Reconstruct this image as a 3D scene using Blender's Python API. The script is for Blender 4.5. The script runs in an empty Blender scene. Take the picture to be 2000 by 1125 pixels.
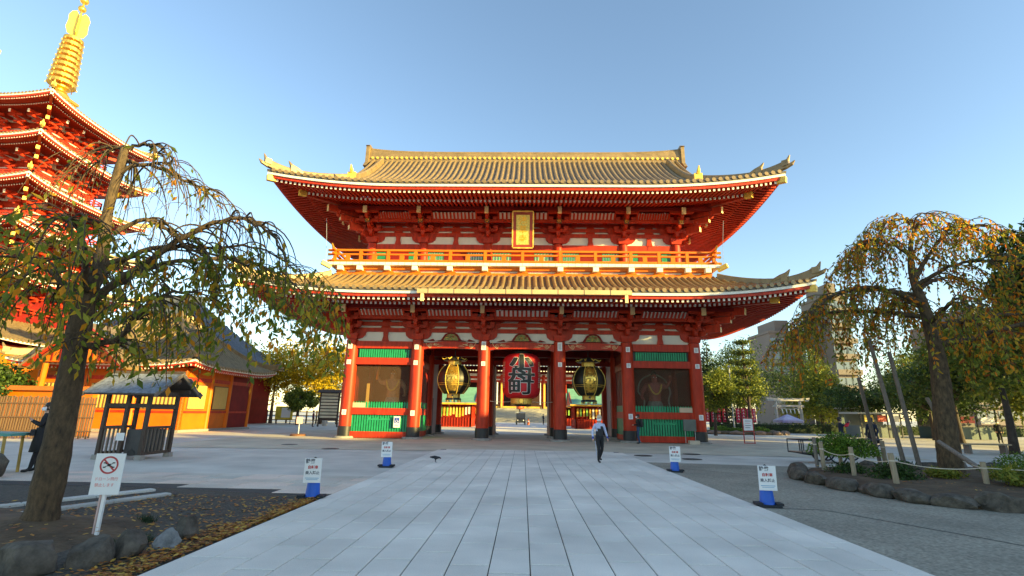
import bpy, bmesh, math, random
import numpy as np
from mathutils import Vector, Matrix
sc = bpy.context.scene
C = sc.collection
PI = math.pi
R = math.radians

# ---------------------------------------------------------------- camera
cam_d = bpy.data.cameras.new('camera'); cam = bpy.data.objects.new('camera', cam_d); C.objects.link(cam)
cam_d.sensor_width = 36.0; cam_d.lens = 36.0 * 964.73 / 2000.0
cam_d.clip_start = 0.05; cam_d.clip_end = 3000
yaw, pitch, roll = R(-1.454), R(14.27), R(0.914)
fw = Vector((math.sin(yaw) * math.cos(pitch), math.cos(yaw) * math.cos(pitch), math.sin(pitch)))
rt0 = Vector((math.cos(yaw), -math.sin(yaw), 0)); up0 = rt0.cross(fw)
rt = rt0 * math.cos(roll) + up0 * math.sin(roll); up = up0 * math.cos(roll) - rt0 * math.sin(roll)
cam.matrix_world = Matrix(((rt.x, up.x, -fw.x, 0.112), (rt.y, up.y, -fw.y, -30.355), (rt.z, up.z, -fw.z, 1.52), (0, 0, 0, 1)))
sc.camera = cam

# ---------------------------------------------------------------- sky, sun, exposure
SUN_A, SUN_E = R(28), R(11.5)          # angle in front of the gate's facade (sun on the right), elevation
sdir = Vector((math.cos(SUN_E) * math.cos(SUN_A), -math.cos(SUN_E) * math.sin(SUN_A), math.sin(SUN_E)))
w = bpy.data.worlds.new('World'); sc.world = w; w.use_nodes = True
nt = w.node_tree; bg = nt.nodes['Background']
sky = nt.nodes.new('ShaderNodeTexSky'); sky.sky_type = 'NISHITA'; sky.sun_disc = False
sky.sun_elevation = SUN_E; sky.sun_rotation = PI / 2 + SUN_A
sky.altitude = 0; sky.air_density = 1.0; sky.dust_density = 0.3; sky.ozone_density = 1.7
nt.links.new(sky.outputs[0], bg.inputs[0]); bg.inputs[1].default_value = 0.138
sl = bpy.data.lights.new('sun', 'SUN'); so = bpy.data.objects.new('sun', sl); C.objects.link(so)
sl.energy = 5.0; sl.angle = R(0.53); sl.color = (1.0, 0.78, 0.28)
so.rotation_euler = sdir.to_track_quat('Z', 'Y').to_euler(); so.location = (40, -20, 40)
vs = sc.view_settings; vs.view_transform = 'Standard'; vs.look = 'None'; vs.gamma = 1.0; vs.use_curve_mapping = False
vs.exposure = 1.55
if hasattr(vs, "use_white_balance"):      # the photograph is balanced for the open shade
    vs.use_white_balance = True; vs.white_balance_temperature = 6800; vs.white_balance_tint = 8
sc.render.film_transparent = False
cy = sc.cycles; cy.max_bounces = 6; cy.diffuse_bounces = 4; cy.transparent_max_bounces = 12
cy.use_denoising = True; cy.sample_clamp_indirect = 6
try: cy.denoiser = 'OPENIMAGEDENOISE'
except Exception: pass

# ---------------------------------------------------------------- materials
MATS = {}
def mat(name, col, rough=0.6, metal=0.0, var=0.12, scale=1.5, bump=0.0, bscale=30.0, col2=None, spec=0.5, alpha=1.0, trans=0.0, detail=4, stretch=None, coat=0.0):
    """Procedural: world-space noise mixes two tones of the colour; a second noise gives fine relief."""
    if name in MATS: return MATS[name]
    m = bpy.data.materials.new(name); m.use_nodes = True; t = m.node_tree; n = t.nodes; l = t.links
    b = n['Principled BSDF']
    geo = n.new('ShaderNodeNewGeometry'); src = geo.outputs['Position']
    if stretch:
        mp = n.new('ShaderNodeMapping'); mp.inputs['Scale'].default_value = stretch; l.new(src, mp.inputs['Vector']); src = mp.outputs[0]
    nz = n.new('ShaderNodeTexNoise'); nz.inputs['Scale'].default_value = scale; nz.inputs['Detail'].default_value = detail
    nz.inputs['Roughness'].default_value = 0.65; l.new(src, nz.inputs['Vector'])
    mr = n.new('ShaderNodeMapRange'); mr.inputs[1].default_value = 0.3; mr.inputs[2].default_value = 0.7; l.new(nz.outputs['Fac'], mr.inputs[0])
    mx = n.new('ShaderNodeMix'); mx.data_type = 'RGBA'
    c1 = [max(0, c * (1 - var)) for c in col]; c2 = col2 if col2 else [min(1, c * (1 + var)) for c in col]
    mx.inputs[6].default_value = (*c1, 1); mx.inputs[7].default_value = (*c2, 1)
    l.new(mr.outputs[0], mx.inputs[0]); l.new(mx.outputs[2], b.inputs['Base Color'])
    b.inputs['Roughness'].default_value = rough; b.inputs['Metallic'].default_value = metal
    b.inputs['Specular IOR Level'].default_value = spec; b.inputs['Alpha'].default_value = alpha
    if coat: b.inputs['Coat Weight'].default_value = coat
    if bump:
        nb = n.new('ShaderNodeTexNoise'); nb.inputs['Scale'].default_value = bscale; nb.inputs['Detail'].default_value = 3; l.new(src, nb.inputs['Vector'])
        bp = n.new('ShaderNodeBump'); bp.inputs['Strength'].default_value = bump; bp.inputs['Distance'].default_value = 0.02
        l.new(nb.outputs['Fac'], bp.inputs['Height']); l.new(bp.outputs[0], b.inputs['Normal'])
    if trans:
        tr = n.new('ShaderNodeBsdfTranslucent'); l.new(mx.outputs[2], tr.inputs[0])
        ms = n.new('ShaderNodeMixShader'); ms.inputs[0].default_value = trans
        l.new(b.outputs[0], ms.inputs[1]); l.new(tr.outputs[0], ms.inputs[2]); l.new(ms.outputs[0], n['Material Output'].inputs[0])
    MATS[name] = m
    return m
RED = mat('vermilion_lacquer', (0.45, 0.036, 0.013), 0.45, spec=0.25, var=0.34, scale=2.2, stretch=(2.5, 2.5, 0.5), detail=8, bump=0.10, bscale=14)
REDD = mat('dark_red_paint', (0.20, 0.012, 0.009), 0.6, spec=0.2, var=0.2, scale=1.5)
ORNG = mat('sun_orange_lacquer', (0.64, 0.15, 0.008), 0.5, spec=0.25, var=0.14, scale=1.2)  # vermilion with the balcony's sunlit orange put into the colour; halls share it
WHT = mat('white_gofun_paint', (0.80, 0.76, 0.66), 0.7, var=0.07, scale=2)
PLAS = mat('white_plaster', (0.78, 0.75, 0.66), 0.85, var=0.08, scale=1.2, bump=0.1, bscale=25)
CREAM = mat('cream_paint', (0.80, 0.60, 0.30), 0.6, var=0.1)
GRN = mat('green_slat_paint', (0.010, 0.29, 0.12), 0.5, var=0.18, scale=3)
BLK = mat('black_metal', (0.018, 0.019, 0.022), 0.45, var=0.3)
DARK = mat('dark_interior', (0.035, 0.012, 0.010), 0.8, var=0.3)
GOLD = mat('gold_leaf', (0.95, 0.56, 0.10), 0.32, metal=0.85, var=0.15, scale=6)
GOLDP = mat('gold_paint', (0.85, 0.55, 0.10), 0.5, metal=0.25, var=0.2, scale=8)
TILE = mat('titanium_roof_tile', (0.27, 0.185, 0.085), 0.42, metal=0.25, var=0.25, scale=2.5, bump=0.05, bscale=20)
PAN = mat('titanium_pan_tile', (0.095, 0.078, 0.06), 0.55, metal=0.2, var=0.25, scale=3)
GTILE = mat('grey_roof_tile', (0.10, 0.115, 0.14), 0.6, var=0.3, scale=4)
STONE = mat('plinth_stone', (0.30, 0.28, 0.25), 0.85, var=0.2, scale=6, bump=0.3, bscale=40)

# ---------------------------------------------------------------- mesh helpers
class MB:
    def __init__(s): s.v = []; s.f = []; s.m = []
    def add(s, vs_, fs, mi=0):
        o = len(s.v); s.v.extend([tuple(p) for p in vs_])
        for f in fs: s.f.append(tuple(i + o for i in f)); s.m.append(mi)
        return s
    def box(s, x0, x1, y0, y1, z0, z1, mi=0):
        p = [(x0, y0, z0), (x1, y0, z0), (x1, y1, z0), (x0, y1, z0), (x0, y0, z1), (x1, y0, z1), (x1, y1, z1), (x0, y1, z1)]
        return s.add(p, [(0, 3, 2, 1), (4, 5, 6, 7), (0, 1, 5, 4), (1, 2, 6, 5), (2, 3, 7, 6), (3, 0, 4, 7)], mi)
    def cb(s, c, d, mi=0, rz=0.0, taper=1.0):
        x, y, z = d[0] / 2, d[1] / 2, d[2] / 2; ca, sa = math.cos(rz), math.sin(rz)
        p = []
        for zz, k in ((-z, 1.0), (z, taper)):
            for a, b in ((-x, -y), (x, -y), (x, y), (-x, y)):
                a *= k; b *= k; p.append((c[0] + a * ca - b * sa, c[1] + a * sa + b * ca, c[2] + zz))
        return s.add(p, [(0, 3, 2, 1), (4, 5, 6, 7), (0, 1, 5, 4), (1, 2, 6, 5), (2, 3, 7, 6), (3, 0, 4, 7)], mi)
    def beam(s, p0, p1, wd, ht, mi=0, endmi=None, upv=(0, 0, 1)):
        p0 = Vector(p0); p1 = Vector(p1); d = (p1 - p0).normalized(); u = Vector(upv)
        if abs(d.dot(u)) > 0.99: u = Vector((0, 1, 0))
        sd = d.cross(u).normalized(); u = sd.cross(d)
        q = []
        for p in (p0, p1):
            for a, b in ((-1, -1), (1, -1), (1, 1), (-1, 1)): q.append(p + sd * (a * wd / 2) + u * (b * ht / 2))
        e = mi if endmi is None else endmi
        s.add(q, [(0, 1, 5, 4), (1, 2, 6, 5), (2, 3, 7, 6), (3, 0, 4, 7), (0, 3, 2, 1)], mi); s.add(q, [(4, 5, 6, 7)], e)
        return s
    def tube(s, pts, rad, n=8, mi=0, caps=True):
        pts = [Vector(p) for p in pts]
        if not hasattr(rad, '__len__'): rad = [rad] * len(pts)
        o = len(s.v); pu = None
        for i, p in enumerate(pts):
            d = (pts[min(i + 1, len(pts) - 1)] - pts[max(i - 1, 0)])
            d = d.normalized() if d.length > 1e-9 else Vector((0, 0, 1))
            if pu is None:
                pu = Vector((1, 0, 0)) if abs(d.x) < 0.8 else Vector((0, 1, 0))
            u = (pu - d * pu.dot(d)).normalized(); vv = d.cross(u); pu = u
            for k in range(n):
                a = 2 * PI * k / n; s.v.append(tuple(p + (u * math.cos(a) + vv * math.sin(a)) * rad[i]))
        for i in range(len(pts) - 1):
            for k in range(n):
                a = o + i * n + k; b = o + i * n + (k + 1) % n; s.f.append((a, b, b + n, a + n)); s.m.append(mi)
        if caps:
            s.f.append(tuple(o + k for k in reversed(range(n)))); s.m.append(mi)
            e = o + (len(pts) - 1) * n; s.f.append(tuple(e + k for k in range(n))); s.m.append(mi)
        return s
    def lathe(s, prof, c=(0, 0, 0), n=24, mi=0, sx=1.0, sy=1.0):
        o = len(s.v)
        for r_, z in prof:
            for k in range(n):
                a = 2 * PI * k / n; s.v.append((c[0] + r_ * math.cos(a) * sx, c[1] + r_ * math.sin(a) * sy, c[2] + z))
        for i in range(len(prof) - 1):
            for k in range(n):
                a = o + i * n + k; b = o + i * n + (k + 1) % n; s.f.append((a, b, b + n, a + n)); s.m.append(mi)
        s.f.append(tuple(o + k for k in reversed(range(n)))); s.m.append(mi)
        e = o + (len(prof) - 1) * n; s.f.append(tuple(e + k for k in range(n))); s.m.append(mi)
        return s
    def prism(s, poly, y0, y1, mi=0, axis='y'):
        """poly: (a, b) counter-clockwise seen from the front (-y); axis y: (a, y, b); axis x: (y, a, b); axis z: (a, b, y)"""
        n = len(poly); o = len(s.v)
        for t in (y0, y1):
            for a, b in poly:
                s.v.append({'y': (a, t, b), 'x': (t, a, b), 'z': (a, b, t)}[axis])
        s.f.append(tuple(o + i for i in range(n))); s.m.append(mi)
        s.f.append(tuple(o + n + i for i in reversed(range(n)))); s.m.append(mi)
        for i in range(n):
            j = (i + 1) % n; s.f.append((o + i, o + n + i, o + n + j, o + j)); s.m.append(mi)
        return s
    def grid(s, P, mi=0):
        """P[i][j] points"""
        o = len(s.v); nj = len(P[0])
        for row in P: s.v.extend([tuple(p) for p in row])
        for i in range(len(P) - 1):
            for j in range(nj - 1):
                a = o + i * nj + j; s.f.append((a, a + 1, a + nj + 1, a + nj)); s.m.append(mi)
        return s
    def mesh(s, name, mats, smooth=False):
        me = bpy.data.meshes.new(name); me.from_pydata(s.v, [], s.f)
        if not isinstance(mats, (list, tuple)): mats = [mats]
        for m in mats: me.materials.append(m)
        if len(mats) > 1: me.polygons.foreach_set('material_index', s.m)
        if smooth: me.polygons.foreach_set('use_smooth', [True] * len(me.polygons))
        bm = bmesh.new(); bm.from_mesh(me); bmesh.ops.recalc_face_normals(bm, faces=bm.faces); bm.to_mesh(me); bm.free()
        me.update(); return me
    def build(s, name, mats, parent=None, loc=None, rz=0.0, smooth=False, kind=None, label=None):
        return ob(name, s.mesh(name, mats, smooth), parent, loc, rz, kind, label)
def ob(name, me, parent=None, loc=None, rz=0.0, kind=None, label=None, rot=None, scale=None):
    o = bpy.data.objects.new(name, me); C.objects.link(o)
    if parent: o.parent = parent
    if loc: o.location = loc
    if rz: o.rotation_euler = (0, 0, rz)
    if rot: o.rotation_euler = rot
    if scale: o.scale = scale
    if kind: o['kind'] = kind
    if label: o['label'] = label
    return o
def tag(o, label, cat, group=None):
    o['label'] = label; o['category'] = cat
    if group: o['group'] = group
    return o
def thing(name, label, cat, loc=(0, 0, 0), rz=0.0, group=None):
    o = bpy.data.objects.new(name, None); C.objects.link(o); o.location = loc; o.rotation_euler = (0, 0, rz); o.empty_display_size = 0.3
    return tag(o, label, cat, group)
def dup(o, parent=None):
    c = o.copy(); C.objects.link(c)
    if parent: c.parent = parent
    for ch in list(o.children): dup(ch, c)
    return c
def struct(mb, name, mats, **k):
    return mb.build(name, mats, kind='structure', **k)
def smooth_by_angle(me, ang=0.6):
    me.polygons.foreach_set('use_smooth', [True] * len(me.polygons))
    bm = bmesh.new(); bm.from_mesh(me)
    for e in bm.edges:
        if len(e.link_faces) == 2 and e.calc_face_angle(0) > ang: e.smooth = False
    bm.to_mesh(me); bm.free()
def text_mesh(body, size, offset=0.0, align='CENTER', extrude=0.0):
    """flat glyph outlines (built-in font) as a mesh in the x-y plane"""
    c = bpy.data.curves.new('glyphs', 'FONT'); c.body = body; c.size = size; c.offset = offset; c.align_x = align; c.align_y = 'CENTER'
    c.extrude = extrude; c.resolution_u = 3
    o = bpy.data.objects.new('glyphs', c); C.objects.link(o)
    dg = bpy.context.evaluated_depsgraph_get(); me = bpy.data.meshes.new_from_object(o.evaluated_get(dg))
    bpy.data.objects.remove(o); bpy.data.curves.remove(c)
    return me
def put_text(name, body, size, m, parent, loc, rot=(PI / 2, 0, 0), offset=0.0, align='CENTER'):
    me = text_mesh(body, size, offset, align); me.materials.clear(); me.materials.append(m); me.name = name
    return ob(name, me, parent, loc, rot=rot)
# ================================================================= GROUND
def stone_mat(name, col, speck=0.25, rnd=0.10, sscale=90.0, rough=0.8, warm=None):
    m = bpy.data.materials.new(name); m.use_nodes = True; t = m.node_tree; n = t.nodes; l = t.links; b = n['Principled BSDF']
    geo = n.new('ShaderNodeNewGeometry'); oi = n.new('ShaderNodeObjectInfo')
    n1 = n.new('ShaderNodeTexNoise'); n1.inputs['Scale'].default_value = sscale; n1.inputs['Detail'].default_value = 2; l.new(geo.outputs['Position'], n1.inputs['Vector'])
    n2 = n.new('ShaderNodeTexNoise'); n2.inputs['Scale'].default_value = 0.7; n2.inputs['Detail'].default_value = 6; l.new(geo.outputs['Position'], n2.inputs['Vector'])
    a = n.new('ShaderNodeMath'); a.operation = 'MULTIPLY_ADD'; a.inputs[1].default_value = speck * 2; a.inputs[2].default_value = 1 - speck; l.new(n1.outputs['Fac'], a.inputs[0])
    a2 = n.new('ShaderNodeMath'); a2.operation = 'MULTIPLY_ADD'; a2.inputs[1].default_value = 0.9; a2.inputs[2].default_value = 0.55; l.new(n2.outputs['Fac'], a2.inputs[0])
    a3 = n.new('ShaderNodeMath'); a3.operation = 'MULTIPLY_ADD'; a3.inputs[1].default_value = rnd * 2; a3.inputs[2].default_value = 1 - rnd; l.new(oi.outputs['Random'], a3.inputs[0])
    p1 = n.new('ShaderNodeMath'); p1.operation = 'MULTIPLY'; l.new(a.outputs[0], p1.inputs[0]); l.new(a2.outputs[0], p1.inputs[1])
    p2 = n.new('ShaderNodeMath'); p2.operation = 'MULTIPLY'; l.new(p1.outputs[0], p2.inputs[0]); l.new(a3.outputs[0], p2.inputs[1])
    base = n.new('ShaderNodeMix'); base.data_type = 'RGBA'; base.inputs[6].default_value = (*col, 1); base.inputs[7].default_value = (*(warm or col), 1); l.new(oi.outputs['Random'], base.inputs[0])
    mx = n.new('ShaderNodeMix'); mx.data_type = 'RGBA'; mx.blend_type = 'MULTIPLY'; mx.inputs[0].default_value = 1
    l.new(base.outputs[2], mx.inputs[6]); l.new(p2.outputs[0], mx.inputs[7]); l.new(mx.outputs[2], b.inputs['Base Color'])
    b.inputs['Roughness'].default_value = rough
    bp = n.new('ShaderNodeBump'); bp.inputs['Strength'].default_value = 0.15; bp.inputs['Distance'].default_value = 0.01; l.new(n1.outputs['Fac'], bp.inputs['Height']); l.new(bp.outputs[0], b.inputs['Normal'])
    MATS[name] = m
    return m
GRANITE = stone_mat('path_granite', (0.74, 0.69, 0.60), 0.22, 0.05)
APRON = stone_mat('apron_stone', (0.53, 0.47, 0.35), 0.2, 0.05, 40)
PLAZA = stone_mat('plaza_concrete', (0.58, 0.54, 0.465), 0.25, 0.03, 40)
ASPH = stone_mat('worn_asphalt', (0.29, 0.262, 0.20), 0.85, 0.0, 26)
PAVE = stone_mat('weathered_paving', (0.60, 0.56, 0.47), 0.3, 0.16, 50, warm=(0.66, 0.51, 0.41))
JOINT = mat('joint_grout', (0.06, 0.055, 0.05), 0.95)
SOIL = mat('garden_soil', (0.085, 0.055, 0.03), 0.95, var=0.35, scale=2.5, bump=1.0, bscale=14, col2=(0.15, 0.10, 0.055))
GRAVEL = mat('dark_gravel', (0.075, 0.066, 0.052), 0.95, var=0.6, scale=28, bump=1.0, bscale=45, detail=6)
def sheet(name, pts, z, m):
    mb = MB(); mb.add([(x, y, z) for x, y in pts], [tuple(range(len(pts)))]); o = struct(mb, name, m); return o
sheet('ground', [(-700, -700), (700, -700), (700, 700), (-700, 700)], -0.024, PLAZA)
sheet('asphalt_forecourt', [(4.2, -60), (60, -60), (60, -11.2), (9.6, -13.1), (4.2, -12.4)], -0.018, ASPH)
sheet('stone_apron', [(-15.5, -9.6), (-3.4, -9.0), (-3.4, -8.0), (4.2, -8.0), (4.2, -8.3), (16.5, -9.2), (17.5, 12), (-17, 12)], -0.012, APRON)
sheet('inner_path', [(-3.4, 9), (4.2, 9), (4.6, 62), (-4.2, 62)], -0.010, GRANITE)
# --- granite path, slab by slab
PX0, PX1 = -3.48, 4.30
path = struct(MB().add([(PX0, -60, -0.014), (PX1, -60, -0.014), (PX1, -8.0, -0.014), (PX0, -8.0, -0.014)], [(0, 1, 2, 3)]), 'stone_path', JOINT)
def slab_mesh(wd, ln, th=0.03, bv=0.006):
    mb = MB(); x, y = wd / 2, ln / 2
    p = [(-x, -y, -th), (x, -y, -th), (x, y, -th), (-x, y, -th), (-x, -y, -bv), (x, -y, -bv), (x, y, -bv), (-x, y, -bv),
         (-x + bv, -y + bv, 0), (x - bv, -y + bv, 0), (x - bv, y - bv, 0), (-x + bv, y - bv, 0)]
    mb.add(p, [(0, 1, 5, 4), (1, 2, 6, 5), (2, 3, 7, 6), (3, 0, 4, 7), (4, 5, 9, 8), (5, 6, 10, 9), (6, 7, 11, 10), (7, 4, 8, 11), (8, 9, 10, 11)])
    return mb
NC = 17; BW = 0.33; CW = (PX1 - PX0 - 2 * BW) / NC; RL = 0.89
sm = slab_mesh(CW - 0.012, RL - 0.028).mesh('slab', GRANITE); bm_ = slab_mesh(BW - 0.009, RL * 1.4 - 0.009).mesh('edge_slab', GRANITE)
spots = []
rnd = random.Random(3)
for c in range(NC):
    x = PX0 + BW + CW * (c + 0.5); off = (0.5 if c % 2 else 0.0) * RL + rnd.uniform(-0.12, 0.12)
    y = -28.6 + off
    while y + RL / 2 < -8.0: spots.append((y, x)); y += RL
spots.sort()
for y, x in spots[:300]: ob('slab', sm, path, (x, y, rnd.uniform(-0.002, 0.0)))
far = MB(); t_ = slab_mesh(CW - 0.009, RL - 0.009)
for y, x in spots[300:]:
    far.add([(a + x, b + y, c) for a, b, c in t_.v], t_.f)
for c in range(NC):      # the short closing pieces at the gate end and the strip under the camera
    x = PX0 + BW + CW * (c + 0.5); last = max(y for y, xx in spots if abs(xx - x) < 1e-6) + RL / 2; first = min(y for y, xx in spots if abs(xx - x) < 1e-6) - RL / 2
    if -8.0 - last > 0.05:
        q = slab_mesh(CW - 0.009, -8.0 - last - 0.009); far.add([(a + x, b + (last - 8.0) / 2, cc) for a, b, cc in q.v], q.f)
    q = slab_mesh(CW - 0.009, 10); far.add([(a + x, b + first - 5.005, cc) for a, b, cc in q.v], q.f)
far.build('distant_slabs', GRANITE, path, kind='stuff')
for x in (PX0 + BW / 2, PX1 - BW / 2):
    y = -29.0
    while y < -8.5: ob('edge_slab', bm_, path, (x, y, -0.001)); y += RL * 1.4
# --- weathered paving strip on the left
strip = struct(MB().add([(-26, -19.58, -0.014), (-7.2, -19.98, -0.014), (-3.48, -20.68, -0.014), (-3.48, -17.7, -0.014), (-26, -17.7, -0.014)], [(0, 1, 2, 3, 4)]), 'paved_strip', JOINT)
ps = [slab_mesh(wd - 0.012, 0.43).mesh('paving_stone', PAVE) for wd in (0.88, 0.74, 1.02)]; wds = (0.888, 0.748, 1.028)
for r_ in range(6):
    x = -3.5 - rnd.uniform(0, 0.5); y = -20.15 + r_ * 0.45
    first = slab_mesh(abs(x + 3.49) - 0.01, 0.43) if abs(x + 3.49) > 0.06 else None
    if first: first.build('paving_stone', PAVE, strip, loc=((x - 3.49) / 2, y, -0.003))
    while x > (-20 if r_ > 1 else (-6.3 if r_ == 1 else -4.6)):
        k = rnd.randrange(3); ob('paving_stone', ps[k], strip, (x - wds[k] / 2, y, rnd.uniform(-0.008, 0.0))); x -= wds[k]
# --- planting bed on the left: gravel and bare soil, stone kerbs, rocks
sheet('gravel_bed', [(-26, -60), (-3.5, -60), (-3.5, -20.7), (-7.0, -20.0), (-26, -19.6)], -0.016, GRAVEL)
mb = MB(); rs = random.Random(5)
NX, NY = 40, 34
P = []
for i in range(NX + 1):
    row = []
    for j in range(NY + 1):
        x = -16.5 + 12.2 * i / NX; y = -31 + 8.6 * j / NY
        ed = min(i, NX - i, j, NY - j) / 8.0
        z = 0.13 * min(1, ed) ** 0.6 + rs.uniform(-0.012, 0.012) - 0.03 + 0.05 * math.sin(x * 1.7 + y)
        d = math.hypot(x + 5.9, y + 23.8); z += 0.14 * math.exp(-(d / 0.8) ** 2)
        # keep inside the rock border on the path side
        lim = -4.25 - max(0, (y + 24.2)) * 0.9 if y > -24.2 else -4.25 - (y + 24.2) * 0.25 * -1
        if x > lim: z = min(z, -0.03)
        row.append((x, y, z))
    P.append(row)
so_ = struct(mb.grid(P), 'soil_bed', SOIL, smooth=True)
KERB = stone_mat('kerb_stone', (0.50, 0.49, 0.45), 0.25, 0.12, 40)
kerb = struct(MB().add([(-9.6, -23.4, -0.013), (-7.2, -20.4, -0.013), (-7.25, -20.36, -0.013), (-9.65, -23.36, -0.013)], [(0, 1, 2, 3)]), 'kerb_line', JOINT)
km = slab_mesh(0.93, 0.17, 0.05, 0.015).mesh('kerb_stone', KERB)
for (xa, ya), (xb, yb) in (((-7.96, -22.29), (-6.93, -20.4)), ((-7.22, -22.99), (-6.33, -20.83))):
    ln = math.hypot(xb - xa, yb - ya); ka = math.atan2(yb - ya, xb - xa)
    for i in range(5):
        dd = 0.47 + i * 0.945; ob('kerb_stone', km, kerb, (xb - dd * math.cos(ka), yb - dd * math.sin(ka), 0.03), rz=ka + rs.uniform(-0.01, 0.01))
# --- manhole covers and drain slots
IRON = mat('cast_iron', (0.09, 0.085, 0.075), 0.6, metal=0.4, var=0.3, bump=0.5, bscale=30)
for i, (x, y, lab) in enumerate([(4.9, -9.6, 'round iron manhole cover beside the path end near the gate'), (7.2, -8.4, 'round iron manhole cover in front of the right statue bay'), (-10.6, -6.8, 'round iron manhole cover on the left apron before the gate'), (-7.9, -8.9, 'round iron manhole cover left of the path end'), (6.4, -10.9, 'round iron manhole cover right of the far right cone')]):
    m_ = thing('manhole_cover', lab, 'manhole cover', (x, y, -0.012), group='manhole covers on the forecourt')
    MB().lathe([(0.36, 0), (0.36, 0.006), (0.33, 0.006)], n=24).build('frame', IRON, m_)
    q = MB(); q.lathe([(0.32, 0.0), (0.32, 0.0045)], n=24)
    for k in range(-2, 3): q.box(-0.25, 0.25, k * 0.1 - 0.02, k * 0.1 + 0.02, 0.0045, 0.008)
    q.build('lid', IRON, m_)

# rocks
def rock_mesh(seed, sx, sy, sz, sub=3):
    bm = bmesh.new(); bmesh.ops.create_icosphere(bm, subdivisions=sub, radius=1.0)
    r_ = random.Random(seed); ph = [(Vector((r_.uniform(-1, 1), r_.uniform(-1, 1), r_.uniform(-1, 1))).normalized(), r_.uniform(0.55, 0.95)) for _ in range(9)]
    for v in bm.verts:
        d = v.co.normalized(); s_ = 1.0
        for nrm, h in ph:
            dd = d.dot(nrm)
            if dd > h: s_ = min(s_, h / dd)
        s_ *= 1 + 0.06 * math.sin(d.x * 5 + seed) * math.cos(d.y * 6 + d.z * 4) + r_.uniform(-0.012, 0.012)
        v.co = Vector((d.x * s_ * sx, d.y * s_ * sy, max(-0.35, d.z * s_) * sz))
    me = bpy.data.meshes.new('rock'); bm.to_mesh(me); bm.free(); smooth_by_angle(me, 0.5)
    return me
ROCK = mat('mossy_rock', (0.055, 0.046, 0.034), 0.9, var=0.4, scale=6, bump=0.8, bscale=22, col2=(0.14, 0.118, 0.092))
ROCKB = mat('bluegrey_rock', (0.15, 0.16, 0.165), 0.9, var=0.4, scale=7, bump=0.8, bscale=25, col2=(0.27, 0.28, 0.28))
lrocks = [(-4.65, -25.25, 0.36, 0.26, 0.30, ROCK, 'big brown boulder at the left edge of the bed border'), (-4.28, -24.95, 0.27, 0.22, 0.27, ROCK, 'dark rounded boulder second from the frame edge in the left bed border'),
          (-4.1, -24.62, 0.20, 0.17, 0.24, ROCK, 'flat-topped brown boulder nearest the white sign post'), (-3.92, -24.28, 0.16, 0.14, 0.19, ROCKB, 'pale blue-grey boulder beside the fallen leaves'),
          (-4.02, -23.82, 0.21, 0.18, 0.22, ROCK, 'brown boulder at the far end of the left bed border'), (-4.5, -26.0, 0.4, 0.35, 0.3, ROCK, 'boulder below the lower left frame corner')]
for i, (x, y, a, b, c, m_, lab) in enumerate(lrocks[:5]):
    me = rock_mesh(11 + i, a, b, c); me.materials.append(m_); tag(ob('boulder', me, None, (x, y, c * 0.22), rz=i * 1.3, scale=(0.92, 0.92, 0.85)), lab, 'boulder', 'boulders edging the left bed')
# long patching seam and a darker repair in the asphalt on the right
seam = MB()
for p0, p1 in (((5.35, -21.0), (6.4, -23.0)), ((6.4, -23.0), (7.6, -25.6)), ((4.35, -20.9), (5.35, -21.0)), ((5.0, -14.4), (6.9, -16.2))):
    d = Vector((p1[0] - p0[0], p1[1] - p0[1])).normalized(); nn = Vector((-d.y, d.x)) * 0.018
    seam.add([(p0[0] - nn.x, p0[1] - nn.y, -0.015), (p1[0] - nn.x, p1[1] - nn.y, -0.015), (p1[0] + nn.x, p1[1] + nn.y, -0.015), (p0[0] + nn.x, p0[1] + nn.y, -0.015)], [(0, 1, 2, 3)])
so2 = struct(seam, 'asphalt_seam', mat('tar_seam', (0.045, 0.042, 0.036), 0.8))
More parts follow.
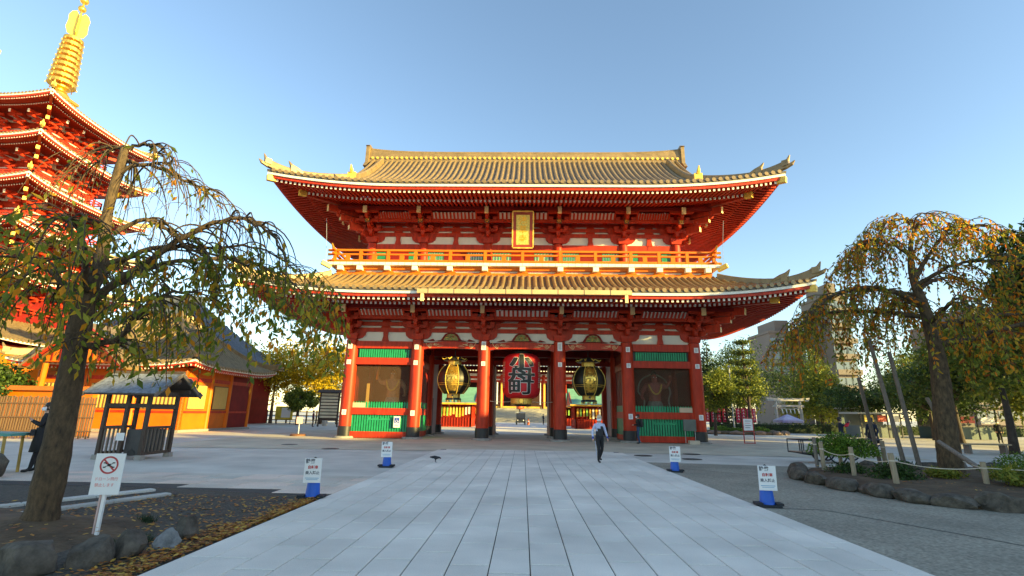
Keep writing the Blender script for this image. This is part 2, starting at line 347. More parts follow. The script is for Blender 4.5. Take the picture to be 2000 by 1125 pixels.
# ================================================================= ROOF KIT
class Roof:
    def __init__(s, cx, cy, W, H, ze, D, rise, k=0.55, L=0.72, E=7.5, G=None, dside=None):
        s.cx, s.cy, s.W, s.H, s.ze, s.D, s.rise, s.k, s.L, s.E, s.G, s.dside = cx, cy, W, H, ze, D, rise, k, L, E, G, dside
    def half(s, side): return s.W if side % 2 == 0 else s.H
    def lift(s, side, t, d=0.0):
        e = max(0.0, s.half(side) - abs(t)); return s.L * max(0.0, 1 - e / s.E) ** 2.2 * max(0.0, 1 - d / (s.D * 0.9))
    def zr(s, side, t, d):
        u = d / s.D; return s.ze + s.rise * (s.k * u + (1 - s.k) * u * u) + s.lift(side, t, d)
    def xy(s, side, t, d):
        if side == 0: return (s.cx + t, s.cy - s.H + d)
        if side == 1: return (s.cx + s.W - d, s.cy + t)
        if side == 2: return (s.cx - t, s.cy + s.H - d)
        return (s.cx - s.W + d, s.cy - t)
    def pt(s, side, t, d, dz=0.0):
        x, y = s.xy(side, t, d); return (x, y, s.zr(side, t, d) + dz)
    def dmax(s, side, t):
        h = s.half(side); hip = h - abs(t)
        if s.G is not None and side % 2 == 0: return s.D if abs(t) <= s.G else min(s.D, hip)
        lim = s.dside if (s.dside is not None and side % 2 == 1) else s.D
        return max(0.0, min(lim, hip))
    def pan(s, parent, name='roof_sheet', m=None, dz=0.0):
        mb = MB()
        for side in range(4):
            n = 48 if side % 2 == 0 else 24; h = s.half(side); dm = s.D if (side % 2 == 0 or s.dside is None) else s.dside
            P = []
            for i in range(9):
                d = dm * i / 8; lim = h - d
                if s.G is not None and side % 2 == 0: lim = max(lim, s.G)
                P.append([s.pt(side, -lim + 2 * lim * j / n, d, dz) for j in range(n + 1)])
            mb.grid(P)
        return mb.build(name, m or PAN, parent, smooth=True)
    def row_mesh(s, side, t, r_, n=5, seg=9, capmi=1):
        dm = s.dmax(side, t)
        if dm < 0.25: return None
        mb = MB(); o = 0; pts = []
        ax = Vector({0: (1, 0, 0), 1: (0, 1, 0), 2: (-1, 0, 0), 3: (0, -1, 0)}[side])
        rows = []
        for i in range(seg + 1):
            d = -0.02 + (dm + 0.02) * i / seg; p = Vector(s.pt(side, t, max(d, 0), 0)); 
            rows.append([p + ax * (r_ * math.cos(a)) + Vector((0, 0, r_ * math.sin(a) * 1.1)) for a in [PI * q / n for q in range(n + 1)]])
        mb.grid(rows)
        c = Vector(s.pt(side, t, 0, 0.0)); out = Vector({0: (0, -1, 0), 1: (1, 0, 0), 2: (0, 1, 0), 3: (-1, 0, 0)}[side])
        ring = [c + out * 0.03 + ax * (r_ * 1.08 * math.cos(a)) + Vector((0, 0, 0.02 + r_ * 1.08 * math.sin(a))) for a in [2 * PI * q / 10 for q in range(10)]]
        back = [p - out * 0.06 for p in ring]
        mb.add(ring + back, [tuple(range(10))] + [(q, (q + 1) % 10, 10 + (q + 1) % 10, 10 + q) for q in range(10)], capmi)
        return mb
    def rows(s, parent, side, pitch, r_, joined=False, mats=None):
        mats = mats or [TILE, TILE]; h = s.half(side); n = int(2 * h / pitch); allm = MB()
        for i in range(n + 1):
            t = -n * pitch / 2 + i * pitch; q = s.row_mesh(side, t, r_, n=4 if joined else 5, seg=6 if joined else 9)
            if q is None: continue
            if joined:
                for f, mi in zip(q.f, q.m): allm.f.append(tuple(a + len(allm.v) for a in f)); allm.m.append(mi)
                allm.v.extend(q.v)
            else:
                o = q.build('tile_row', mats, parent); smooth_by_angle(o.data, 0.9)
        if joined: allm.build('tile_rows', mats, parent, kind='stuff', smooth=False)
    def edge_line(s, side, d, dz, n=60, lim=None):
        h = s.half(side) - d if lim is None else lim
        return [(*s.xy(side, -h + 2 * h * i / n, d), s.ze + s.lift(side, -h + 2 * h * i / n) + dz) for i in range(n + 1)]
    def band(s, parent, name, d0, d1, z0, z1, m, n=60):
        """a board running round the whole eave between insets d0 and d1"""
        mb = MB()
        for side in range(4):
            q = [s.edge_line(side, d0, z0, n), s.edge_line(side, d0, z1, n), s.edge_line(side, d1, z1, n), s.edge_line(side, d1, z0, n)]
            mb.grid([q[0], q[1], q[2], q[3], q[0]])
        return mb.build(name, m, parent)
    def surface(s, parent, name, d0, dz0, d1, dz1, m, n=40):
        """soffit sheet between two insets"""
        mb = MB()
        for side in range(4): mb.grid([s.edge_line(side, d0, dz0, n), s.edge_line(side, d1, dz1, n)])
        return mb.build(name, m, parent)
    def rafters(s, parent, name, pitch, d0, z0, d1, z1, wd, ht, sides=(0, 1, 2, 3), single=(), mred=None, mend=None):
        mred = mred or RED; mend = mend or WHT; allm = MB()
        ln = math.hypot(d1 - d0, z1 - z0); ang = math.atan2(z1 - z0, d1 - d0)
        unit = MB().beam((0, 1, 0), (0, 0, 0), wd, ht, 0, 1).mesh(name, [mred, mend])
        for side in sides:
            h = s.half(side); n = int(2 * (h - d0 - 0.15) / pitch)
            for i in range(n + 1):
                t = -n * pitch / 2 + i * pitch; lim = h - abs(t); dd = min(d1, lim)
                if dd - d0 < 0.08: continue
                f = (dd - d0) / (d1 - d0); lz = s.ze + s.lift(side, t); x0, y0 = s.xy(side, t, d0); x1, y1 = s.xy(side, t, dd)
                if side in single:
                    ob(name, unit, parent, (x0, y0, lz + z0), rot=(ang, 0, 0), scale=(1, ln * f, 1))
                else:
                    allm.beam((x1, y1, lz + z0 + (z1 - z0) * f), (x0, y0, lz + z0), wd, ht, 0, 1)
        if allm.v: allm.build(name + '_rows', [mred, mend], parent, kind='stuff')
    def hip_ridges(s, parent, m, wd=0.26, ht=0.28, d_end=None, tips=True, mid=True, capm=None):
        capm = capm or m
        D = d_end if d_end is not None else s.D
        for sx in (-1, 1):
            for sy in (-1, 1):
                mb = MB(); a = []; 
                for i in range(13):
                    d = D * i / 12; side = 0 if sy < 0 else 2; t = (s.W - d) * sx * (1 if side == 0 else -1)
                    x, y, z = s.pt(side, t, d); up_ = 0.30 * max(0, 1 - d / 1.6) ** 2 
                    a.append(Vector((x, y, z + up_)))
                dr = Vector((sx, sy, 0)).normalized(); sd = Vector((-dr.y, dr.x, 0))
                L0 = [p - sd * wd / 2 for p in a]; R0 = [p + sd * wd / 2 for p in a]
                T0 = [p - sd * wd * 0.3 + Vector((0, 0, ht)) for p in a]; T1 = [p + sd * wd * 0.3 + Vector((0, 0, ht)) for p in a]
                L0 = [p - Vector((0, 0, 0.15)) for p in L0]; R0 = [p - Vector((0, 0, 0.15)) for p in R0]
                mb.grid([L0, T0, T1, R0, L0])
                mb.f.append((0, 13, 26, 39)); mb.m.append(0)
                mb.tube([p + Vector((0, 0, ht)) for p in a], wd * 0.26, 6)
                hr = mb.build('hip_ridge', m, parent)
                if tips:
                    e = a[0] + Vector((0, 0, ht * 0.6)); q = MB()
                    q.tube([e - dr * 0.25, e + dr * 0.12 + Vector((0, 0, 0.12)), e + dr * 0.25 + Vector((0, 0, 0.42))], [0.13, 0.12, 0.03], 6)
                    q.tube([a[0] - dr * 0.05 + Vector((0, 0, -0.1)), a[0] + dr * 0.32 + Vector((0, 0, 0.02)), a[0] + dr * 0.48 + Vector((0, 0, 0.17))], [0.12, 0.11, 0.03], 6)
                    q.cb((e.x, e.y, e.z - 0.02), (0.34, 0.34, 0.34), 0, rz=PI / 4)
                    q.build('ridge_end_tile', capm, hr)
                if mid:
                    k = 4; e = a[k] + Vector((0, 0, ht)); q = MB()
                    q.tube([e - dr * 0.5 + Vector((0, 0, -0.08)), e + Vector((0, 0, 0.1)), e + dr * 0.32 + Vector((0, 0, 0.22)), e + dr * 0.5 + Vector((0, 0, 0.45))], [0.11, 0.15, 0.12, 0.03], 6)
                    q.cb((e.x + dr.x * 0.2, e.y + dr.y * 0.2, e.z - 0.02), (0.34, 0.3, 0.36), 0, rz=math.atan2(dr.y, dr.x))
                    q.build('ridge_ornament', capm, hr)
# ================================================================= THE GATE
gate = thing('temple_gate', 'huge two-storey vermilion temple gate with golden tiled roofs and three hanging lanterns', 'gate')
W1, W2, W3 = 2.312, 6.413, 10.5
XS = [-W3, -W2, -W1, W1, W2, W3]
# ---- columns
CR = 0.375
def column_meshes():
    sh = MB().lathe([(CR, 0.62), (CR, 3.2), (CR * 0.985, 5.0), (CR * 0.93, 5.82)], n=28).mesh('column', RED, True); smooth_by_angle(sh, 0.6)
    bs = MB().lathe([(CR + 0.035, 0.10), (CR + 0.035, 0.645), (CR + 0.015, 0.66), (CR - .05, 0.661)], n=28).mesh('column_shoe', BLK, True); smooth_by_angle(bs, 0.6)
    pl = MB().lathe([(0.62, -0.03), (0.62, 0.06), (0.57, 0.10), (0.4, 0.102)], n=28).mesh('plinth', STONE, True); smooth_by_angle(pl, 0.5)
    return sh, bs, pl
csh, cbs, cpl = column_meshes()
PLATE = mat('white_enamel_plate', (0.82, 0.82, 0.80), 0.4, var=0.04)
INK = mat('black_ink', (0.015, 0.015, 0.015), 0.6)
def plate(col, z, hh, wd=0.24):
    mb = MB(); mb.box(-wd / 2, wd / 2, -CR - 0.03, -CR + 0.035, z - hh / 2, z + hh / 2, 0)
    for k in range(3): mb.box(-wd * 0.28 + k * wd * 0.2, -wd * 0.18 + k * wd * 0.2, -CR - 0.032, -CR - 0.03, z - hh * 0.35, z + hh * 0.35, 1)
    mb.build('name_plate', [PLATE, mat('grey_ink', (0.35, 0.33, 0.33), 0.7)], col)
for j, y in enumerate((0.0, 4.0, 8.0)):
    for i, x in enumerate(XS):
        c = ob('column', csh, gate, (x, y, 0)); ob('column_shoe', cbs, c); ob('plinth', cpl, c)
        if j == 0:
            if i in (2, 3): plate(c, 5.5, 0.52, 0.27); plate(c, 4.42, 0.26)
            else:
                plate(c, 5.38, 0.30); plate(c, 4.42, 0.27); plate(c, 1.46, 0.30)
# ---- outer bays with the guardian statues
def bay(x0, x1, sgn):
    a, b = x0 + CR * 0.9, x1 - CR * 0.9
    def bb(name, z0, z1, m, d=0.13): return MB().box(a, b, -d, d, z0, z1).build(name, m, gate)
    bb('sill_beam', 0.02, 0.37, RED, 0.16); bb('waist_rail', 1.34, 1.73, RED, 0.16); bb('lintel_beam', 4.31, 4.72, RED, 0.16); bb('head_beam', 5.30, 5.74, RED, 0.17)
    n = 22
    pm = MB().add([], []); 
    st = MB().box(-0.052, 0.052, -0.05, 0.03, 0.37, 1.34).mesh('green_slat', GRN)
    for k in range(n): ob('green_slat', st, gate, (a + 0.09 + (b - a - 0.18) * k / (n - 1), 0, 0))
    MB().box(a, b, 0.035, 0.06, 0.37, 1.34).build('slat_backing', BLK, gate)
    # little roof-shaped cut in the slats
    mb = MB(); cx = (a + b) / 2; mb.box(cx - 0.75, cx + 0.75, -0.07, -0.05, 1.02, 1.10)
    for k in range(6): mb.prism([(cx - 0.72 + k * 0.25, 1.10), (cx - 0.5 + k * 0.25, 1.10), (cx - 0.61 + k * 0.25, 1.19)], -0.07, -0.05)
    mb.build('vent_board', GRN, gate)
    pk = MB().prism([(-0.05, 1.73), (0.05, 1.73), (0.05, 2.03), (0, 2.11), (-0.05, 2.03)], -0.05, 0.0).mesh('picket', GRN)
    for k in range(n): ob('picket', pk, gate, (a + 0.09 + (b - a - 0.18) * k / (n - 1), 0, 0))
    us = MB().box(-0.05, 0.05, -0.05, 0.03, 4.75, 5.25).mesh('upper_slat', GRN)
    for k in range(n): ob('upper_slat', us, gate, (a + 0.22 + (b - a - 0.44) * k / (n - 1), 0, 0))
    MB().box(a, b, 0.035, 0.06, 4.72, 5.30).build('upper_slat_backing', BLK, gate)
    # alcove: back wall, inner side walls, floor, ceiling
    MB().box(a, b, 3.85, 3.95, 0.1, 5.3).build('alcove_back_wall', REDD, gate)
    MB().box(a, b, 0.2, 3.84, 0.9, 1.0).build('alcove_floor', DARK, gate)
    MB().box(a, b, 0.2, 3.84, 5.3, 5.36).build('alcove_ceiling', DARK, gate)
    # price-box coloured board on the waist rail near the outer column
    xo = a + 0.42 if sgn < 0 else b - 0.42
    MB().box(xo - 0.38, xo + 0.38, -0.075, -0.055, 1.74, 2.02).build('donation_board', mat('pale_wood', (0.62, 0.45, 0.30), 0.7), gate)
bay(-W3, -W2, -1); bay(W2, W3, 1)
net = mat('bird_net', (0.16, 0.09, 0.05), 0.8, alpha=0.22)
for s_, x0, x1 in ((-1, -W3, -W2), (1, W2, W3)):
    MB().box(x0 + 0.34, x1 - 0.34, 0.09, 0.094, 2.1, 4.31).build('wire_net', net, gate)
# ---- side walls of the passage and the outer side walls
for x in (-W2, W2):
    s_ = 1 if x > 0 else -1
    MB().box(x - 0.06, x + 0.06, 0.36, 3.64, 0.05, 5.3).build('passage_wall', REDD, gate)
    for nm, z0, z1, m, d in (('panel', 0.36, 1.34, GRN, 0.075), ('side_rail', 1.34, 1.74, RED, 0.12), ('panel', 1.74, 2.12, GRN, 0.075), ('side_sill', 0.05, 0.36, RED, 0.12), ('side_lintel', 4.31, 4.72, RED, 0.12)):
        MB().box(x - d, x + d, 0.37, 3.63, z0, z1).build(nm, m, gate)
    mb = MB()
    for k in range(7): mb.box(x - 0.08, x + 0.08, 0.5 + k * 0.5, 0.56 + k * 0.5, 2.12, 4.31)
    mb.build('lattice', RED, gate)
    MB().box(x - 0.05, x + 0.05, 4.36, 7.64, 0.05, 5.3).build('passage_wall', mat('pinkish_plaster', (0.48, 0.34, 0.30), 0.85), gate)
    MB().box(x - 0.09, x + 0.09, 5.0, 5.9, 0.1, 2.5).build('side_door', DARK, gate)
    MB().box(x - 0.09, x + 0.09, 5.3, 5.6, 3.2, 4.6).build('vent_slot', DARK, gate)
for x in (-W3, W3):
    for y0, y1 in ((0.36, 3.64), (4.36, 7.64)):
        MB().box(x - 0.05, x + 0.05, y0, y1, 0.37, 5.3).build('end_wall', PLAS if y0 > 4 else REDD, gate)
        for z0, z1 in ((0.02, 0.37), (1.34, 1.73), (4.31, 4.72), (5.30, 5.74)):
            MB().box(x - 0.13, x + 0.13, y0, y1, z0, z1).build('end_beam', RED, gate)
# rear bays
for x0, x1 in ((-W3, -W2), (W2, W3)):
    MB().box(x0 + 0.34, x1 - 0.34, 7.93, 8.03, 0.3, 5.3).build('rear_wall', REDD, gate)
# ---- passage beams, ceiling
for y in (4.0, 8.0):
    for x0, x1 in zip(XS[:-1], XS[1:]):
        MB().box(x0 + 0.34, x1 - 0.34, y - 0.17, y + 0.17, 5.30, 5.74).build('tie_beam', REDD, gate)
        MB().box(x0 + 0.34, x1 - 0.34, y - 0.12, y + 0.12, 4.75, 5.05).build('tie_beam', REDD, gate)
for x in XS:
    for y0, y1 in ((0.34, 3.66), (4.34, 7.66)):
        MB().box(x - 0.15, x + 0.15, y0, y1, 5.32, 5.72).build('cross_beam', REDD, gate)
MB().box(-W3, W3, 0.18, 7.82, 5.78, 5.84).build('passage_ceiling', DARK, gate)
# thin door leaves folded against the middle columns
for x in (-W1, W1):
    s_ = -1 if x > 0 else 1
    MB().box(x + s_ * 0.40, x + s_ * 0.46, 4.2, 6.4, 0.15, 4.7).build('door_leaf', mat('pinkish_wood', (0.40, 0.22, 0.16), 0.7), gate)
# ---- rainbow beams with scroll ornament over the three passages, carved struts above
def scroll(cx, z, s_, m, parent):
    mb = MB(); pts = []
    for i in range(26):
        a = i / 25 * 3.6 * PI; rr = 0.02 + 0.011 * a; pts.append((cx + s_ * rr * math.cos(a), -0.20, z + rr * math.sin(a)))
    mb.tube(pts, 0.014, 5)
    for k, (dx, dz, ln) in enumerate(((0.2, 0.05, 0.5), (0.16, -0.02, 0.62), (0.2, 0.1, 0.34))):
        q = [(cx + s_ * (dx + ln * i / 7), -0.20, z + dz + 0.07 * math.sin(i * 0.8 + k) * (1 - i / 9)) for i in range(8)]
        mb.tube(q, [0.018 - 0.0018 * i for i in range(8)], 5)
    q = [(cx - s_ * 0.12 - s_ * 0.05 * i, -0.20, z - 0.05 + 0.02 * i * i * (1 if k else -1)) for i in range(5)]
    mb.tube(q, 0.014, 5)
    mb.build('scroll_ornament', m, parent)
KG = mat('carving_green', (0.10, 0.24, 0.06), 0.6, var=0.5, scale=9, bump=0.8, bscale=16, col2=(0.42, 0.33, 0.10))
for x0, x1 in zip(XS[1:4], XS[2:5]):
    a, b = x0 + 0.33, x1 - 0.33; n = 14
    top = [(a + (b - a) * i / n, 5.62 + 0.16 * math.sin(PI * i / n)) for i in range(n + 1)]
    bot = [(a + (b - a) * i / n, 5.24 + (0.07 if 0 < i < n else 0.0) + 0.05 * math.sin(PI * i / n)) for i in range(n + 1)]
    rb = MB().prism(bot + top[::-1], -0.19, 0.19).build('rainbow_beam', RED, gate)
    for s_, cx in ((1, a + 0.48), (-1, b - 0.48)): scroll(cx, 5.50, s_, CREAM, rb)
    cx = (a + b) / 2
    out = [(-0.95, 5.80), (-0.62, 5.86), (-0.50, 6.05), (-0.38, 6.22), (-0.2, 6.31), (0.2, 6.31), (0.38, 6.22), (0.50, 6.05), (0.62, 5.86), (0.95, 5.80)]
    st = MB().prism([(cx + p, q) for p, q in out], -0.16, -0.04).build('frog_leg_strut', REDD, gate)
    inn = [(-0.46, 5.84), (-0.36, 6.05), (-0.22, 6.19), (0, 6.24), (0.22, 6.19), (0.36, 6.05), (0.46, 5.84)]
    mb = MB(); mb.prism([(cx + p, q) for p, q in inn], -0.19, -0.15, 0)
    r_ = random.Random(int(cx * 10))
    for k in range(16):
        px, pz = cx + r_.uniform(-0.3, 0.3), r_.uniform(5.9, 6.14); mb.lathe([(0.05, -0.02), (0.035, 0.02), (0.01, 0.03)], (px, -0.2, pz), 6, mi=k % 3)
    mb.build('carved_panel', [KG, GOLDP, mat('carving_red', (0.5, 0.06, 0.03), 0.6)], st)
    for k in (-1, 1): MB().prism([(cx + k * 1.0, 5.80), (cx + k * 1.0 + 0.5 * k, 5.80), (cx + k * 1.1, 5.92)] if k > 0 else [(cx + k * 1.0, 5.80), (cx + k * 1.1, 5.92), (cx + k * 1.0 + 0.5 * k, 5.80)], -0.16, -0.06).build('beam_crest', REDD, gate)

# ---- bracket complexes (same module for both storeys)
def bracket_mesh(diag=False):
    mb = MB()
    mb.cb((0, 0, 0.18), (0.62, 0.62, 0.22), 0, taper=1.15); mb.cb((0, 0, 0.36), (0.74, 0.74, 0.16))
    def arm(p0, p1, z, wd=0.19, ht=0.24):
        # boat-shaped arm: chamfer the undersides of both ends
        p0 = Vector((p0[0], p0[1], 0)); p1 = Vector((p1[0], p1[1], 0)); d = (p1 - p0); L = d.length; d.normalize(); sd = Vector((-d.y, d.x, 0)) * wd / 2
        prof = [(0, z + ht * 0.45), (0.06, z + ht * 0.15), (0.2, z), (L - 0.2, z), (L - 0.06, z + ht * 0.15), (L, z + ht * 0.45), (L, z + ht), (0, z + ht)]
        o = len(mb.v); n = len(prof)
        for s_ in (-1, 1):
            for u, zz in prof: q = p0 + d * u + sd * s_; mb.v.append((q.x, q.y, zz))
        mb.f.append(tuple(o + i for i in range(n))); mb.m.append(0); mb.f.append(tuple(o + n + i for i in reversed(range(n)))); mb.m.append(0)
        for i in range(n): mb.f.append((o + i, o + n + i, o + n + (i + 1) % n, o + (i + 1) % n)); mb.m.append(0)
    def blk(x, y, z): mb.cb((x, y, z + 0.055), (0.24, 0.24, 0.11), 0, taper=1.25); mb.cb((x, y, z + 0.145), (0.30, 0.30, 0.075))
    dirs = [Vector((0, -1))]
    if diag: dirs = [Vector((0, -1)), Vector((1, 0)), Vector((1, -1))]
    for t in range(3):
        z = 0.42 + t * 0.40; half = 0.72 + 0.28 * t
        arm((-half, 0), (half, 0), z)
        for xx in (-half + 0.14, 0, half - 0.14): blk(xx, 0, z + 0.24)
        for d in dirs:
            k = 1.414 if d.length > 1.2 else 1.0; dn = d.normalized(); e = (0.62 * (t + 1)) * k; pe = dn * e
            arm((-dn * 0.3)[:], (pe)[:], z)
            blk(pe.x - dn.x * 0.12, pe.y - dn.y * 0.12, z + 0.24)
            if t < 3 and k == 1.0:
                sd = Vector((-dn.y, dn.x)); h2 = 0.62 if t < 2 else 0.75
                q = dn * (e - 0.12)
                arm((q - sd * h2)[:], (q + sd * h2)[:], z + 0.34, 0.17, 0.2)
                for ss in (-1, 0, 1): blk(q.x + sd.x * (h2 - 0.12) * ss, q.y + sd.y * (h2 - 0.12) * ss, z + 0.54)
    return mb.mesh('bracket', RED)
bk = bracket_mesh(); bkd = bracket_mesh(True)
nose = MB(); nose.cb((0, -2.12, 1.62), (0.24, 0.12, 0.44), 1); nose.beam((0, -0.2, 1.78), (0, -2.06, 1.64), 0.2, 0.36, 0)
nose = nose.mesh('tail_rafter', [RED, CREAM])
crest = MB(); crest.box(-0.15, 0.15, -1.47, -1.42, 1.02, 1.38, 0); crest.lathe([(0.10, -0.01), (0.06, 0.03), (0.01, 0.035)], (0, -1.47, 1.20), 10, 1)
cm = MB(); cm.box(-0.15, 0.15, -1.50, -1.44, 1.0, 1.40, 0)
cm.tube([(0.09 * math.cos(a), -1.51, 1.2 + 0.14 * math.sin(a)) for a in [2 * PI * k / 10 for k in range(11)]], 0.025, 5, 1)
cm.cb((0, -1.515, 1.2), (0.07, 0.02, 0.1), 1)
crest_me = cm.mesh('crest_plate', [mat('crest_dark', (0.12, 0.06, 0.02), 0.5), GOLD])
def storey_frieze(zb, yw, xs, cyy, depth, upper):
    """brackets, beams, plaster strips and ribbed cove round one storey; zb = column top, yw = front wall plane"""
    hx = xs[-1]
    runs = [(0, xs, (0, yw), hx)] # front
    ysd = [yw - cyy, 0, -(yw - cyy)]
    def place(side):
        # returns transform of (along, outward) for each side
        if side == 0: return lambda a, o_: (a, yw - o_), 0.0
        if side == 2: return lambda a, o_: (-a, 2 * cyy - yw + o_), PI
        if side == 1: return lambda a, o_: (hx + o_, cyy + a), PI / 2
        return lambda a, o_: (-hx - o_, cyy - a), -PI / 2
    hy = cyy - yw
    for side in range(4):
        T, rz = place(side); al = xs if side % 2 == 0 else [-hy, 0, hy]; half = hx if side % 2 == 0 else hy
        for a in al:
            corner = abs(abs(a) - half) < 1e-6
            if corner:
                if side % 2 == 1: continue
                x, y = T(a, 0); right = (x > 0); front = side == 0
                rr = 0.0 if (front and right) else (-PI / 2 if front else (PI / 2 if right else PI))
                b = ob('bracket', bkd, gate, (x, y, zb), rz=rr)
                for q in (0, PI / 2): ob('tail_rafter', nose, b, (0, 0, 0), rz=q)
                mb = MB(); mb.beam((0.1, -0.1, 1.85), (2.3, -2.3, 1.62), 0.26, 0.42, 0, 1); mb.beam((0.1, -0.1, 1.35), (1.7, -1.7, 1.22), 0.24, 0.36, 0, 1); mb.beam((0.1, -0.1, 0.8), (1.25, -1.25, 0.72), 0.22, 0.3, 0, 1)
                mb.build('corner_tail_rafter', [RED, CREAM], b)
            else:
                x, y = T(a, 0); b = ob('bracket', bk, gate, (x, y, zb), rz=rz); ob('tail_rafter', nose, b)
                if upper and side % 2 == 0: ob('crest_plate', crest_me, b)
            if upper and corner and side == 0:
                ob('crest_plate', crest_me, b, rz=0.0 if x > 0 else PI / 2)
        def run(name, o0, o1, z0, z1, m, ext=0.0):
            mb = MB(); x0, y0 = T(-half - ext, o0); x1, y1 = T(half + ext, o1)
            mb.box(min(x0, x1), max(x0, x1), min(y0, y1), max(y0, y1), zb + z0, zb + z1); return mb.build(name, m, gate)
        sh = 0.004 * (side % 2)
        run('plaster_wall', -0.10, -0.02, -0.05, 1.75, PLAS, -0.05)
        run('frieze_beam', -0.01 - sh, 0.10 + sh, 0.55, 0.80, RED); run('frieze_beam', -0.01 - sh, 0.10 + sh, 0.93, 1.17, RED); run('frieze_beam', -0.01 - sh, 0.10 + sh, 1.28, 1.50, RED)
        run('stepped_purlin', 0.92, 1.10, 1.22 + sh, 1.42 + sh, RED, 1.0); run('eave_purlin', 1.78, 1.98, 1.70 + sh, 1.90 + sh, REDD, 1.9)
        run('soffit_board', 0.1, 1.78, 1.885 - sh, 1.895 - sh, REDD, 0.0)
        # ribbed cove between the purlins
        for a0, a1 in zip(al[:-1], al[1:]):
            p0, p1 = a0 + 0.72, a1 - 0.72
            P = [[T(p0, 1.08), T(p1, 1.08)], [T(p0, 1.50), T(p1, 1.50)]]
            mb = MB(); mb.grid([[(*q, zb + 1.40 + 0.30 * i) for q in row] for i, row in enumerate(P)]); mb.build('cove_board', PLAS, gate)
            n = 12; rb_ = MB()
            for k in range(n + 1):
                t = p0 + (p1 - p0) * k / n; q0 = T(t, 1.10); q1 = T(t, 1.52); rb_.beam((*q0, zb + 1.37), (*q1, zb + 1.67), 0.115, 0.07)
            for t, s_ in ((p0, 1), (p1, -1)):
                q0 = T(t, 1.11); q1 = T(t + 0.3 * s_, 1.53); rb_.beam((*q0, zb + 1.52), (*q1, zb + 1.70), 0.07, 0.07, 1)
            rb_.build('cove_ribs', [RED, WHT], gate, kind='stuff')
            # strut and bracket in the middle of the bay
            m0 = (a0 + a1) / 2; mb = MB(); xx, yy = T(m0, 0.06)
            if upper or side % 2 == 1 or abs(m0) > W2:
                tr = MB().prism([(-0.20, -0.02), (0.20, -0.02), (0.13, 0.3), (0.15, 0.56), (-0.15, 0.56), (-0.13, 0.3)], -0.08, 0.05)
                tr.build('strut', RED, gate, loc=(xx, yy, zb), rz=rz)
            for z_ in (0.80, 1.17): mb.cb((0, -0.02, z_ + 0.06), (0.62 if z_ < 1 else 0.5, 0.2, 0.12), 0, taper=0.75)
            mb.build('strut_block', RED, gate, loc=(xx, yy, zb), rz=rz)
            # arched lobes flanking the columns
            for t, s_ in ((a0, 1), (a1, -1)):
                q = T(t + s_ * 0.30, 0.05); lob = MB()
                pf = [(0, 0.10), (0.28, 0.16), (0.46, 0.32), (0.52, 0.55), (0, 0.55)]
                if s_ < 0: pf = [(-u, v) for u, v in pf][::-1]
                lob.prism(pf, -0.06, 0.05); lob.build('bracket_shoulder', RED, gate, loc=(*q, zb), rz=rz)
ZL, ZU = 5.78, 12.30
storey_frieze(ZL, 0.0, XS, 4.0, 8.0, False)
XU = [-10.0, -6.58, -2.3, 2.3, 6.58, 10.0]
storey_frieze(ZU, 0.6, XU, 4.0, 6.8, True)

# ---- upper storey wall, columns, balcony
uc = MB().lathe([(0.30, 10.4), (0.30, 12.1), (0.28, 12.33)], n=20).mesh('upper_column', RED, True); smooth_by_angle(uc, 0.6)
for y in (0.6, 7.4):
    for x in XU: ob('upper_column', uc, gate, (x, y, 0))
for x in (-10.0, 10.0): ob('upper_column', uc, gate, (x, 4.0, 0))
mb = MB(); mb.box(-9.98, 9.98, 0.64, 0.72, 10.4, 12.25); mb.box(-9.98, 9.98, 7.28, 7.36, 10.4, 12.25); mb.box(-9.96, -9.88, 0.72, 7.28, 10.4, 12.25); mb.box(9.88, 9.96, 0.72, 7.28, 10.4, 12.25)
mb.build('upper_wall', PLAS, gate)
for x0, x1 in zip(XU[:-1], XU[1:]):
    MB().box(x0 + 0.28, x1 - 0.28, 0.50, 0.635, 11.78, 12.30).build('upper_head_beam', RED, gate)
    MB().box(x0 + 0.28, x1 - 0.28, 0.50, 0.635, 10.42, 10.72).build('upper_sill', RED, gate)
    MB().box((x0 + x1) / 2 - 0.75, (x0 + x1) / 2 + 0.75, 0.56, 0.637, 10.72, 11.78).build('panelled_door', REDD, gate)
    mb = MB(); cxx = (x0 + x1) / 2
    for k in (-1, 1):
        a, b = (cxx + 0.8, x1 - 0.35) if k > 0 else (x0 + 0.35, cxx - 0.8)
        if b - a > 0.4:
            for q in range(7): mb.box(a + (b - a) * q / 6 - 0.03, a + (b - a) * q / 6 + 0.03, 0.58, 0.637, 10.72, 11.78)
    mb.build('barred_window', GRN, gate)
for s_ in (-1, 1): MB().box(s_ * 10.06 - 0.06, s_ * 10.06 + 0.06, 0.9, 7.1, 11.78, 12.30).build('upper_head_beam', RED, gate)
BXW, BY0 = 11.9, -1.6
mb = MB(); mb.box(-BXW, BXW, BY0, 8 - BY0, 10.22, 10.40); mb.build('balcony_rim', WHT, gate)
mb = MB(); mb.box(-BXW + 0.12, BXW - 0.12, BY0 + 0.12, 8 - BY0 - 0.12, 10.404, 10.43); mb.build('balcony_floor', ORNG, gate)
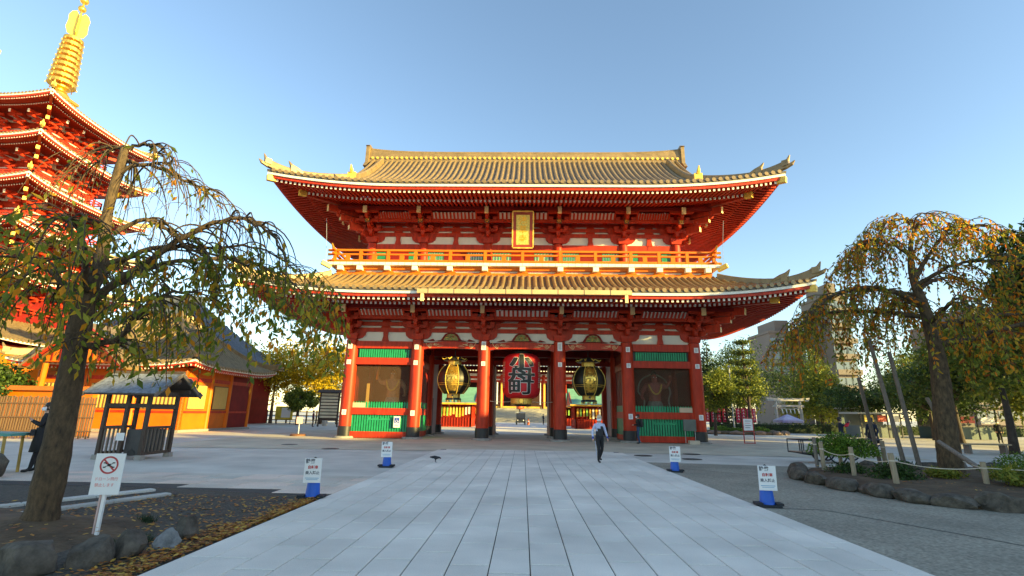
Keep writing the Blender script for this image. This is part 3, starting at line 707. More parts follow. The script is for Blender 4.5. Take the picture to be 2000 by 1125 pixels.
# joints on the white rim
jm = MB().box(-0.012, 0.012, -0.004, 0.0, 0.0, 0.17).mesh('rim_joint', mat('rim_joint', (0.45, 0.38, 0.28), 0.8))
for k in range(-29, 30): ob('rim_joint', jm, gate, (k * 0.4, BY0, 10.225))
for nm, hw, y0, z0, z1 in (('balcony_beam', 11.55, -1.30, 10.02, 10.215), ('balcony_base_beam', 11.50, -1.24, 9.60, 9.86)):
    mb = MB(); mb.box(-hw, hw, y0, y0 + 0.25, z0, z1); mb.box(-hw, hw, 8 - y0 - 0.25, 8 - y0, z0, z1); mb.box(-hw, -hw + 0.25, y0 + 0.25, 7.75 - y0, z0, z1); mb.box(hw - 0.25, hw, y0 + 0.25, 7.75 - y0, z0, z1)
    mb.build(nm, ORNG, gate)
mb = MB(); mb.box(-11.35, 11.35, -1.08, 9.08, 9.5, 10.1); mb.build('balcony_plaster', PLAS, gate)
POST = [0, 2.3, 4.45, 6.6, 8.3, 10.0]
bx = sorted(set([-p for p in POST] + POST))
be = MB().box(-0.17, 0.17, -1.56, -1.2, 9.93, 10.20, 0); be.box(-0.155, 0.155, -1.57, -1.56, 9.95, 10.19, 1)
be = be.mesh('balcony_bracket', [WHT, WHT])
bl = MB().prism([(-0.36, 9.86), (0.36, 9.86), (0.22, 10.02), (-0.22, 10.02)], -1.26, -1.08).mesh('bracket_block', ORNG)
for x in [-11.2] + bx + [11.2]: ob('balcony_bracket', be, gate, (x, 0, 0)); ob('bracket_block', bl, gate, (x, 0, 0))
# railing
RY = -1.42
def rail(z, h, ext):
    mb = MB(); hw = 11.62
    mb.box(-hw - ext, hw + ext, RY - 0.07, RY + 0.07, z, z + h); mb.box(-hw - ext, hw + ext, 8 - RY - 0.07, 8 - RY + 0.07, z, z + h)
    mb.box(-hw - 0.07, -hw + 0.07, RY - ext, 8 - RY + ext, z + 0.003, z + h + 0.003); mb.box(hw - 0.07, hw + 0.07, RY - ext, 8 - RY + ext, z + 0.003, z + h + 0.003)
    return mb
rail(11.14, 0.12, 0.42).build('top_rail', ORNG, gate); rail(10.88, 0.10, 0.36).build('middle_rail', ORNG, gate); rail(10.45, 0.14, 0.30).build('bottom_rail', ORNG, gate)
pm_ = MB().box(-0.09, 0.09, -0.085, 0.085, 10.43, 11.20).mesh('rail_post', ORNG); sm_ = MB().box(-0.13, 0.13, -0.06, 0.06, 10.55, 10.90).mesh('rail_strut', ORNG)
px_ = [-11.62] + bx + [11.62]
for x in px_: ob('rail_post', pm_, gate, (x, RY, 0)); ob('rail_post', pm_, gate, (x, 8 - RY, 0))
for x0, x1 in zip(px_[:-1], px_[1:]): ob('rail_strut', sm_, gate, ((x0 + x1) / 2, RY, 0))
for x in (-11.62, 11.62):
    for y in (1, 3, 5, 7): ob('rail_post', pm_, gate, (x, y, 0))
    s_ = 1 if x > 0 else -1
    for z in (11.2, 10.93, 10.52):
        MB().lathe([(0.085, 0), (0.085, 0.14), (0.02, 0.16)], n=8).build('rail_cap', GOLD, gate).matrix_local = Matrix.Translation((x + s_ * 0.30, RY, z)) @ Matrix.Rotation(s_ * PI / 2, 4, 'Y')
    MB().tube([(x, RY - 0.3, 11.20), (x, RY - 0.45, 11.28), (x + s_ * 0.03, RY - 0.6, 11.45)], [0.07, 0.07, 0.055], 8).build('rail_finial', GOLD, gate)
    mb = MB(); mb.beam((x + s_ * 0.2, BY0 + 0.2, 10.12), (x + s_ * 0.62, BY0 - 0.22, 10.30), 0.22, 0.26, 0); mb.build('balcony_corner_beam', GOLDP, gate)
# ---- roofs
LR = Roof(0, 4, 15.5, 9.0, 7.92, 3.85, 1.78, k=0.6, L=0.72, E=8.0)
UR = Roof(0, 4, 15.0, 8.4, 14.42, 8.4, 5.95, k=0.52, L=0.76, E=8.5, G=11.5, dside=3.5)
for rf, nm, zin in ((LR, 'lower_roof', 8.25), (UR, 'upper_roof', 14.85)):
    rp = ob(nm, MB().box(-10.2, 10.2, 0.9, 7.1, rf.ze + 0.05, rf.ze + 0.4).mesh(nm, DARK), gate)
    rf.pan(rp); rf.rows(rp, 0, 0.374, 0.108)
    for side in (1, 2, 3): rf.rows(rp, side, 0.374, 0.108, joined=True)
    rf.hip_ridges(rp, TILE, d_end=3.5 if rf is UR else 3.7)
    rf.band(rp, 'tile_bed', 0.02, 0.35, -0.12, 0.012, PAN)
    rf.band(rp, 'eave_edge_board', 0.06, 0.30, -0.27, -0.122, WHT)
    rf.band(rp, 'eave_red_board', 0.16, 0.34, -0.43, -0.272, RED)
    rf.rafters(rp, 'flying_rafter', 0.27, 0.30, -0.50, 1.75, -0.30, 0.12, 0.135, sides=(0, 1, 2, 3), single=(0,))
    rf.surface(rp, 'flying_soffit', 0.28, -0.425, 1.9, -0.20, RED)
    rf.band(rp, 'rafter_step_board', 1.60, 1.74, -0.40, -0.37 + 0.02, RED)
    rf.rafters(rp, 'base_rafter', 0.27, 1.62, -0.475, 4.9, 0.30, 0.12, 0.14, sides=(0, 1, 2, 3))
    rf.surface(rp, 'base_soffit', 1.62, -0.40, 4.95, 0.40, RED)
    # corner beams under the hips
    for sx in (-1, 1):
        for sy in (-1, 1):
            lz = rf.ze + rf.L; mb = MB(); cx_, cy_ = sx * rf.W, 4 + sy * rf.H
            p = lambda d, dz: (cx_ - sx * d, cy_ - sy * d, dz)
            mb.beam(p(1.7, rf.ze - 0.12 + rf.lift(0, rf.W - 1.7)), p(0.12, lz - 0.50), 0.24, 0.30, 0); mb.beam(p(0.42, lz - 0.47), p(0.06, lz - 0.52), 0.27, 0.34, 1)
            mb.beam(p(4.9, rf.ze + 0.15), p(1.45, rf.ze - 0.56 + rf.lift(0, rf.W - 1.45)), 0.26, 0.32, 0); mb.beam(p(1.7, rf.ze - 0.50 + rf.lift(0, rf.W - 1.7)), p(1.40, rf.ze - 0.58 + rf.lift(0, rf.W - 1.4)), 0.28, 0.34, 1)
            mb.build('corner_beam', [RED, GOLDP], rp)
    if rf is LR:
        mb = MB(); z_ = rf.ze + rf.rise
        mb.box(-11.62, 11.62, -1.30, -0.9, 9.40, 9.66); mb.box(-11.62, 11.62, 8.9, 9.30, 9.40, 9.66); mb.box(-11.68, -11.3, -0.9, 8.9, 9.40, 9.66); mb.box(11.3, 11.68, -0.9, 8.9, 9.40, 9.66)
        mb.build('roof_abutment', TILE, rp)
    else:
        # gable ends, main ridge, descending ridges
        for s_ in (-1, 1):
            gx = s_ * 10.75; pr = []
            for i in range(17):
                y = -4.4 + 3.6 + (16.8 - 7.2) * i / 16; d = min(y + 4.4, 12.4 - y); pr.append((y, rf.zr(0, 0, d)))
            poly = [(y, z - 0.12) for y, z in pr]
            base = min(z for _, z in poly); mb = MB(); mb.prism(poly, gx - 0.05, gx + 0.05, axis='x'); mb.build('gable_wall', REDD, rp)
            bb = MB(); o_ = [(s_ * 11.52, y, z - 0.06) for y, z in pr]; i_ = [(s_ * 11.52, y, z - 0.46) for y, z in pr]; o2 = [(s_ * 11.40, y, z - 0.06) for y, z in pr]; i2 = [(s_ * 11.40, y, z - 0.46) for y, z in pr]
            bb.grid([o_, i_, i2, o2, o_]); bb.build('bargeboard', RED, rp)
            ed = MB(); ed.tube([(s_ * 11.5, y, z + 0.06) for y, z in pr], 0.13, 8); ed.build('verge_tiles', TILE, rp)
            MB().prism([(3.4, 18.9), (4.6, 18.9), (4.35, 18.1), (4, 17.7), (3.65, 18.1)], s_ * 11.56 - 0.04, s_ * 11.56 + 0.04, axis='x').build('gable_pendant', GOLDP, rp)
            for sy in (-1, 1):
                mb = MB(); a = []
                for i in range(13):
                    d = 2.35 + (7.7 - 2.35) * i / 12; y = 4 + sy * (8.4 - d); fl = 0.22 * max(0, 1 - i / 3.0); a.append(Vector((s_ * (10.75 + 0.10 * (12 - i) / 12), y, rf.zr(0, 0, d) + fl * 0.6)))
                L0 = [p + Vector((-0.2, 0, -0.08)) for p in a]; T0 = [p + Vector((-0.12, 0, 0.42)) for p in a]; T1 = [p + Vector((0.12, 0, 0.42)) for p in a]; R0 = [p + Vector((0.2, 0, -0.08)) for p in a]
                mb.grid([L0, T0, T1, R0, L0]); mb.f.append((0, 13, 26, 39)); mb.m.append(0); mb.tube([p + Vector((0, 0, 0.43)) for p in a], 0.10, 6)
                dr_ = mb.build('descending_ridge', TILE, rp)
                e = a[0]; q = MB(); q.cb((e.x, e.y + sy * 0.05, e.z + 0.22), (0.5, 0.16, 0.62)); q.tube([(e.x, e.y, e.z + 0.45), (e.x, e.y + sy * 0.2, e.z + 0.68), (e.x, e.y + sy * 0.32, e.z + 0.95)], [0.15, 0.11, 0.03], 6)
                q.lathe([(0.2, -0.05), (0.16, 0.05)], (e.x, e.y + sy * 0.1, e.z + 0.1), 8); q.build('ridge_end_tile', GOLDP, dr_)
        zt = 20.35
        mr_ = MB(); n = 24; secs = []
        for i in range(n + 1):
            x = -11.9 + 23.8 * i / n; lf = 0.30 * (abs(x) / 11.9) ** 6
            secs.append([(x, 4 - 0.34, zt - 0.35), (x, 4 - 0.22, zt + 0.46 + lf), (x, 4 + 0.22, zt + 0.46 + lf), (x, 4 + 0.34, zt - 0.35)])
        mr_.grid([[s[k] for s in secs] for k in (0, 1, 2, 3, 0)])
        mr_.tube([(s[1][0], 4, s[1][2] + 0.06) for s in secs], 0.20, 8)
        ridge = mr_.build('main_ridge', TILE, rp)
        rt_ = MB().lathe([(0.10, -0.03), (0.10, 0.03)], n=8).mesh('ridge_disc', GOLDP)
        for k in range(-31, 32): ob('ridge_disc', rt_, ridge, (k * 0.374, 4 - 0.36, zt + 0.02), rot=(PI / 2, 0, 0))
        for s_ in (-1, 1):
            mb = MB(); mb.box(s_ * 12.0 - 0.13, s_ * 12.0 + 0.13, 3.55, 4.45, zt - 0.5, zt + 0.98); mb.prism([(3.45, zt + 0.98), (4.55, zt + 0.98), (4.3, zt + 1.16), (3.7, zt + 1.16)], s_ * 12.0 - 0.15, s_ * 12.0 + 0.15, axis='x')
            mb.prism([(3.1, zt - 0.9), (4.9, zt - 0.9), (4.5, zt - 0.4), (3.5, zt - 0.4)], s_ * 12.0 - 0.12, s_ * 12.0 + 0.12, axis='x')
            mb.build('ridge_end_board', TILE, ridge)
# golden gutter along the middle of the lower eave
mb = MB(); GX0, GX1 = -5.55, 5.75
mb.box(GX0, GX1, -5.16, -5.0, 7.62, 7.86)
gut = mb.build('gutter', mat('brass_gutter', (0.72, 0.48, 0.20), 0.4, metal=0.4, var=0.12), gate)
sg = MB().box(-0.015, 0.015, -5.175, -4.99, 7.60, 7.88).mesh('gutter_seam', mat('gutter_seam', (0.12, 0.08, 0.04), 0.6))
x = GX0 + 0.6
while x < GX1: ob('gutter_seam', sg, gut, (x, 0, 0)); x += 1.37
for x in (GX0 + 0.28, GX1 - 0.28): MB().box(x - 0.08, x + 0.08, -5.13, -5.0, 7.20, 7.62).build('downpipe', CREAM, gut)
# thin cables hanging from the upper corners
for s_ in (-1, 1):
    tag(MB().tube([(s_ * 12.3, -1.7, 13.2), (s_ * 12.15, -1.75, 12.0), (s_ * 12.05, -1.7, 10.42)], 0.012, 5).build('cable', mat('grey_cable', (0.3, 0.33, 0.4), 0.6)), 'thin grey cable hanging from the upper eave at the %s end of the balcony' % ('right' if s_ > 0 else 'left'), 'cable', 'cables at the balcony ends')

# ---- name plaque over the balcony
pq = thing('name_plaque', 'tall golden name plaque in a red frame hung under the upper eave', 'plaque', (0.0, -0.95, 11.62))
tl = Matrix.Rotation(R(14), 4, 'X')
def tp(mb):
    mb.v = [tuple(tl @ Vector(p)) for p in mb.v]; return mb
tp(MB().box(-0.42, 0.42, -0.04, 0.04, 0.18, 2.05)).build('panel', mat('plaque_gold', (0.72, 0.55, 0.12), 0.45, metal=0.3, var=0.3, scale=10), pq)
fr = MB(); fr.box(-0.62, -0.42, -0.07, 0.07, 0.0, 2.24); fr.box(0.42, 0.62, -0.07, 0.07, 0.0, 2.24); fr.box(-0.42, 0.42, -0.07, 0.07, 2.05, 2.24); fr.box(-0.42, 0.42, -0.07, 0.07, 0.0, 0.18)
tp(fr).build('frame', mat('plaque_red', (0.30, 0.03, 0.015), 0.5), pq)
fe = MB()
for k in range(9):
    z0 = 0.02 + k * 0.25
    for s_ in (-1, 1): fe.cb((s_ * 0.645, -0.03, z0 + 0.12), (0.07 + 0.02 * (k % 2), 0.12, 0.245))
for k in range(5): fe.cb((-0.5 + k * 0.25, -0.03, 2.27), (0.245, 0.12, 0.07 + 0.02 * (k % 2))); fe.cb((-0.5 + k * 0.25, -0.03, -0.02), (0.245, 0.12, 0.06 + 0.02 * (k % 2)))
tp(fe).build('gilt_edge', GOLDP, pq)
for k, ch in enumerate('浅草寺'):
    me = text_mesh(ch, 0.50, 0.008); me.materials.clear(); me.materials.append(mat('plaque_letter', (0.85, 0.42, 0.03), 0.4, metal=0.4)); 
    for v in me.vertices: v.co = tl @ Vector((v.co.x, -0.052, 1.68 - k * 0.57 + v.co.y))
    me.name = 'letter'; ob('letter', me, pq)

# ---- great red paper lantern
def wrap(me, cx_z, radius_of, eps, cuts=10):
    """bend a flat glyph mesh (x, y) round a vertical barrel: x becomes arc length, y height"""
    bm = bmesh.new(); bm.from_mesh(me)
    xs_ = [v.co.x for v in bm.verts]; ys_ = [v.co.y for v in bm.verts]
    for ax, lo, hi in ((0, min(xs_), max(xs_)), (1, min(ys_), max(ys_))):
        for k in range(1, cuts):
            c = [0, 0, 0]; c[ax] = lo + (hi - lo) * k / cuts; nn = [0, 0, 0]; nn[ax] = 1
            bmesh.ops.bisect_plane(bm, geom=bm.verts[:] + bm.edges[:] + bm.faces[:], dist=1e-6, plane_co=c, plane_no=nn)
    for v in bm.verts:
        z = cx_z + v.co.y; rr = radius_of(z); a = v.co.x / 1.15; v.co = Vector((math.sin(a) * (rr + eps), -math.cos(a) * (rr + eps), z))
    bm.to_mesh(me); bm.free(); return me
LH = 2.78
def lan_r(z):
    u = abs(z - LH / 2) / (LH / 2); u = min(u, 1.0)
    return 1.20 * (1 - 0.02 * u) if u < 0.55 else 0.55 + 0.638 * math.sqrt(max(0.0, 1 - ((u - 0.55) / 0.45) ** 2.4))
lan = thing('red_lantern', 'giant red paper lantern with black 小舟町 lettering hanging in the middle passage', 'lantern', (0.0, 1.2, 2.42))
mb = MB(); prof = []
for i in range(81):
    z = LH * i / 80; prof.append((lan_r(z) + (0.008 if i % 2 else -0.004), z))
LRED = mat('lantern_paper', (0.62, 0.012, 0.018), 0.6, var=0.12, scale=4)
bd = mb.lathe(prof, n=48).build('paper_body', LRED, lan, smooth=True)
glyph_w = mat('lantern_white', (0.80, 0.76, 0.70), 0.6); glyph_k = mat('lantern_black', (0.02, 0.025, 0.022), 0.5)
for k, (ch, zc, szx, szy) in enumerate((('小', 2.20, 1.56, 0.96), ('舟', 1.44, 1.74, 1.02), ('町', 0.66, 1.62, 0.88))):
    bw = (0.03, 0.012, 0.0)[k]; base_ = text_mesh(ch, 1.0, bw); co = np.array([v.co for v in base_.vertices]); lo = co.min(0); hi = co.max(0)
    for v in base_.vertices: v.co.x = (v.co.x - (lo[0] + hi[0]) / 2) * (szx - 0.12) / (hi[0] - lo[0]); v.co.y = (v.co.y - (lo[1] + hi[1]) / 2) * (szy - 0.10) / (hi[1] - lo[1])
    for nm, m, sh, eps0, nn in (('letter_outline', glyph_w, (0.070, 0.064, 0.062)[k], 0.014, 12), ('letter', glyph_k, (0.042, 0.034, 0.030)[k], 0.034, 8)):
        vv, ff = [], []
        for q in range(nn):       # brush weight: the glyph laid over itself in a small circle, each layer a hair higher
            me = base_.copy(); dx, dy = sh * math.cos(2 * PI * q / nn), sh * math.sin(2 * PI * q / nn)
            for v in me.vertices: v.co.x += dx; v.co.y += dy
            wrap(me, zc, lan_r, eps0 + 0.0011 * q, 9); o = len(vv); vv += [tuple(v.co) for v in me.vertices]; ff += [tuple(i + o for i in p.vertices) for p in me.polygons]; bpy.data.meshes.remove(me)
        me = bpy.data.meshes.new(nm); me.from_pydata(vv, [], ff); me.materials.append(m); ob(nm, me, lan)
for s_ in (-1, 1):      # small vertical lettering on the flanks, too fine to read
    for k in range(5):
        q = MB(); zc = 2.1 - k * 0.33
        def pch(a0, a1, z0, z1):
            q.grid([[(math.sin(s_ * a) * (lan_r(z) + 0.012), -math.cos(s_ * a) * (lan_r(z) + 0.012), z) for a in (a0, (a0 + a1) / 2, a1)] for z in (z0, z1)])
        for z0, z1 in ((-0.13, -0.10), (-0.02, 0.01), (0.10, 0.13)): pch(1.02, 1.25, zc + z0, zc + z1)
        for a0 in (1.04, 1.13, 1.21): pch(a0, a0 + 0.025, zc - 0.12, zc + 0.12)
        q.build('side_letter', glyph_w if k % 2 else mat('lantern_gold_text', (0.7, 0.55, 0.3), 0.6), lan)
MB().lathe([(0.60, 2.72), (0.68, 2.76), (0.66, 2.90), (0.4, 2.95)], n=32).build('top_ring', BLK, lan, smooth=False)
mb = MB(); mb.lathe([(0.56, -0.34), (0.66, -0.30), (0.66, 0.02), (0.6, 0.06)], n=32); mb.build('base_ring', GOLDP, lan)
MB().lathe([(0.16, -0.02), (0.13, 0.02)], n=12).build('crest', GOLD, lan).matrix_local = Matrix.Translation((0, -0.665, -0.14)) @ Matrix.Rotation(PI / 2, 4, 'X')
MB().lathe([(0.30, -0.46), (0.44, -0.34)], n=16).build('base_fringe', BLK, lan)
MB().tube([(0, 0, 2.9), (0, 0, 3.36)], 0.05, 8).build('hanger', BLK, lan)

# ---- two black-and-gold copper lanterns
CAGE = mat('lantern_mesh_black', (0.03, 0.03, 0.022), 0.45, metal=0.3, var=0.3)
def copper_lantern(loc, label):
    t = thing('copper_lantern', label, 'lantern', loc, group='black and gold hanging lanterns')
    rr = lambda u: 0.36 + 0.68 * math.sin(PI * (0.08 + 0.84 * u)) ** 0.75
    H_ = 1.75; prof = [(rr(i / 20), H_ * i / 20) for i in range(21)]
    MB().lathe(prof, n=32).build('body', CAGE, t, smooth=True)
    for k in range(8):
        a = PI / 8 + k * PI / 4; MB().tube([((rr(i / 14) + 0.015) * math.cos(a), (rr(i / 14) + 0.015) * math.sin(a), H_ * i / 14) for i in range(15)], 0.026, 6).build('gilt_rib', GOLDP, t)
    for z in (0.52, 0.62): MB().lathe([(rr(z / H_) + 0.012, z - 0.012), (rr(z / H_) + 0.024, z), (rr(z / H_) + 0.012, z + 0.012)], n=32).build('band', GOLDP, t)
    # raised gold characters on the front panel
    mb = MB(); r_ = random.Random(4)
    pn = thing  # noqa
    for k, ch in enumerate('魚がし'):
        me = text_mesh(ch, 0.56, 0.035)
        bm = bmesh.new(); bm.from_mesh(me)
        for v in bm.verts:
            z = 1.38 - k * 0.47 + v.co.y; rad = rr(min(max(z / H_, 0), 1)) + 0.03; a = v.co.x * 1.15 / rad; v.co = Vector((math.sin(a) * rad, -math.cos(a) * rad, z))
        bm.to_mesh(me); bm.free(); me.materials.clear(); me.materials.append(GOLD); me.name = 'gold_letter'; ob('gold_letter', me, t)
    q = MB()
    for i in range(30):
        z = 0.22 + 1.36 * i / 29
    P = [[(math.sin(a) * (rr(z / H_) + 0.008), -math.cos(a) * (rr(z / H_) + 0.008), z) for a in [(-0.34 + 0.68 * j / 8) for j in range(9)]] for z in [0.16 + 1.46 * i / 16 for i in range(17)]]
    q.grid(P); q.build('gilt_panel', mat('gilt_panel', (0.30, 0.17, 0.03), 0.45, metal=0.4, var=0.9, scale=9, col2=(0.85, 0.5, 0.08)), t, smooth=True)
    mb = MB(); mb.lathe([(0.40, 1.70), (0.42, 1.76), (0.42, 2.02), (0.40, 2.04)], n=8); mb.build('neck', GOLDP, t)
    mb = MB(); mb.lathe([(0.74, 2.04), (0.66, 2.12), (0.42, 2.24), (0.2, 2.34), (0.06, 2.36)], n=8); mb.build('cap', BLK, t)
    for k in range(8):
        a = k * PI / 4 + PI / 8; MB().tube([(0.42 * math.cos(a), 0.42 * math.sin(a), 2.24), (0.70 * math.cos(a), 0.70 * math.sin(a), 2.10), (0.82 * math.cos(a), 0.82 * math.sin(a), 2.17)], [0.03, 0.035, 0.02], 6).build('cap_rib', GOLDP, t)
    mb = MB(); mb.lathe([(0.36, -0.26), (0.42, -0.24), (0.42, 0.0), (0.40, 0.04)], n=8); mb.build('foot', GOLDP, t)
    MB().lathe([(0.5, -0.36), (0.46, -0.26), (0.3, -0.25)], n=8).build('foot_rim', BLK, t)
    for k in range(8):
        a = k * PI / 4; MB().lathe([(0.01, -0.50), (0.05, -0.46), (0.05, -0.42), (0.02, -0.36)], (0.44 * math.cos(a), 0.44 * math.sin(a), 0), 8).build('bell_drop', GOLD, t)
    MB().box(-0.06, 0.06, -0.445, -0.42, -0.17, -0.05).build('crest', BLK, t)
    MB().tube([(0, 0, 2.3), (0, 0, 3.1)], 0.03, 6).build('hanger', BLK, t)
copper_lantern((-4.22, 1.0, 2.66), 'black and gold bronze lantern hanging left of the giant red lantern')
copper_lantern((4.18, 1.0, 2.66), 'black and gold bronze lantern hanging right of the giant red lantern')
# rope slung across the passages
def sag_rope(p0, p1, sag, r_=0.012, n=10):
    p0 = Vector(p0); p1 = Vector(p1); return MB().tube([p0.lerp(p1, i / n) - Vector((0, 0, sag * 4 * (i / n) * (1 - i / n))) for i in range(n + 1)], r_, 5)
ROPE = mat('pale_rope', (0.6, 0.52, 0.40), 0.9)
for i, (x0, x1, nm) in enumerate(((-W1 + CR, -0.66, 'left of the red lantern base'), (0.66, W1 - CR, 'right of the red lantern base'))):
    tag(sag_rope((x0, 0.9, 2.25), (x1, 1.15, 2.25), 0.04, 0.018).build('guy_rope', ROPE), 'pale guy rope tied to the column ' + nm, 'rope', 'guy ropes of the red lantern')
# ================================================================= FIVE-STOREYED PAGODA
PCX, PCY = -53.75, 18.2
pag = thing('pagoda', 'tall vermilion five-storey pagoda with golden spire behind the left tree', 'pagoda', (PCX, PCY, 0))
for i in range(5):
    zc = 31.9 - 4.62 * i; hw = 6.95 + 0.27 * i; L_ = 0.6; ze = zc - L_ + 0.2
    D_ = 6.95 if i == 0 else 4.2; rise = 3.7 if i == 0 else 1.7
    rf = Roof(0, 0, hw, hw, ze, D_, rise, k=0.7, L=L_, E=6.0)
    body = 3.0 + 0.27 * i
    rp = ob('storey', MB().box(-body, body, -body, body, ze - 2.9, ze + 0.6).mesh('storey', PLAS), pag)
    rf.pan(rp, m=PAN)
    for side in range(4): rf.rows(rp, side, 0.36, 0.10, joined=True)
    rf.hip_ridges(rp, TILE, wd=0.24, ht=0.26, d_end=min(D_, 6.3), mid=False, capm=GOLDP)
    rf.band(rp, 'eave_edge_board', 0.03, 0.2, -0.20, 0.0, WHT, 30); rf.band(rp, 'eave_red_board', 0.12, 0.28, -0.34, -0.202, RED, 30)
    rf.rafters(rp, 'flying_rafter', 0.25, 0.26, -0.40, 1.35, -0.24, 0.11, 0.12, sides=(0, 1))
    rf.surface(rp, 'flying_soffit', 0.24, -0.33, 1.5, -0.16, RED, 24)
    rf.rafters(rp, 'base_rafter', 0.25, 1.25, -0.42, hw - body, 0.22, 0.11, 0.12, sides=(0, 1))
    rf.surface(rp, 'base_soffit', 1.25, -0.35, hw - body, 0.3, RED, 24)
    # brackets with white noses, wall beams, columns, balcony rail
    mb = MB()
    for side in range(4):
        ca, sa = math.cos(side * PI / 2), math.sin(side * PI / 2)
        def T(a, o_): return (a * ca + o_ * sa, a * sa - o_ * ca)
        for a in (-body, -body / 3, body / 3, body):
            for k in range(3):
                o_ = 0.55 * (k + 1); z = ze - 1.75 + 0.42 * k
                mb.beam((*T(a, 0), z), (*T(a, body + o_), z), 0.2, 0.24, 0, 0)
                mb.beam((*T(a - 0.55 - 0.1 * k, body + o_ - 0.15), z + 0.22), (*T(a + 0.55 + 0.1 * k, body + o_ - 0.15), z + 0.22), 0.2, 0.2)
            mb.beam((*T(a, body), ze - 0.30), (*T(a, body + 2.15), ze - 0.62), 0.24, 0.34, 0, 1)
            mb.beam((*T(a, body), ze - 2.9), (*T(a, body + 0.02), ze - 2.85), 0.3, 0.3)
            mb.tube([(*T(a, body + 0.02), ze - 3.4), (*T(a, body + 0.02), ze - 1.7)], 0.24, 8)
        for z, o_ in ((ze - 1.9, 0.08), (ze - 1.2, 0.1), (ze - 2.75, 0.1)): mb.beam((*T(-body - 0.3, body + o_), z), (*T(body + 0.3, body + o_), z), 0.22, 0.3)
        mb.beam((*T(body * 0.9, body * 0.9), ze - 0.25), (*T(body + 2.6, body + 2.6), ze - 0.62), 0.28, 0.36, 0, 2)
        mb.beam((*T(body * 0.9, body * 0.9), ze - 1.0), (*T(body + 1.7, body + 1.7), ze - 1.15), 0.28, 0.36, 0, 2)
        mb.beam((*T(hw - 1.6, hw - 1.6), ze - 0.1), (*T(hw - 0.15, hw - 0.15), ze + L_ - 0.40), 0.22, 0.28, 0, 1)
        mb.beam((*T(-body - 0.9, body + 0.9), ze - 2.55), (*T(body + 0.9, body + 0.9), ze - 2.55), 0.1, 0.12)
        mb.beam((*T(-body - 0.9, body + 0.9), ze - 2.25), (*T(body + 0.9, body + 0.9), ze - 2.25), 0.1, 0.12)
        for k in range(9): aa = -body - 0.9 + (2 * body + 1.8) * k / 8; mb.beam((*T(aa, body + 0.9), ze - 3.0), (*T(aa, body + 0.9), ze - 2.2), 0.12, 0.12)
    mb.build('bracket_tier', [RED, WHT, GOLDP], rp, kind='stuff')
# podium building
mb = MB(); mb.box(-10, 10, -10, 10, 0, 6.5); mb.build('podium', ORNG, pag)
rf = Roof(0, 0, 11.6, 11.6, 6.75, 6.6, 2.6, k=0.65, L=0.4, E=5.0); rp = ob('podium_roof', MB().box(-9.5, 9.5, -9.5, 9.5, 6.7, 6.9).mesh('podium_roof', REDD), pag); rf.pan(rp, m=PAN)
for side in (0, 1): rf.rows(rp, side, 0.36, 0.10, joined=True)
rf.band(rp, 'eave_edge_board', 0.03, 0.2, -0.16, 0.0, WHT, 24)
mb = MB(); mb.box(-10.2, 10.2, -10.2, 10.2, 6.2, 6.55); mb.build('podium_cornice', RED, pag)
mb = MB(); mb.box(-4.6, 4.6, -4.6, 4.6, 7.0, 12.0); mb.build('lower_storey', REDD, pag)
# spire
sp = MB(); zt0 = 35.0
spo = ob('spire', MB().box(-1.15, 1.15, -1.15, 1.15, 34.4, 35.6).box(-1.35, 1.35, -1.35, 1.35, 35.6, 35.9).mesh('spire', GOLD), pag)
MB().lathe([(1.05, 35.9), (1.0, 36.3), (0.7, 36.7), (0.42, 36.85), (0.42, 37.0), (0.9, 37.15), (0.9, 37.3), (0.3, 37.4)], n=16).build('inverted_bowl', GOLD, spo, smooth=False)
MB().tube([(0, 0, 37.2), (0, 0, 49.6)], [0.2, 0.1], 10).build('mast', GOLD, spo)
for k in range(9):
    z = 37.75 + k * 0.74; r_ = 1.32 - 0.045 * k
    q = MB(); q.lathe([(r_ - 0.1, -0.17), (r_, -0.19), (r_, 0.17), (r_ - 0.1, 0.19)], (0, 0, z), 20)
    for a in range(4): q.beam((0, 0, z), (r_ * math.cos(a * PI / 2), r_ * math.sin(a * PI / 2), z), 0.1, 0.2)
    q.lathe([(0.3, -0.2), (0.36, 0), (0.3, 0.2)], (0, 0, z), 8)
    for a in range(8): q.lathe([(0.07, -0.2), (0.05, 0.0)], ((r_ + 0.04) * math.cos(a * PI / 4), (r_ + 0.04) * math.sin(a * PI / 4), z - 0.2), 5)
    q.build('ring', GOLD, spo)
for a in range(4):
    ca, sa = math.cos(a * PI / 2 + PI / 4), math.sin(a * PI / 2 + PI / 4); q = MB(); out = [(0.12, 44.3), (0.75, 44.45), (1.0, 45.2), (0.92, 46.2), (0.98, 46.9), (0.75, 47.5), (0.4, 47.75), (0.12, 47.3)]
    o = len(q.v)
    for s_ in (-0.03, 0.03):
        for r_, z in out: q.v.append((r_ * ca - s_ * sa, r_ * sa + s_ * ca, z))
    n = len(out); q.f.append(tuple(range(n))); q.m.append(0); q.f.append(tuple(reversed(range(n, 2 * n)))); q.m.append(0)
    for i in range(n): q.f.append((i, (i + 1) % n, n + (i + 1) % n, n + i)); q.m.append(0)
    q.build('flame_plate', GOLD, spo)
for z, r_ in ((48.2, 0.42), (49.4, 0.46)): MB().lathe([(0.05, -r_), (r_ * 0.8, -r_ * 0.6), (r_, 0), (r_ * 0.8, r_ * 0.6), (0.05, r_ * 1.2)], (0, 0, z), 12).build('jewel', GOLD, spo, smooth=True)

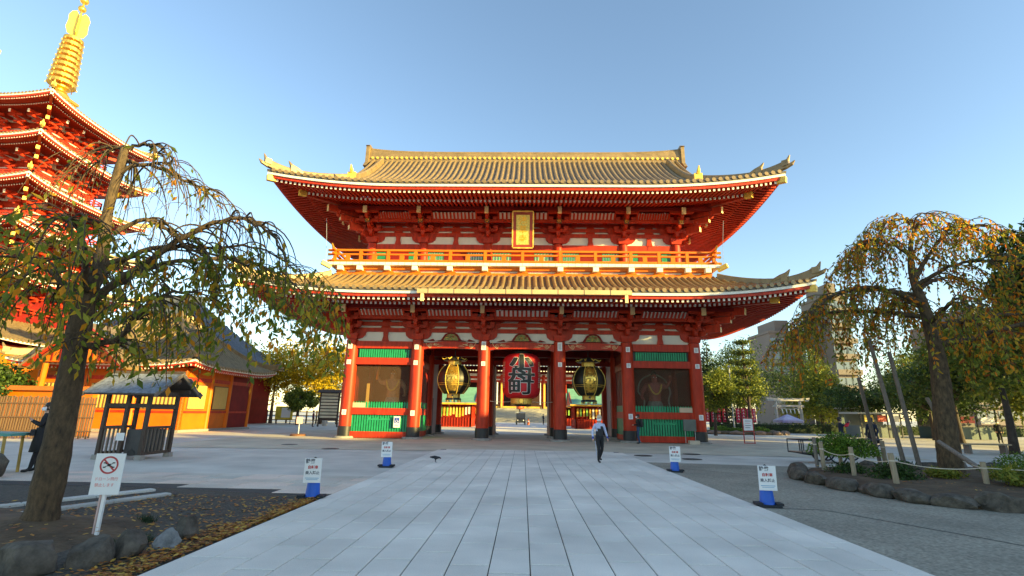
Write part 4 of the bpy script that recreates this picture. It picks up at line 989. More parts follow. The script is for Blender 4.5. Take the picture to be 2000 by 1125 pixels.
# ================================================================= ORANGE HALL BESIDE THE PAGODA
hall = thing('temple_hall', 'orange plastered temple hall with golden tiled roof behind the wooden shelter', 'hall', (-27.6, 7.0, 0))
HX, HY = 5.0, 4.1
YSH = mat('sun_gold_shutter', (0.62, 0.42, 0.10), 0.6, var=0.2, scale=5, stretch=(12, 12, 0.6))  # wood lattice, the gold of the sunlight put into its base colour
BRB = mat('brown_slats', (0.20, 0.10, 0.04), 0.7, var=0.3)
MB().box(-HX, HX, -HY, HY, 0.0, 4.2).build('wall', ORNG, hall)
MB().box(-HX - 0.25, HX + 0.25, -HY - 0.25, HY + 0.25, -0.02, 0.14).build('base_step', STONE, hall)
for x in (-HX, -1.7, 1.7, HX): MB().tube([(x, -HY, 0.1), (x, -HY, 4.1)], 0.17, 12).build('post', ORNG, hall)
for y in (-HY, -1.2, 1.15, HY): MB().tube([(HX, y, 0.1), (HX, y, 4.1)], 0.17, 12).build('post', ORNG, hall)
MB().box(HX + 0.005, HX + 0.05, 1.35, HY - 0.2, 0.15, 4.0).build('dark_panel_wall', REDD, hall)
for y0, y1 in ((-3.6, -1.7), (-0.85, 0.9)):
    wn = MB().box(HX + 0.005, HX + 0.06, y0, y1, 1.45, 3.15).build('window', BRB, hall)
    for k in range(9): MB().box(HX + 0.06, HX + 0.085, y0 + 0.06 + (y1 - y0 - 0.12) * k / 9 + 0.01, y0 + 0.06 + (y1 - y0 - 0.12) * (k + 1) / 9 - 0.01, 1.52, 3.08).build('shutter_board', YSH, wn)
for x0, x1 in ((-4.6, -2.0), (-1.3, 1.3), (2.0, 4.6)):
    wn = MB().box(x0, x1, -HY - 0.06, -HY - 0.005, 1.45, 3.1).build('window', BRB, hall)
    for k in range(10): MB().box(x0 + 0.08 + (x1 - x0 - 0.16) * k / 9 - 0.05, x0 + 0.08 + (x1 - x0 - 0.16) * k / 9 + 0.05, -HY - 0.10, -HY - 0.06, 1.5, 3.05).build('bar', YSH, wn)
for z0, z1 in ((1.22, 1.36), (3.35, 3.6)):
    MB().box(-HX - 0.08, HX + 0.08, -HY - 0.08, -HY, z0, z1).build('rail_beam', RED, hall); MB().box(HX, HX + 0.08, -HY, HY, z0, z1).build('rail_beam', RED, hall)
hr = Roof(0, 0, HX + 1.4, HY + 1.4, 4.32, HY + 1.4, 4.6, k=0.55, L=0.35, E=4.0)
hrp = ob('roof', MB().box(-HX, HX, -HY, HY, 4.22, 4.6).mesh('roof', REDD), hall)
hr.pan(hrp, m=PAN)
for side in range(4): hr.rows(hrp, side, 0.34, 0.10, joined=True)
hr.band(hrp, 'eave_edge_board', 0.03, 0.2, -0.14, 0.0, WHT, 24); hr.band(hrp, 'eave_red_board', 0.1, 0.25, -0.24, -0.142, RED, 24)
hr.rafters(hrp, 'rafter', 0.25, 0.2, -0.30, 1.6, -0.05, 0.10, 0.11, sides=(0, 1)); hr.surface(hrp, 'soffit', 0.18, -0.23, 1.7, 0.0, RED, 16)
hr.hip_ridges(hrp, TILE, mid=False, d_end=5.2)
MB().box(-1.4, 1.4, -0.3, 0.3, 8.6, 9.35).build('ridge', GTILE, hrp)
# gabled porch on the south side with a round gold boss
por = MB().prism([(-2.6, 4.3), (2.6, 4.3), (0, 6.5)], -HY - 2.2, -HY + 1.5).build('porch_gable', ORNG, hall, loc=(-0.6, 0, 0))
MB().lathe([(0.42, -0.06), (0.40, 0.06), (0.2, 0.1)], n=20).build('boss', GOLDP, por).matrix_local = Matrix.Translation((0.0, -HY - 2.24, 5.3)) @ Matrix.Rotation(PI / 2, 4, 'X')
for s_ in (-1, 1):
    pr = MB().beam((s_ * 3.2, -HY - 2.5, 4.05), (0, -HY - 2.5, 6.75), 0.3, 0.26); pr.build('porch_bargeboard', RED, por)
    q = MB(); q.add([(s_ * 3.4, -HY - 2.7, 3.98), (0, -HY - 2.7, 6.86), (0, -HY + 1.6, 6.86), (s_ * 3.4, -HY + 1.6, 3.98), (s_ * 3.4, -HY - 2.7, 3.84), (0, -HY - 2.7, 6.7), (0, -HY + 1.6, 6.7), (s_ * 3.4, -HY + 1.6, 3.84)], [(0, 1, 2, 3), (4, 7, 6, 5), (0, 4, 5, 1), (3, 2, 6, 7), (0, 3, 7, 4)]); q.build('porch_roof', TILE, por)
    MB().tube([(s_ * 2.3, -HY - 2.0, 0), (s_ * 2.3, -HY - 2.0, 4.2)], 0.16, 10).build('porch_post', ORNG, por)
    for k in range(5): MB().beam((s_ * 0.5 * (k + 0.6), -HY - 2.23, 4.35), (s_ * 0.5 * (k + 0.6), -HY - 2.23, 6.2 - 0.44 * k), 0.08, 0.04).build('gable_bar', REDD, por)
# long grey-tiled roof behind it
gh = thing('rear_hall', 'grey tiled temple roof rising behind the orange hall', 'hall', (-39, 23, 0))
MB().box(-9, 9, -6, 6, 0, 6).build('wall', REDD, gh)
gr = Roof(0, 0, 11, 8, 6.0, 8.0, 7.0, k=0.6, L=0.4, E=5, G=None)
grp = ob('roof', MB().box(-8.5, 8.5, -5.5, 5.5, 6.0, 6.3).mesh('roof', REDD), gh)
gr.pan(grp, m=GTILE)
for side in (0, 1): gr.rows(grp, side, 0.4, 0.11, joined=True, mats=[GTILE, GTILE])
gr.band(grp, 'eave_edge_board', 0.03, 0.2, -0.14, 0.0, WHT, 24); MB().box(-3.2, 3.2, -0.3, 0.3, 12.9, 13.7).build('ridge', GTILE, grp)

# ================================================================= WOODEN SHELTER
OLD = mat('weathered_dark_wood', (0.075, 0.052, 0.038), 0.8, var=0.35, scale=4, stretch=(14, 14, 1.2), bump=0.4, bscale=20)
OLDG = mat('weathered_grey_wood', (0.17, 0.14, 0.11), 0.85, var=0.3, scale=4, stretch=(14, 14, 1.2))
wh = thing('well_shelter', 'small dark wooden shelter with grey shingle roof and slatted sides', 'shelter', (-12.2, -14.15, 0)); wh.scale = (0.78, 0.78, 0.98)
for x in (-0.85, 0.0, 0.85):
    for y in (-0.8, 0.8):
        if x == 0.0 and y > 0: continue
        MB().beam((x, y, 0.1), (x, y, 2.08), 0.13, 0.13).build('post', OLD, wh); MB().cb((x, y, 0.05), (0.26, 0.26, 0.14), taper=0.9).build('foot_stone', STONE, wh)
for y in (-0.8, 0.8):
    MB().box(-0.8, 0.8, y - 0.05, y + 0.05, 1.55, 1.68).build('tie_rail', OLD, wh); MB().box(-1.35, 1.35, y - 0.06, y + 0.06, 2.03, 2.15).build('plate_beam', OLD, wh)
for x in (-0.85, 0.85): MB().box(x - 0.05, x + 0.05, -0.75, 0.75, 1.52, 1.65).build('tie_rail', OLD, wh); MB().box(x - 0.06, x + 0.06, -1.0, 1.0, 1.95, 2.07).build('gable_beam', OLD, wh)
slm = MB().box(-0.028, 0.028, -0.02, 0.02, 0.16, 0.92).mesh('slat', OLDG)
for k in range(7): ob('slat', slm, wh, (0.85, -0.62 + k * 0.205, 0)); ob('slat', slm, wh, (-0.85, -0.62 + k * 0.205, 0))
for k in range(4): ob('slat', slm, wh, (-0.72 + k * 0.17, -0.8, 0))
for x in (-0.85, 0.85): MB().box(x - 0.04, x + 0.04, -0.74, 0.74, 0.90, 0.98).build('slat_rail', OLD, wh); MB().box(x - 0.04, x + 0.04, -0.74, 0.74, 0.12, 0.20).build('slat_rail', OLD, wh)
MB().box(-0.8, -0.06, -0.85, -0.76, 0.90, 0.98).build('slat_rail', OLD, wh)
bs = MB(); bs.box(0.10, 0.78, -0.7, 0.5, 0.1, 0.88); bs.build('stone_basin', mat('basin_stone', (0.085, 0.08, 0.075), 0.9, var=0.3, bump=0.5), wh)
MB().prism([(0.24, 0.1), (0.56, 0.1), (0.53, 0.22), (0.40, 0.29), (0.27, 0.22)], -0.72, -0.70).build('basin_opening', BLK, wh)
MB().box(-0.16, 0.16, -0.90, -0.885, 0.55, 0.78).build('notice', PLATE, wh)
SHING = mat('shingle_grey', (0.17, 0.185, 0.21), 0.75, var=0.45, scale=9, bump=0.5, bscale=25)
shr = random.Random(8)
shm = [MB().box(-wd / 2, wd / 2, -0.02, 0.24, 0.0, 0.022).mesh('shingle', SHING) for wd in (0.15, 0.19, 0.23)]; shw = (0.15, 0.19, 0.23)
RT = 0.50
for s_ in (-1, 1):
    MB().add([(-1.45, s_ * 1.35, 1.98), (1.45, s_ * 1.35, 1.98), (1.45, 0, 2.66), (-1.45, 0, 2.66), (-1.45, s_ * 1.35, 1.93), (1.45, s_ * 1.35, 1.93), (1.45, 0, 2.60), (-1.45, 0, 2.60)], [(0, 1, 2, 3), (7, 6, 5, 4), (0, 4, 5, 1), (1, 5, 6, 2), (0, 3, 7, 4)]).build('roof_board', OLD, wh)
    an = math.atan2(0.68, 1.35)
    for r_ in range(8):
        x = -1.48; f = r_ / 8.0
        if s_ > 0 and r_ > 8: continue
        while x < 1.42:
            k = shr.randrange(3); d = 1.36 * (1 - f); ob('shingle', shm[k], wh, (x + shw[k] / 2, s_ * d, 1.985 + 0.68 * f + 0.01 * shr.random()), rot=(an if s_ < 0 else -an, 0, 0) if s_ < 0 else (an, 0, PI)); x += shw[k] + 0.004
    for x in (-1.46, 1.46): MB().beam((x, s_ * 1.42, 1.93), (x, 0, 2.64), 0.06, 0.12).build('bargeboard', OLDG, wh)
MB().box(-1.5, 1.5, -0.09, 0.09, 2.66, 2.75).build('ridge_cap', OLD, wh)
MB().lathe([(0.05, 2.3), (0.12, 2.34), (0.12, 2.46), (0.03, 2.5)], (1.3, 0, 0), 10).build('gable_pendant', OLD, wh)

# ================================================================= SIGNS, CONES
CBLUE = mat('cone_blue', (0.005, 0.10, 0.52), 0.45, var=0.1); RUB = mat('black_rubber', (0.014, 0.02, 0.026), 0.7); PAPER = mat('laminated_paper', (0.82, 0.83, 0.84), 0.35, var=0.03)
TGREY = mat('print_grey', (0.12, 0.13, 0.16), 0.6); TRED = mat('print_red', (0.50, 0.06, 0.06), 0.6); TPINK = mat('print_pink', (0.75, 0.30, 0.28), 0.6); TBLUE = mat('print_blue', (0.12, 0.35, 0.55), 0.6)
def cone(x, y, rz, tilt, label):
    t = thing('cone_sign', label, 'cone', (x, y, -0.012), rz, group='blue cones with notices along the path')
    q = MB(); q.box(-0.19, 0.19, -0.19, 0.19, 0, 0.035); 
    for sx in (-1, 1): q.cb((sx * 0.17, -0.05, 0.045), (0.12, 0.22, 0.04))
    q.build('rubber_base', RUB, t)
    MB().lathe([(0.135, 0.035), (0.125, 0.06), (0.075, 0.62), (0.05, 0.68)], n=20).build('cone', CBLUE, t, smooth=False)
    b = MB().box(-0.15, 0.15, -0.006, 0.006, 0, 0.42).build('notice_board', PAPER, t); b.location = (0, -0.135, 0.275); b.rotation_euler = (tilt, 0, 0)
    for body, sz, z, m, xx in (('静粛', 0.085, 0.365, TGREY, -0.05), ('自転車', 0.062, 0.262, TRED, 0.0), ('乗入禁止', 0.062, 0.168, TGREY, 0.0)):
        put_text('lettering', body, sz, m, b, (xx, -0.008, z), offset=0.002)
    MB().box(-0.12, 0.12, -0.009, -0.007, 0.075, 0.085).box(-0.10, 0.10, -0.009, -0.007, 0.05, 0.058).build('lettering', TBLUE, b)
    MB().tube([(0, -0.13, 0.69), (0, -0.06, 0.70), (0, 0.0, 0.68)], 0.012, 5).build('clip', RUB, t)
cone(-3.78, -15.45, 0.06, 0.05, 'blue cone with notice left of the path nearer the gate')
cone(-3.68, -20.85, 0.10, 0.04, 'blue cone with notice at the gravel corner left of the path')
cone(4.47, -15.3, -0.10, 0.04, 'blue cone with notice right of the path nearer the gate')
cone(4.52, -20.7, -0.14, 0.05, 'blue cone with notice right of the path nearest the camera')
# drone ban sign on the soil bed
ds = thing('drone_ban_sign', 'white sign with red prohibition circle on a thin post by the left tree', 'sign', (-5.02, -23.95, 0.06), R(10))
MB().beam((0, 0, -0.1), (0, 0, 0.66), 0.035, 0.035).build('post', PLATE, ds); MB().beam((-0.05, 0.02, -0.08), (-0.05, 0.02, 0.6), 0.02, 0.03).build('post_brace', mat('pink_post', (0.6, 0.42, 0.38), 0.6), ds)
bd_ = MB().box(-0.165, 0.165, -0.03, -0.018, 0.42, 0.90).build('board', PLATE, ds)
q = MB(); ring = []
for r_ in (0.105, 0.085): ring.append([(r_ * math.cos(a), -0.033, 0.765 + r_ * math.sin(a)) for a in [2 * PI * k / 28 for k in range(29)]])
q.grid(ring); q.beam((-0.065, -0.033, 0.83), (0.065, -0.033, 0.70), 0.002, 0.018, upv=(0, 0, 1)); q.build('prohibition_ring', TRED, bd_)
q = MB(); q.cb((0, -0.034, 0.765), (0.036, 0.003, 0.03))
for sx in (-1, 1):
    for sz in (-1, 1): q.beam((0, -0.034, 0.765), (sx * 0.045, -0.034, 0.765 + sz * 0.022), 0.003, 0.008); q.cb((sx * 0.05, -0.034, 0.765 + sz * 0.026), (0.028, 0.003, 0.014))
q.build('drone_icon', INK, bd_)
put_text('lettering', 'ドローン飛行', 0.044, TPINK, bd_, (0, -0.033, 0.60), offset=0.0005); put_text('lettering', '禁止します', 0.044, TPINK, bd_, (-0.01, -0.033, 0.53), offset=0.0005)
# wheelchair sign on the left slats
ws = thing('access_sign', 'white sign with blue wheelchair symbol on the green slats of the left bay', 'sign', (-7.35, -0.2, 0.9))
MB().box(-0.19, 0.19, -0.02, 0.02, -0.28, 0.36).build('board', PLATE, ws); MB().box(-0.15, 0.15, -0.024, -0.021, -0.02, 0.28).build('blue_square', mat('sign_blue', (0.03, 0.08, 0.42), 0.5), ws)
q = MB(); ringp = [(0.075 * math.cos(a) - 0.01, -0.028, 0.08 + 0.075 * math.sin(a)) for a in [R(150) + R(235) * k / 12 for k in range(13)]]; q.tube(ringp, 0.011, 5); q.lathe([(0.02, -0.004), (0.02, 0.004)], (-0.015, -0.028, 0.235), 8); q.beam((-0.012, -0.028, 0.21), (0.0, -0.028, 0.10), 0.006, 0.028); q.beam((0, -0.028, 0.11), (0.07, -0.028, 0.10), 0.006, 0.022); q.beam((0.065, -0.028, 0.11), (0.10, -0.028, 0.03), 0.006, 0.022); q.build('wheelchair_symbol', PLATE, ws)
MB().tube([(-0.10, -0.028, -0.14), (0.10, -0.028, -0.14)], 0.02, 6).build('arrow_bar', TPINK, ws)
# boards standing by the gate
nb = thing('notice_stand', 'grey notice panel on thin legs before the right statue bay', 'sign', (9.72, -0.62, -0.01))
MB().box(-0.36, 0.36, -0.03, 0.03, 0.72, 1.36).build('panel', mat('bronze_grey', (0.13, 0.14, 0.12), 0.6, var=0.2), nb)
for x in (-0.28, 0.28): MB().beam((x, 0, 0), (x, 0, 0.73), 0.03, 0.03).build('leg', mat('galvanised', (0.4, 0.4, 0.38), 0.5, metal=0.4), nb)
MB().box(-0.15, 0.42, -0.3, 0.05, 0.0, 0.2).build('weight_block', mat('pale_block', (0.6, 0.5, 0.38), 0.8), nb)
inf = thing('info_stand', 'white notice in a thin red metal frame on the plaza right of the gate', 'sign', (13.8, 1.1, -0.01))
RFR = mat('red_frame', (0.42, 0.04, 0.035), 0.5)
fr = MB()
for x in (-0.31, 0.31): MB().beam((x, 0, 0), (x, 0, 1.5), 0.045, 0.045).build('leg', RFR, inf)
for z in (0.03, 0.72, 1.48): MB().box(-0.29, 0.29, -0.02, 0.02, z - 0.02, z + 0.02).build('crossbar', RFR, inf)
pb = MB().box(-0.27, 0.27, -0.012, 0.012, 0.76, 1.44).build('paper_panel', PAPER, inf)
for k in range(4): MB().box(-0.18, 0.18 - 0.06 * (k % 2), -0.016, -0.013, 1.30 - k * 0.13, 1.33 - k * 0.13).build('print_line', TPINK if k == 1 else TGREY, pb)
nl = thing('small_notice', 'small pink notice on a pole with a brown round base left of the gate', 'sign', (-13.7, 1.0, -0.01))
MB().box(-0.19, 0.19, -0.015, 0.015, 0.72, 1.14).build('panel', mat('pink_paper', (0.72, 0.50, 0.47), 0.6), nl); MB().tube([(0, 0.03, 0.1), (0, 0.03, 0.9)], 0.025, 6).build('pole', PLATE, nl)
MB().lathe([(0.46, 0.0), (0.46, 0.09), (0.38, 0.13), (0.05, 0.14)], n=20).build('base', mat('brown_base', (0.16, 0.07, 0.035), 0.7), nl)
# ================================================================= RIGHT PLANTING BED
RBN = [(8.05, -15.2), (7.45, -16.1), (7.25, -17.0), (7.28, -17.9), (7.40, -18.75), (7.55, -19.55), (7.80, -20.2), (8.30, -20.62), (8.95, -20.85), (9.75, -21.0), (10.6, -21.0), (11.5, -20.9), (12.5, -20.7)]
poly = RBN + [(15.5, -20.0), (17.5, -17.5), (17, -14), (14, -13.1), (11.5, -13.2), (9.6, -13.8), (8.6, -14.5)]
mb = MB(); ctr = (11.5, -17.2); n = len(poly); rings = []
for k, (f, z) in enumerate(((1.0, -0.03), (0.96, 0.10), (0.8, 0.16), (0.5, 0.2), (0.2, 0.22))):
    rings.append([(ctr[0] + (x - ctr[0]) * f, ctr[1] + (y - ctr[1]) * f, z + (random.Random(i * 7 + k).uniform(-0.02, 0.02) if k else 0)) for i, (x, y) in enumerate(poly)] )
for rg in rings: rg.append(rg[0])
mb.grid(rings); o = len(mb.v); mb.v.append((ctr[0], ctr[1], 0.22)); base = o - n - 1
for i in range(n): mb.f.append((base + i, base + i + 1, o)); mb.m.append(0)
struct(mb, 'planting_bed', SOIL, smooth=True)
labs = ['end boulder of the right bed nearest the handcart', 'second boulder from the handcart end of the right bed border', 'third boulder of the right bed border counted from the handcart end', 'fourth boulder of the right bed border from the handcart end', 'fifth boulder of the right bed border from the handcart end',
        'sixth boulder of the right bed border, left of the flat long one', 'low flat boulder in the right bed border', 'large rounded pale-topped boulder in the right bed border', 'large dark boulder second from the right frame edge', 'boulder at the right frame edge of the bed border', 'boulder beyond the right frame edge']
for i in range(10):
    x, y = RBN[i]; nx, ny = RBN[i + 1]; L = math.hypot(nx - x, ny - y); h = [0.30, 0.27, 0.29, 0.24, 0.27, 0.20, 0.19, 0.30, 0.31, 0.28][i]
    me = rock_mesh(40 + i, L * 0.56, 0.26, h * 0.9); me.materials.append(ROCK); tag(ob('boulder', me, None, ((x + nx) / 2, (y + ny) / 2, h * 0.25), rz=math.atan2(ny - y, nx - x)), labs[i], 'boulder', 'boulders edging the right bed')
for i, (x, y, s_, lab) in enumerate([(12.3, -13.25, 0.42, 'dark stone at the back of the right bed left of the leaning prop'), (13.3, -13.15, 0.5, 'dark stone at the back of the right bed beside the cherry trunk'), (11.2, -13.35, 0.4, 'dark stone at the back of the right bed behind the posts'), (15.0, -13.4, 0.55, 'dark stone at the back of the right bed right of the cherry trunk')]):
    me = rock_mesh(60 + i, s_, 0.25, 0.22); me.materials.append(ROCK); tag(ob('boulder', me, None, (x, y, 0.05)), lab, 'boulder', 'boulders edging the right bed')
PALEW = mat('weathered_post_wood', (0.34, 0.27, 0.18), 0.85, var=0.25, scale=5, stretch=(12, 12, 1.0), bump=0.3, bscale=22)
GREYW = mat('grey_prop_wood', (0.20, 0.165, 0.14), 0.85, var=0.3, scale=4, stretch=(10, 10, 0.8), bump=0.3, bscale=20)
def fpost(x, y, h, r_, lab, lean=(0, 0), m=None):
    t = thing('fence_post', lab, 'post', (x, y, 0.0), group='rope fence posts of the right bed')
    MB().tube([(0, 0, -0.05), (lean[0] * 0.5, lean[1] * 0.5, h * 0.5), (lean[0], lean[1], h)], [r_, r_ * 0.97, r_ * 0.95], 10).build('stake', m or PALEW, t)
    MB().lathe([(r_ * 1.06, 0), (r_ * 1.06, 0.03)], (lean[0] * 0.75, lean[1] * 0.75, h * 0.78), 10).build('rope_turn', ROPE, t)
    return Vector((x + lean[0] * 0.75, y + lean[1] * 0.75, h * 0.78 + 0.02))
FP = [fpost(8.75, -14.85, 0.98, 0.05, 'grey rope-fence post standing nearest the handcart', m=GREYW), fpost(8.45, -15.7, 0.88, 0.055, 'pale rope-fence post left of the round bush'), fpost(8.35, -17.15, 0.84, 0.055, 'pale rope-fence post in front of the round bush'), fpost(8.35, -18.6, 0.80, 0.06, 'pale square-topped rope-fence post at the bed edge in front of the tall props', (-0.05, 0)), fpost(10.15, -18.75, 0.66, 0.055, 'pale grey rope-fence post beside the yellow-green plants'),
      fpost(12.7, -14.7, 0.85, 0.05, 'short wooden post at the back of the bed right of the trunk', (-0.05, 0)), fpost(10.9, -14.6, 0.9, 0.06, 'thick post behind the bed left of the cherry trunk'), fpost(9.9, -14.1, 0.72, 0.055, 'short post behind the round bush')]
for i, (a, b, lab) in enumerate(((1, 2, 'rope between the posts beside the round bush'), (2, 3, 'rope between the round bush post and the bed edge post'), (3, 4, 'long rope passing in front of the cherry trunk'), (4, 5, 'rope running back from the post by the yellow plants'))):
    tag(sag_rope(FP[a], FP[b], 0.09, 0.011).build('fence_rope', ROPE), lab, 'rope', 'ropes of the right bed fence')
tag(sag_rope(FP[4], (14.5, -18.9, 0.5), 0.05, 0.011).build('fence_rope', ROPE), 'rope leading out of the frame from the post by the yellow plants', 'rope', 'ropes of the right bed fence')
# props holding the weeping cherry up
for p0, p1, lab in (((10.9, -15.4, 0.1), (10.05, -16.0, 3.75), 'tall grey timber prop second from the left under the cherry branches'), ((11.15, -15.6, 0.1), (10.55, -16.0, 3.4), 'tall thin timber prop nearest the trunk under the cherry branches'), ((11.7, -13.2, 0.1), (10.5, -14.6, 2.75), 'leftmost timber prop behind the round bush'),
                    ((10.95, -18.4, 0.08), (10.75, -16.9, 1.0), 'short slanting brace leaning on the cherry trunk'), ((13.0, -14.9, 0.1), (12.55, -14.5, 2.2), 'thin bamboo prop right of the cherry trunk')):
    tag(MB().tube([p0, [(a + b) / 2 for a, b in zip(p0, p1)], p1], [0.06, 0.055, 0.05], 10).build('tree_prop', GREYW), lab, 'prop', 'timber props of the right cherry tree')
# ---- shrubs: leafy balls
LEAFD = {}
def leaf_mat(name, cols, trans=0.35, rough=0.5):
    return [mat('%s_%d' % (name, i), c, rough, var=0.25, scale=3.0, trans=trans, spec=0.3) for i, c in enumerate(cols)]
def leaf_cloud(pts, size, mats, probs, seed, hang=0.0, aspect=0.5, normals=None):
    """numpy leaf mesh: one bent leaf (two quads) at each point"""
    rng = np.random.default_rng(seed); P = np.asarray(pts, float); n = len(P)
    d = rng.normal(size=(n, 3)); d[:, 2] -= hang * 2.0; d /= np.linalg.norm(d, axis=1)[:, None]
    s_ = rng.normal(size=(n, 3)); s_ -= (s_ * d).sum(1)[:, None] * d; s_ /= np.linalg.norm(s_, axis=1)[:, None]
    nn = np.cross(d, s_); L = size * rng.uniform(0.65, 1.25, n)[:, None]; Wd = L * aspect * 0.5
    v = np.stack([P, P + d * L * 0.45 + s_ * Wd - nn * Wd * 0.35, P + d * L * 0.45, P + d * L * 0.45 - s_ * Wd - nn * Wd * 0.35, P + d * L - nn * L * 0.12], 1).reshape(-1, 3)
    base = (np.arange(n) * 5)[:, None]
    f = np.concatenate([base + np.array([[0, 1, 4, 2]]), base + np.array([[0, 2, 4, 3]])], 1).reshape(-1)
    me = bpy.data.meshes.new('foliage'); me.vertices.add(n * 5); me.vertices.foreach_set('co', v.astype(np.float32).ravel())
    me.loops.add(n * 8); me.loops.foreach_set('vertex_index', f.astype(np.int32)); me.polygons.add(n * 2)
    me.polygons.foreach_set('loop_start', np.arange(0, n * 8, 4, dtype=np.int32)); me.polygons.foreach_set('loop_total', np.full(n * 2, 4, np.int32))
    mi = rng.choice(len(mats), n, p=np.array(probs) / sum(probs)); me.polygons.foreach_set('material_index', np.repeat(mi, 2).astype(np.int32))
    for m in mats: me.materials.append(m)
    me.update(); me.validate(); return me
GREENS = leaf_mat('shrub_leaf', [(0.13, 0.24, 0.03), (0.22, 0.34, 0.04), (0.08, 0.15, 0.02)])
DGREENS = leaf_mat('camellia_leaf', [(0.04, 0.09, 0.02), (0.07, 0.13, 0.025), (0.03, 0.06, 0.015)])
YGREENS = leaf_mat('fern_leaf', [(0.22, 0.24, 0.03), (0.14, 0.19, 0.025), (0.28, 0.26, 0.04)])
TWIG = mat('twig_bark', (0.055, 0.04, 0.03), 0.85, var=0.3)
def shrub(name, lab, loc, rx, ry, rz_, n, size, mats, seed, lumps=7, group='shrubs of the right bed', aspect=0.5):
    t = thing(name, lab, 'shrub', loc, group=group); rng = np.random.default_rng(seed)
    c = rng.uniform(-0.45, 0.45, (lumps, 3)); c[:, 2] = np.abs(c[:, 2]) * 0.8; rr = rng.uniform(0.5, 0.75, lumps)
    k = rng.integers(0, lumps, n); d = rng.normal(size=(n, 3)); d /= np.linalg.norm(d, axis=1)[:, None]
    p = c[k] + d * (rr[k] * rng.uniform(0.75, 1.03, n))[:, None]; p[:, 2] = np.abs(p[:, 2]); p *= np.array([rx, ry, rz_])
    ob('foliage', leaf_cloud(p, size, mats, [3, 2, 1.5], seed, aspect=aspect), t)
    q = MB(); r_ = random.Random(seed)
    for i in range(6): a = r_.uniform(0, 2 * PI); q.tube([(0, 0, -0.05), (math.cos(a) * rx * 0.25, math.sin(a) * ry * 0.25, rz_ * 0.4), (math.cos(a) * rx * 0.5, math.sin(a) * ry * 0.5, rz_ * 0.8)], [0.02, 0.014, 0.006], 5)
    q.build('stems', TWIG, t)
shrub('round_bush', 'clipped round green bush behind the rope posts of the right bed', (9.60, -14.85, 0.48), 0.85, 0.7, 0.78, 5200, 0.075, GREENS, 1)
shrub('low_bush', 'low dark leafy bush below the round one in the right bed', (8.75, -16.4, 0.05), 0.6, 0.6, 0.42, 1700, 0.07, DGREENS, 2)
shrub('low_bush', 'spreading dark bush between the bed edge posts', (9.0, -17.6, 0.08), 0.62, 0.55, 0.50, 2200, 0.07, DGREENS, 3)
shrub('clipped_bush', 'dense dark green bush at the right frame edge of the bed', (13.2, -16.6, 0.15), 0.8, 0.7, 0.62, 3000, 0.06, GREENS, 4)
shrub('low_bush', 'small dark ground-hugging bush before the cherry trunk', (10.6, -15.6, 0.1), 0.5, 0.4, 0.3, 900, 0.06, DGREENS, 5)
for i, (x, y, s_, lab) in enumerate([(10.75, -18.9, 0.85, 'arching yellow-green plant right of the pale grey post'), (11.5, -18.6, 0.95, 'arching yellow-green plant at the right frame edge'), (10.2, -17.6, 0.5, 'low yellow-green plant near the foot of the cherry trunk')]):
    t = thing('arching_plant', lab, 'plant', (x, y, 0.12), group='yellow-green plants of the right bed'); r_ = random.Random(20 + i); pts = []
    q = MB()
    for k in range(34):
        a = r_.uniform(0, 2 * PI); L = s_ * r_.uniform(0.4, 0.85); hh = s_ * r_.uniform(0.35, 0.75); st = []
        for j in range(8): u = j / 7; st.append((math.cos(a) * L * u, math.sin(a) * L * u, hh * (1.7 * u - 1.1 * u * u)))
        q.tube(st, [0.007 * (1 - 0.8 * j / 7) for j in range(8)], 4)
        for j in range(2, 8):
            for z in range(6): pts.append((st[j][0] + r_.uniform(-0.03, 0.03), st[j][1] + r_.uniform(-0.03, 0.03), st[j][2] + r_.uniform(-0.02, 0.02)))
    q.build('stems', YGREENS[1], t); ob('fronds', leaf_cloud(pts, 0.11, YGREENS, [3, 2, 2], 30 + i, aspect=0.3), t)
# grass tufts among the left rocks
for i, (x, y, lab) in enumerate([(-4.35, -24.55, 'dark grass tuft behind the flat-topped boulder'), (-4.35, -24.1, 'dark grass tuft behind the blue-grey boulder'), (-5.05, -23.1, 'dark grass tuft on the soil behind the drone sign')]):
    r_ = random.Random(70 + i); q = MB()
    for k in range(160):
        a = r_.uniform(0, 2 * PI); d = r_.uniform(0, 0.14); L = r_.uniform(0.05, 0.12); b = (math.cos(a) * d, math.sin(a) * d * 0.6, 0); q.add([(b[0] - 0.004, b[1], 0), (b[0] + 0.004, b[1], 0), (b[0] + r_.uniform(-0.06, 0.06), b[1] + r_.uniform(-0.06, 0.06), L)], [(0, 1, 2)])
    tag(q.build('grass_tuft', mat('dark_grass', (0.02, 0.045, 0.012), 0.7), loc=(x, y, (0.03, -0.005, 0.0)[i])), lab, 'grass', 'grass tufts in the left bed')

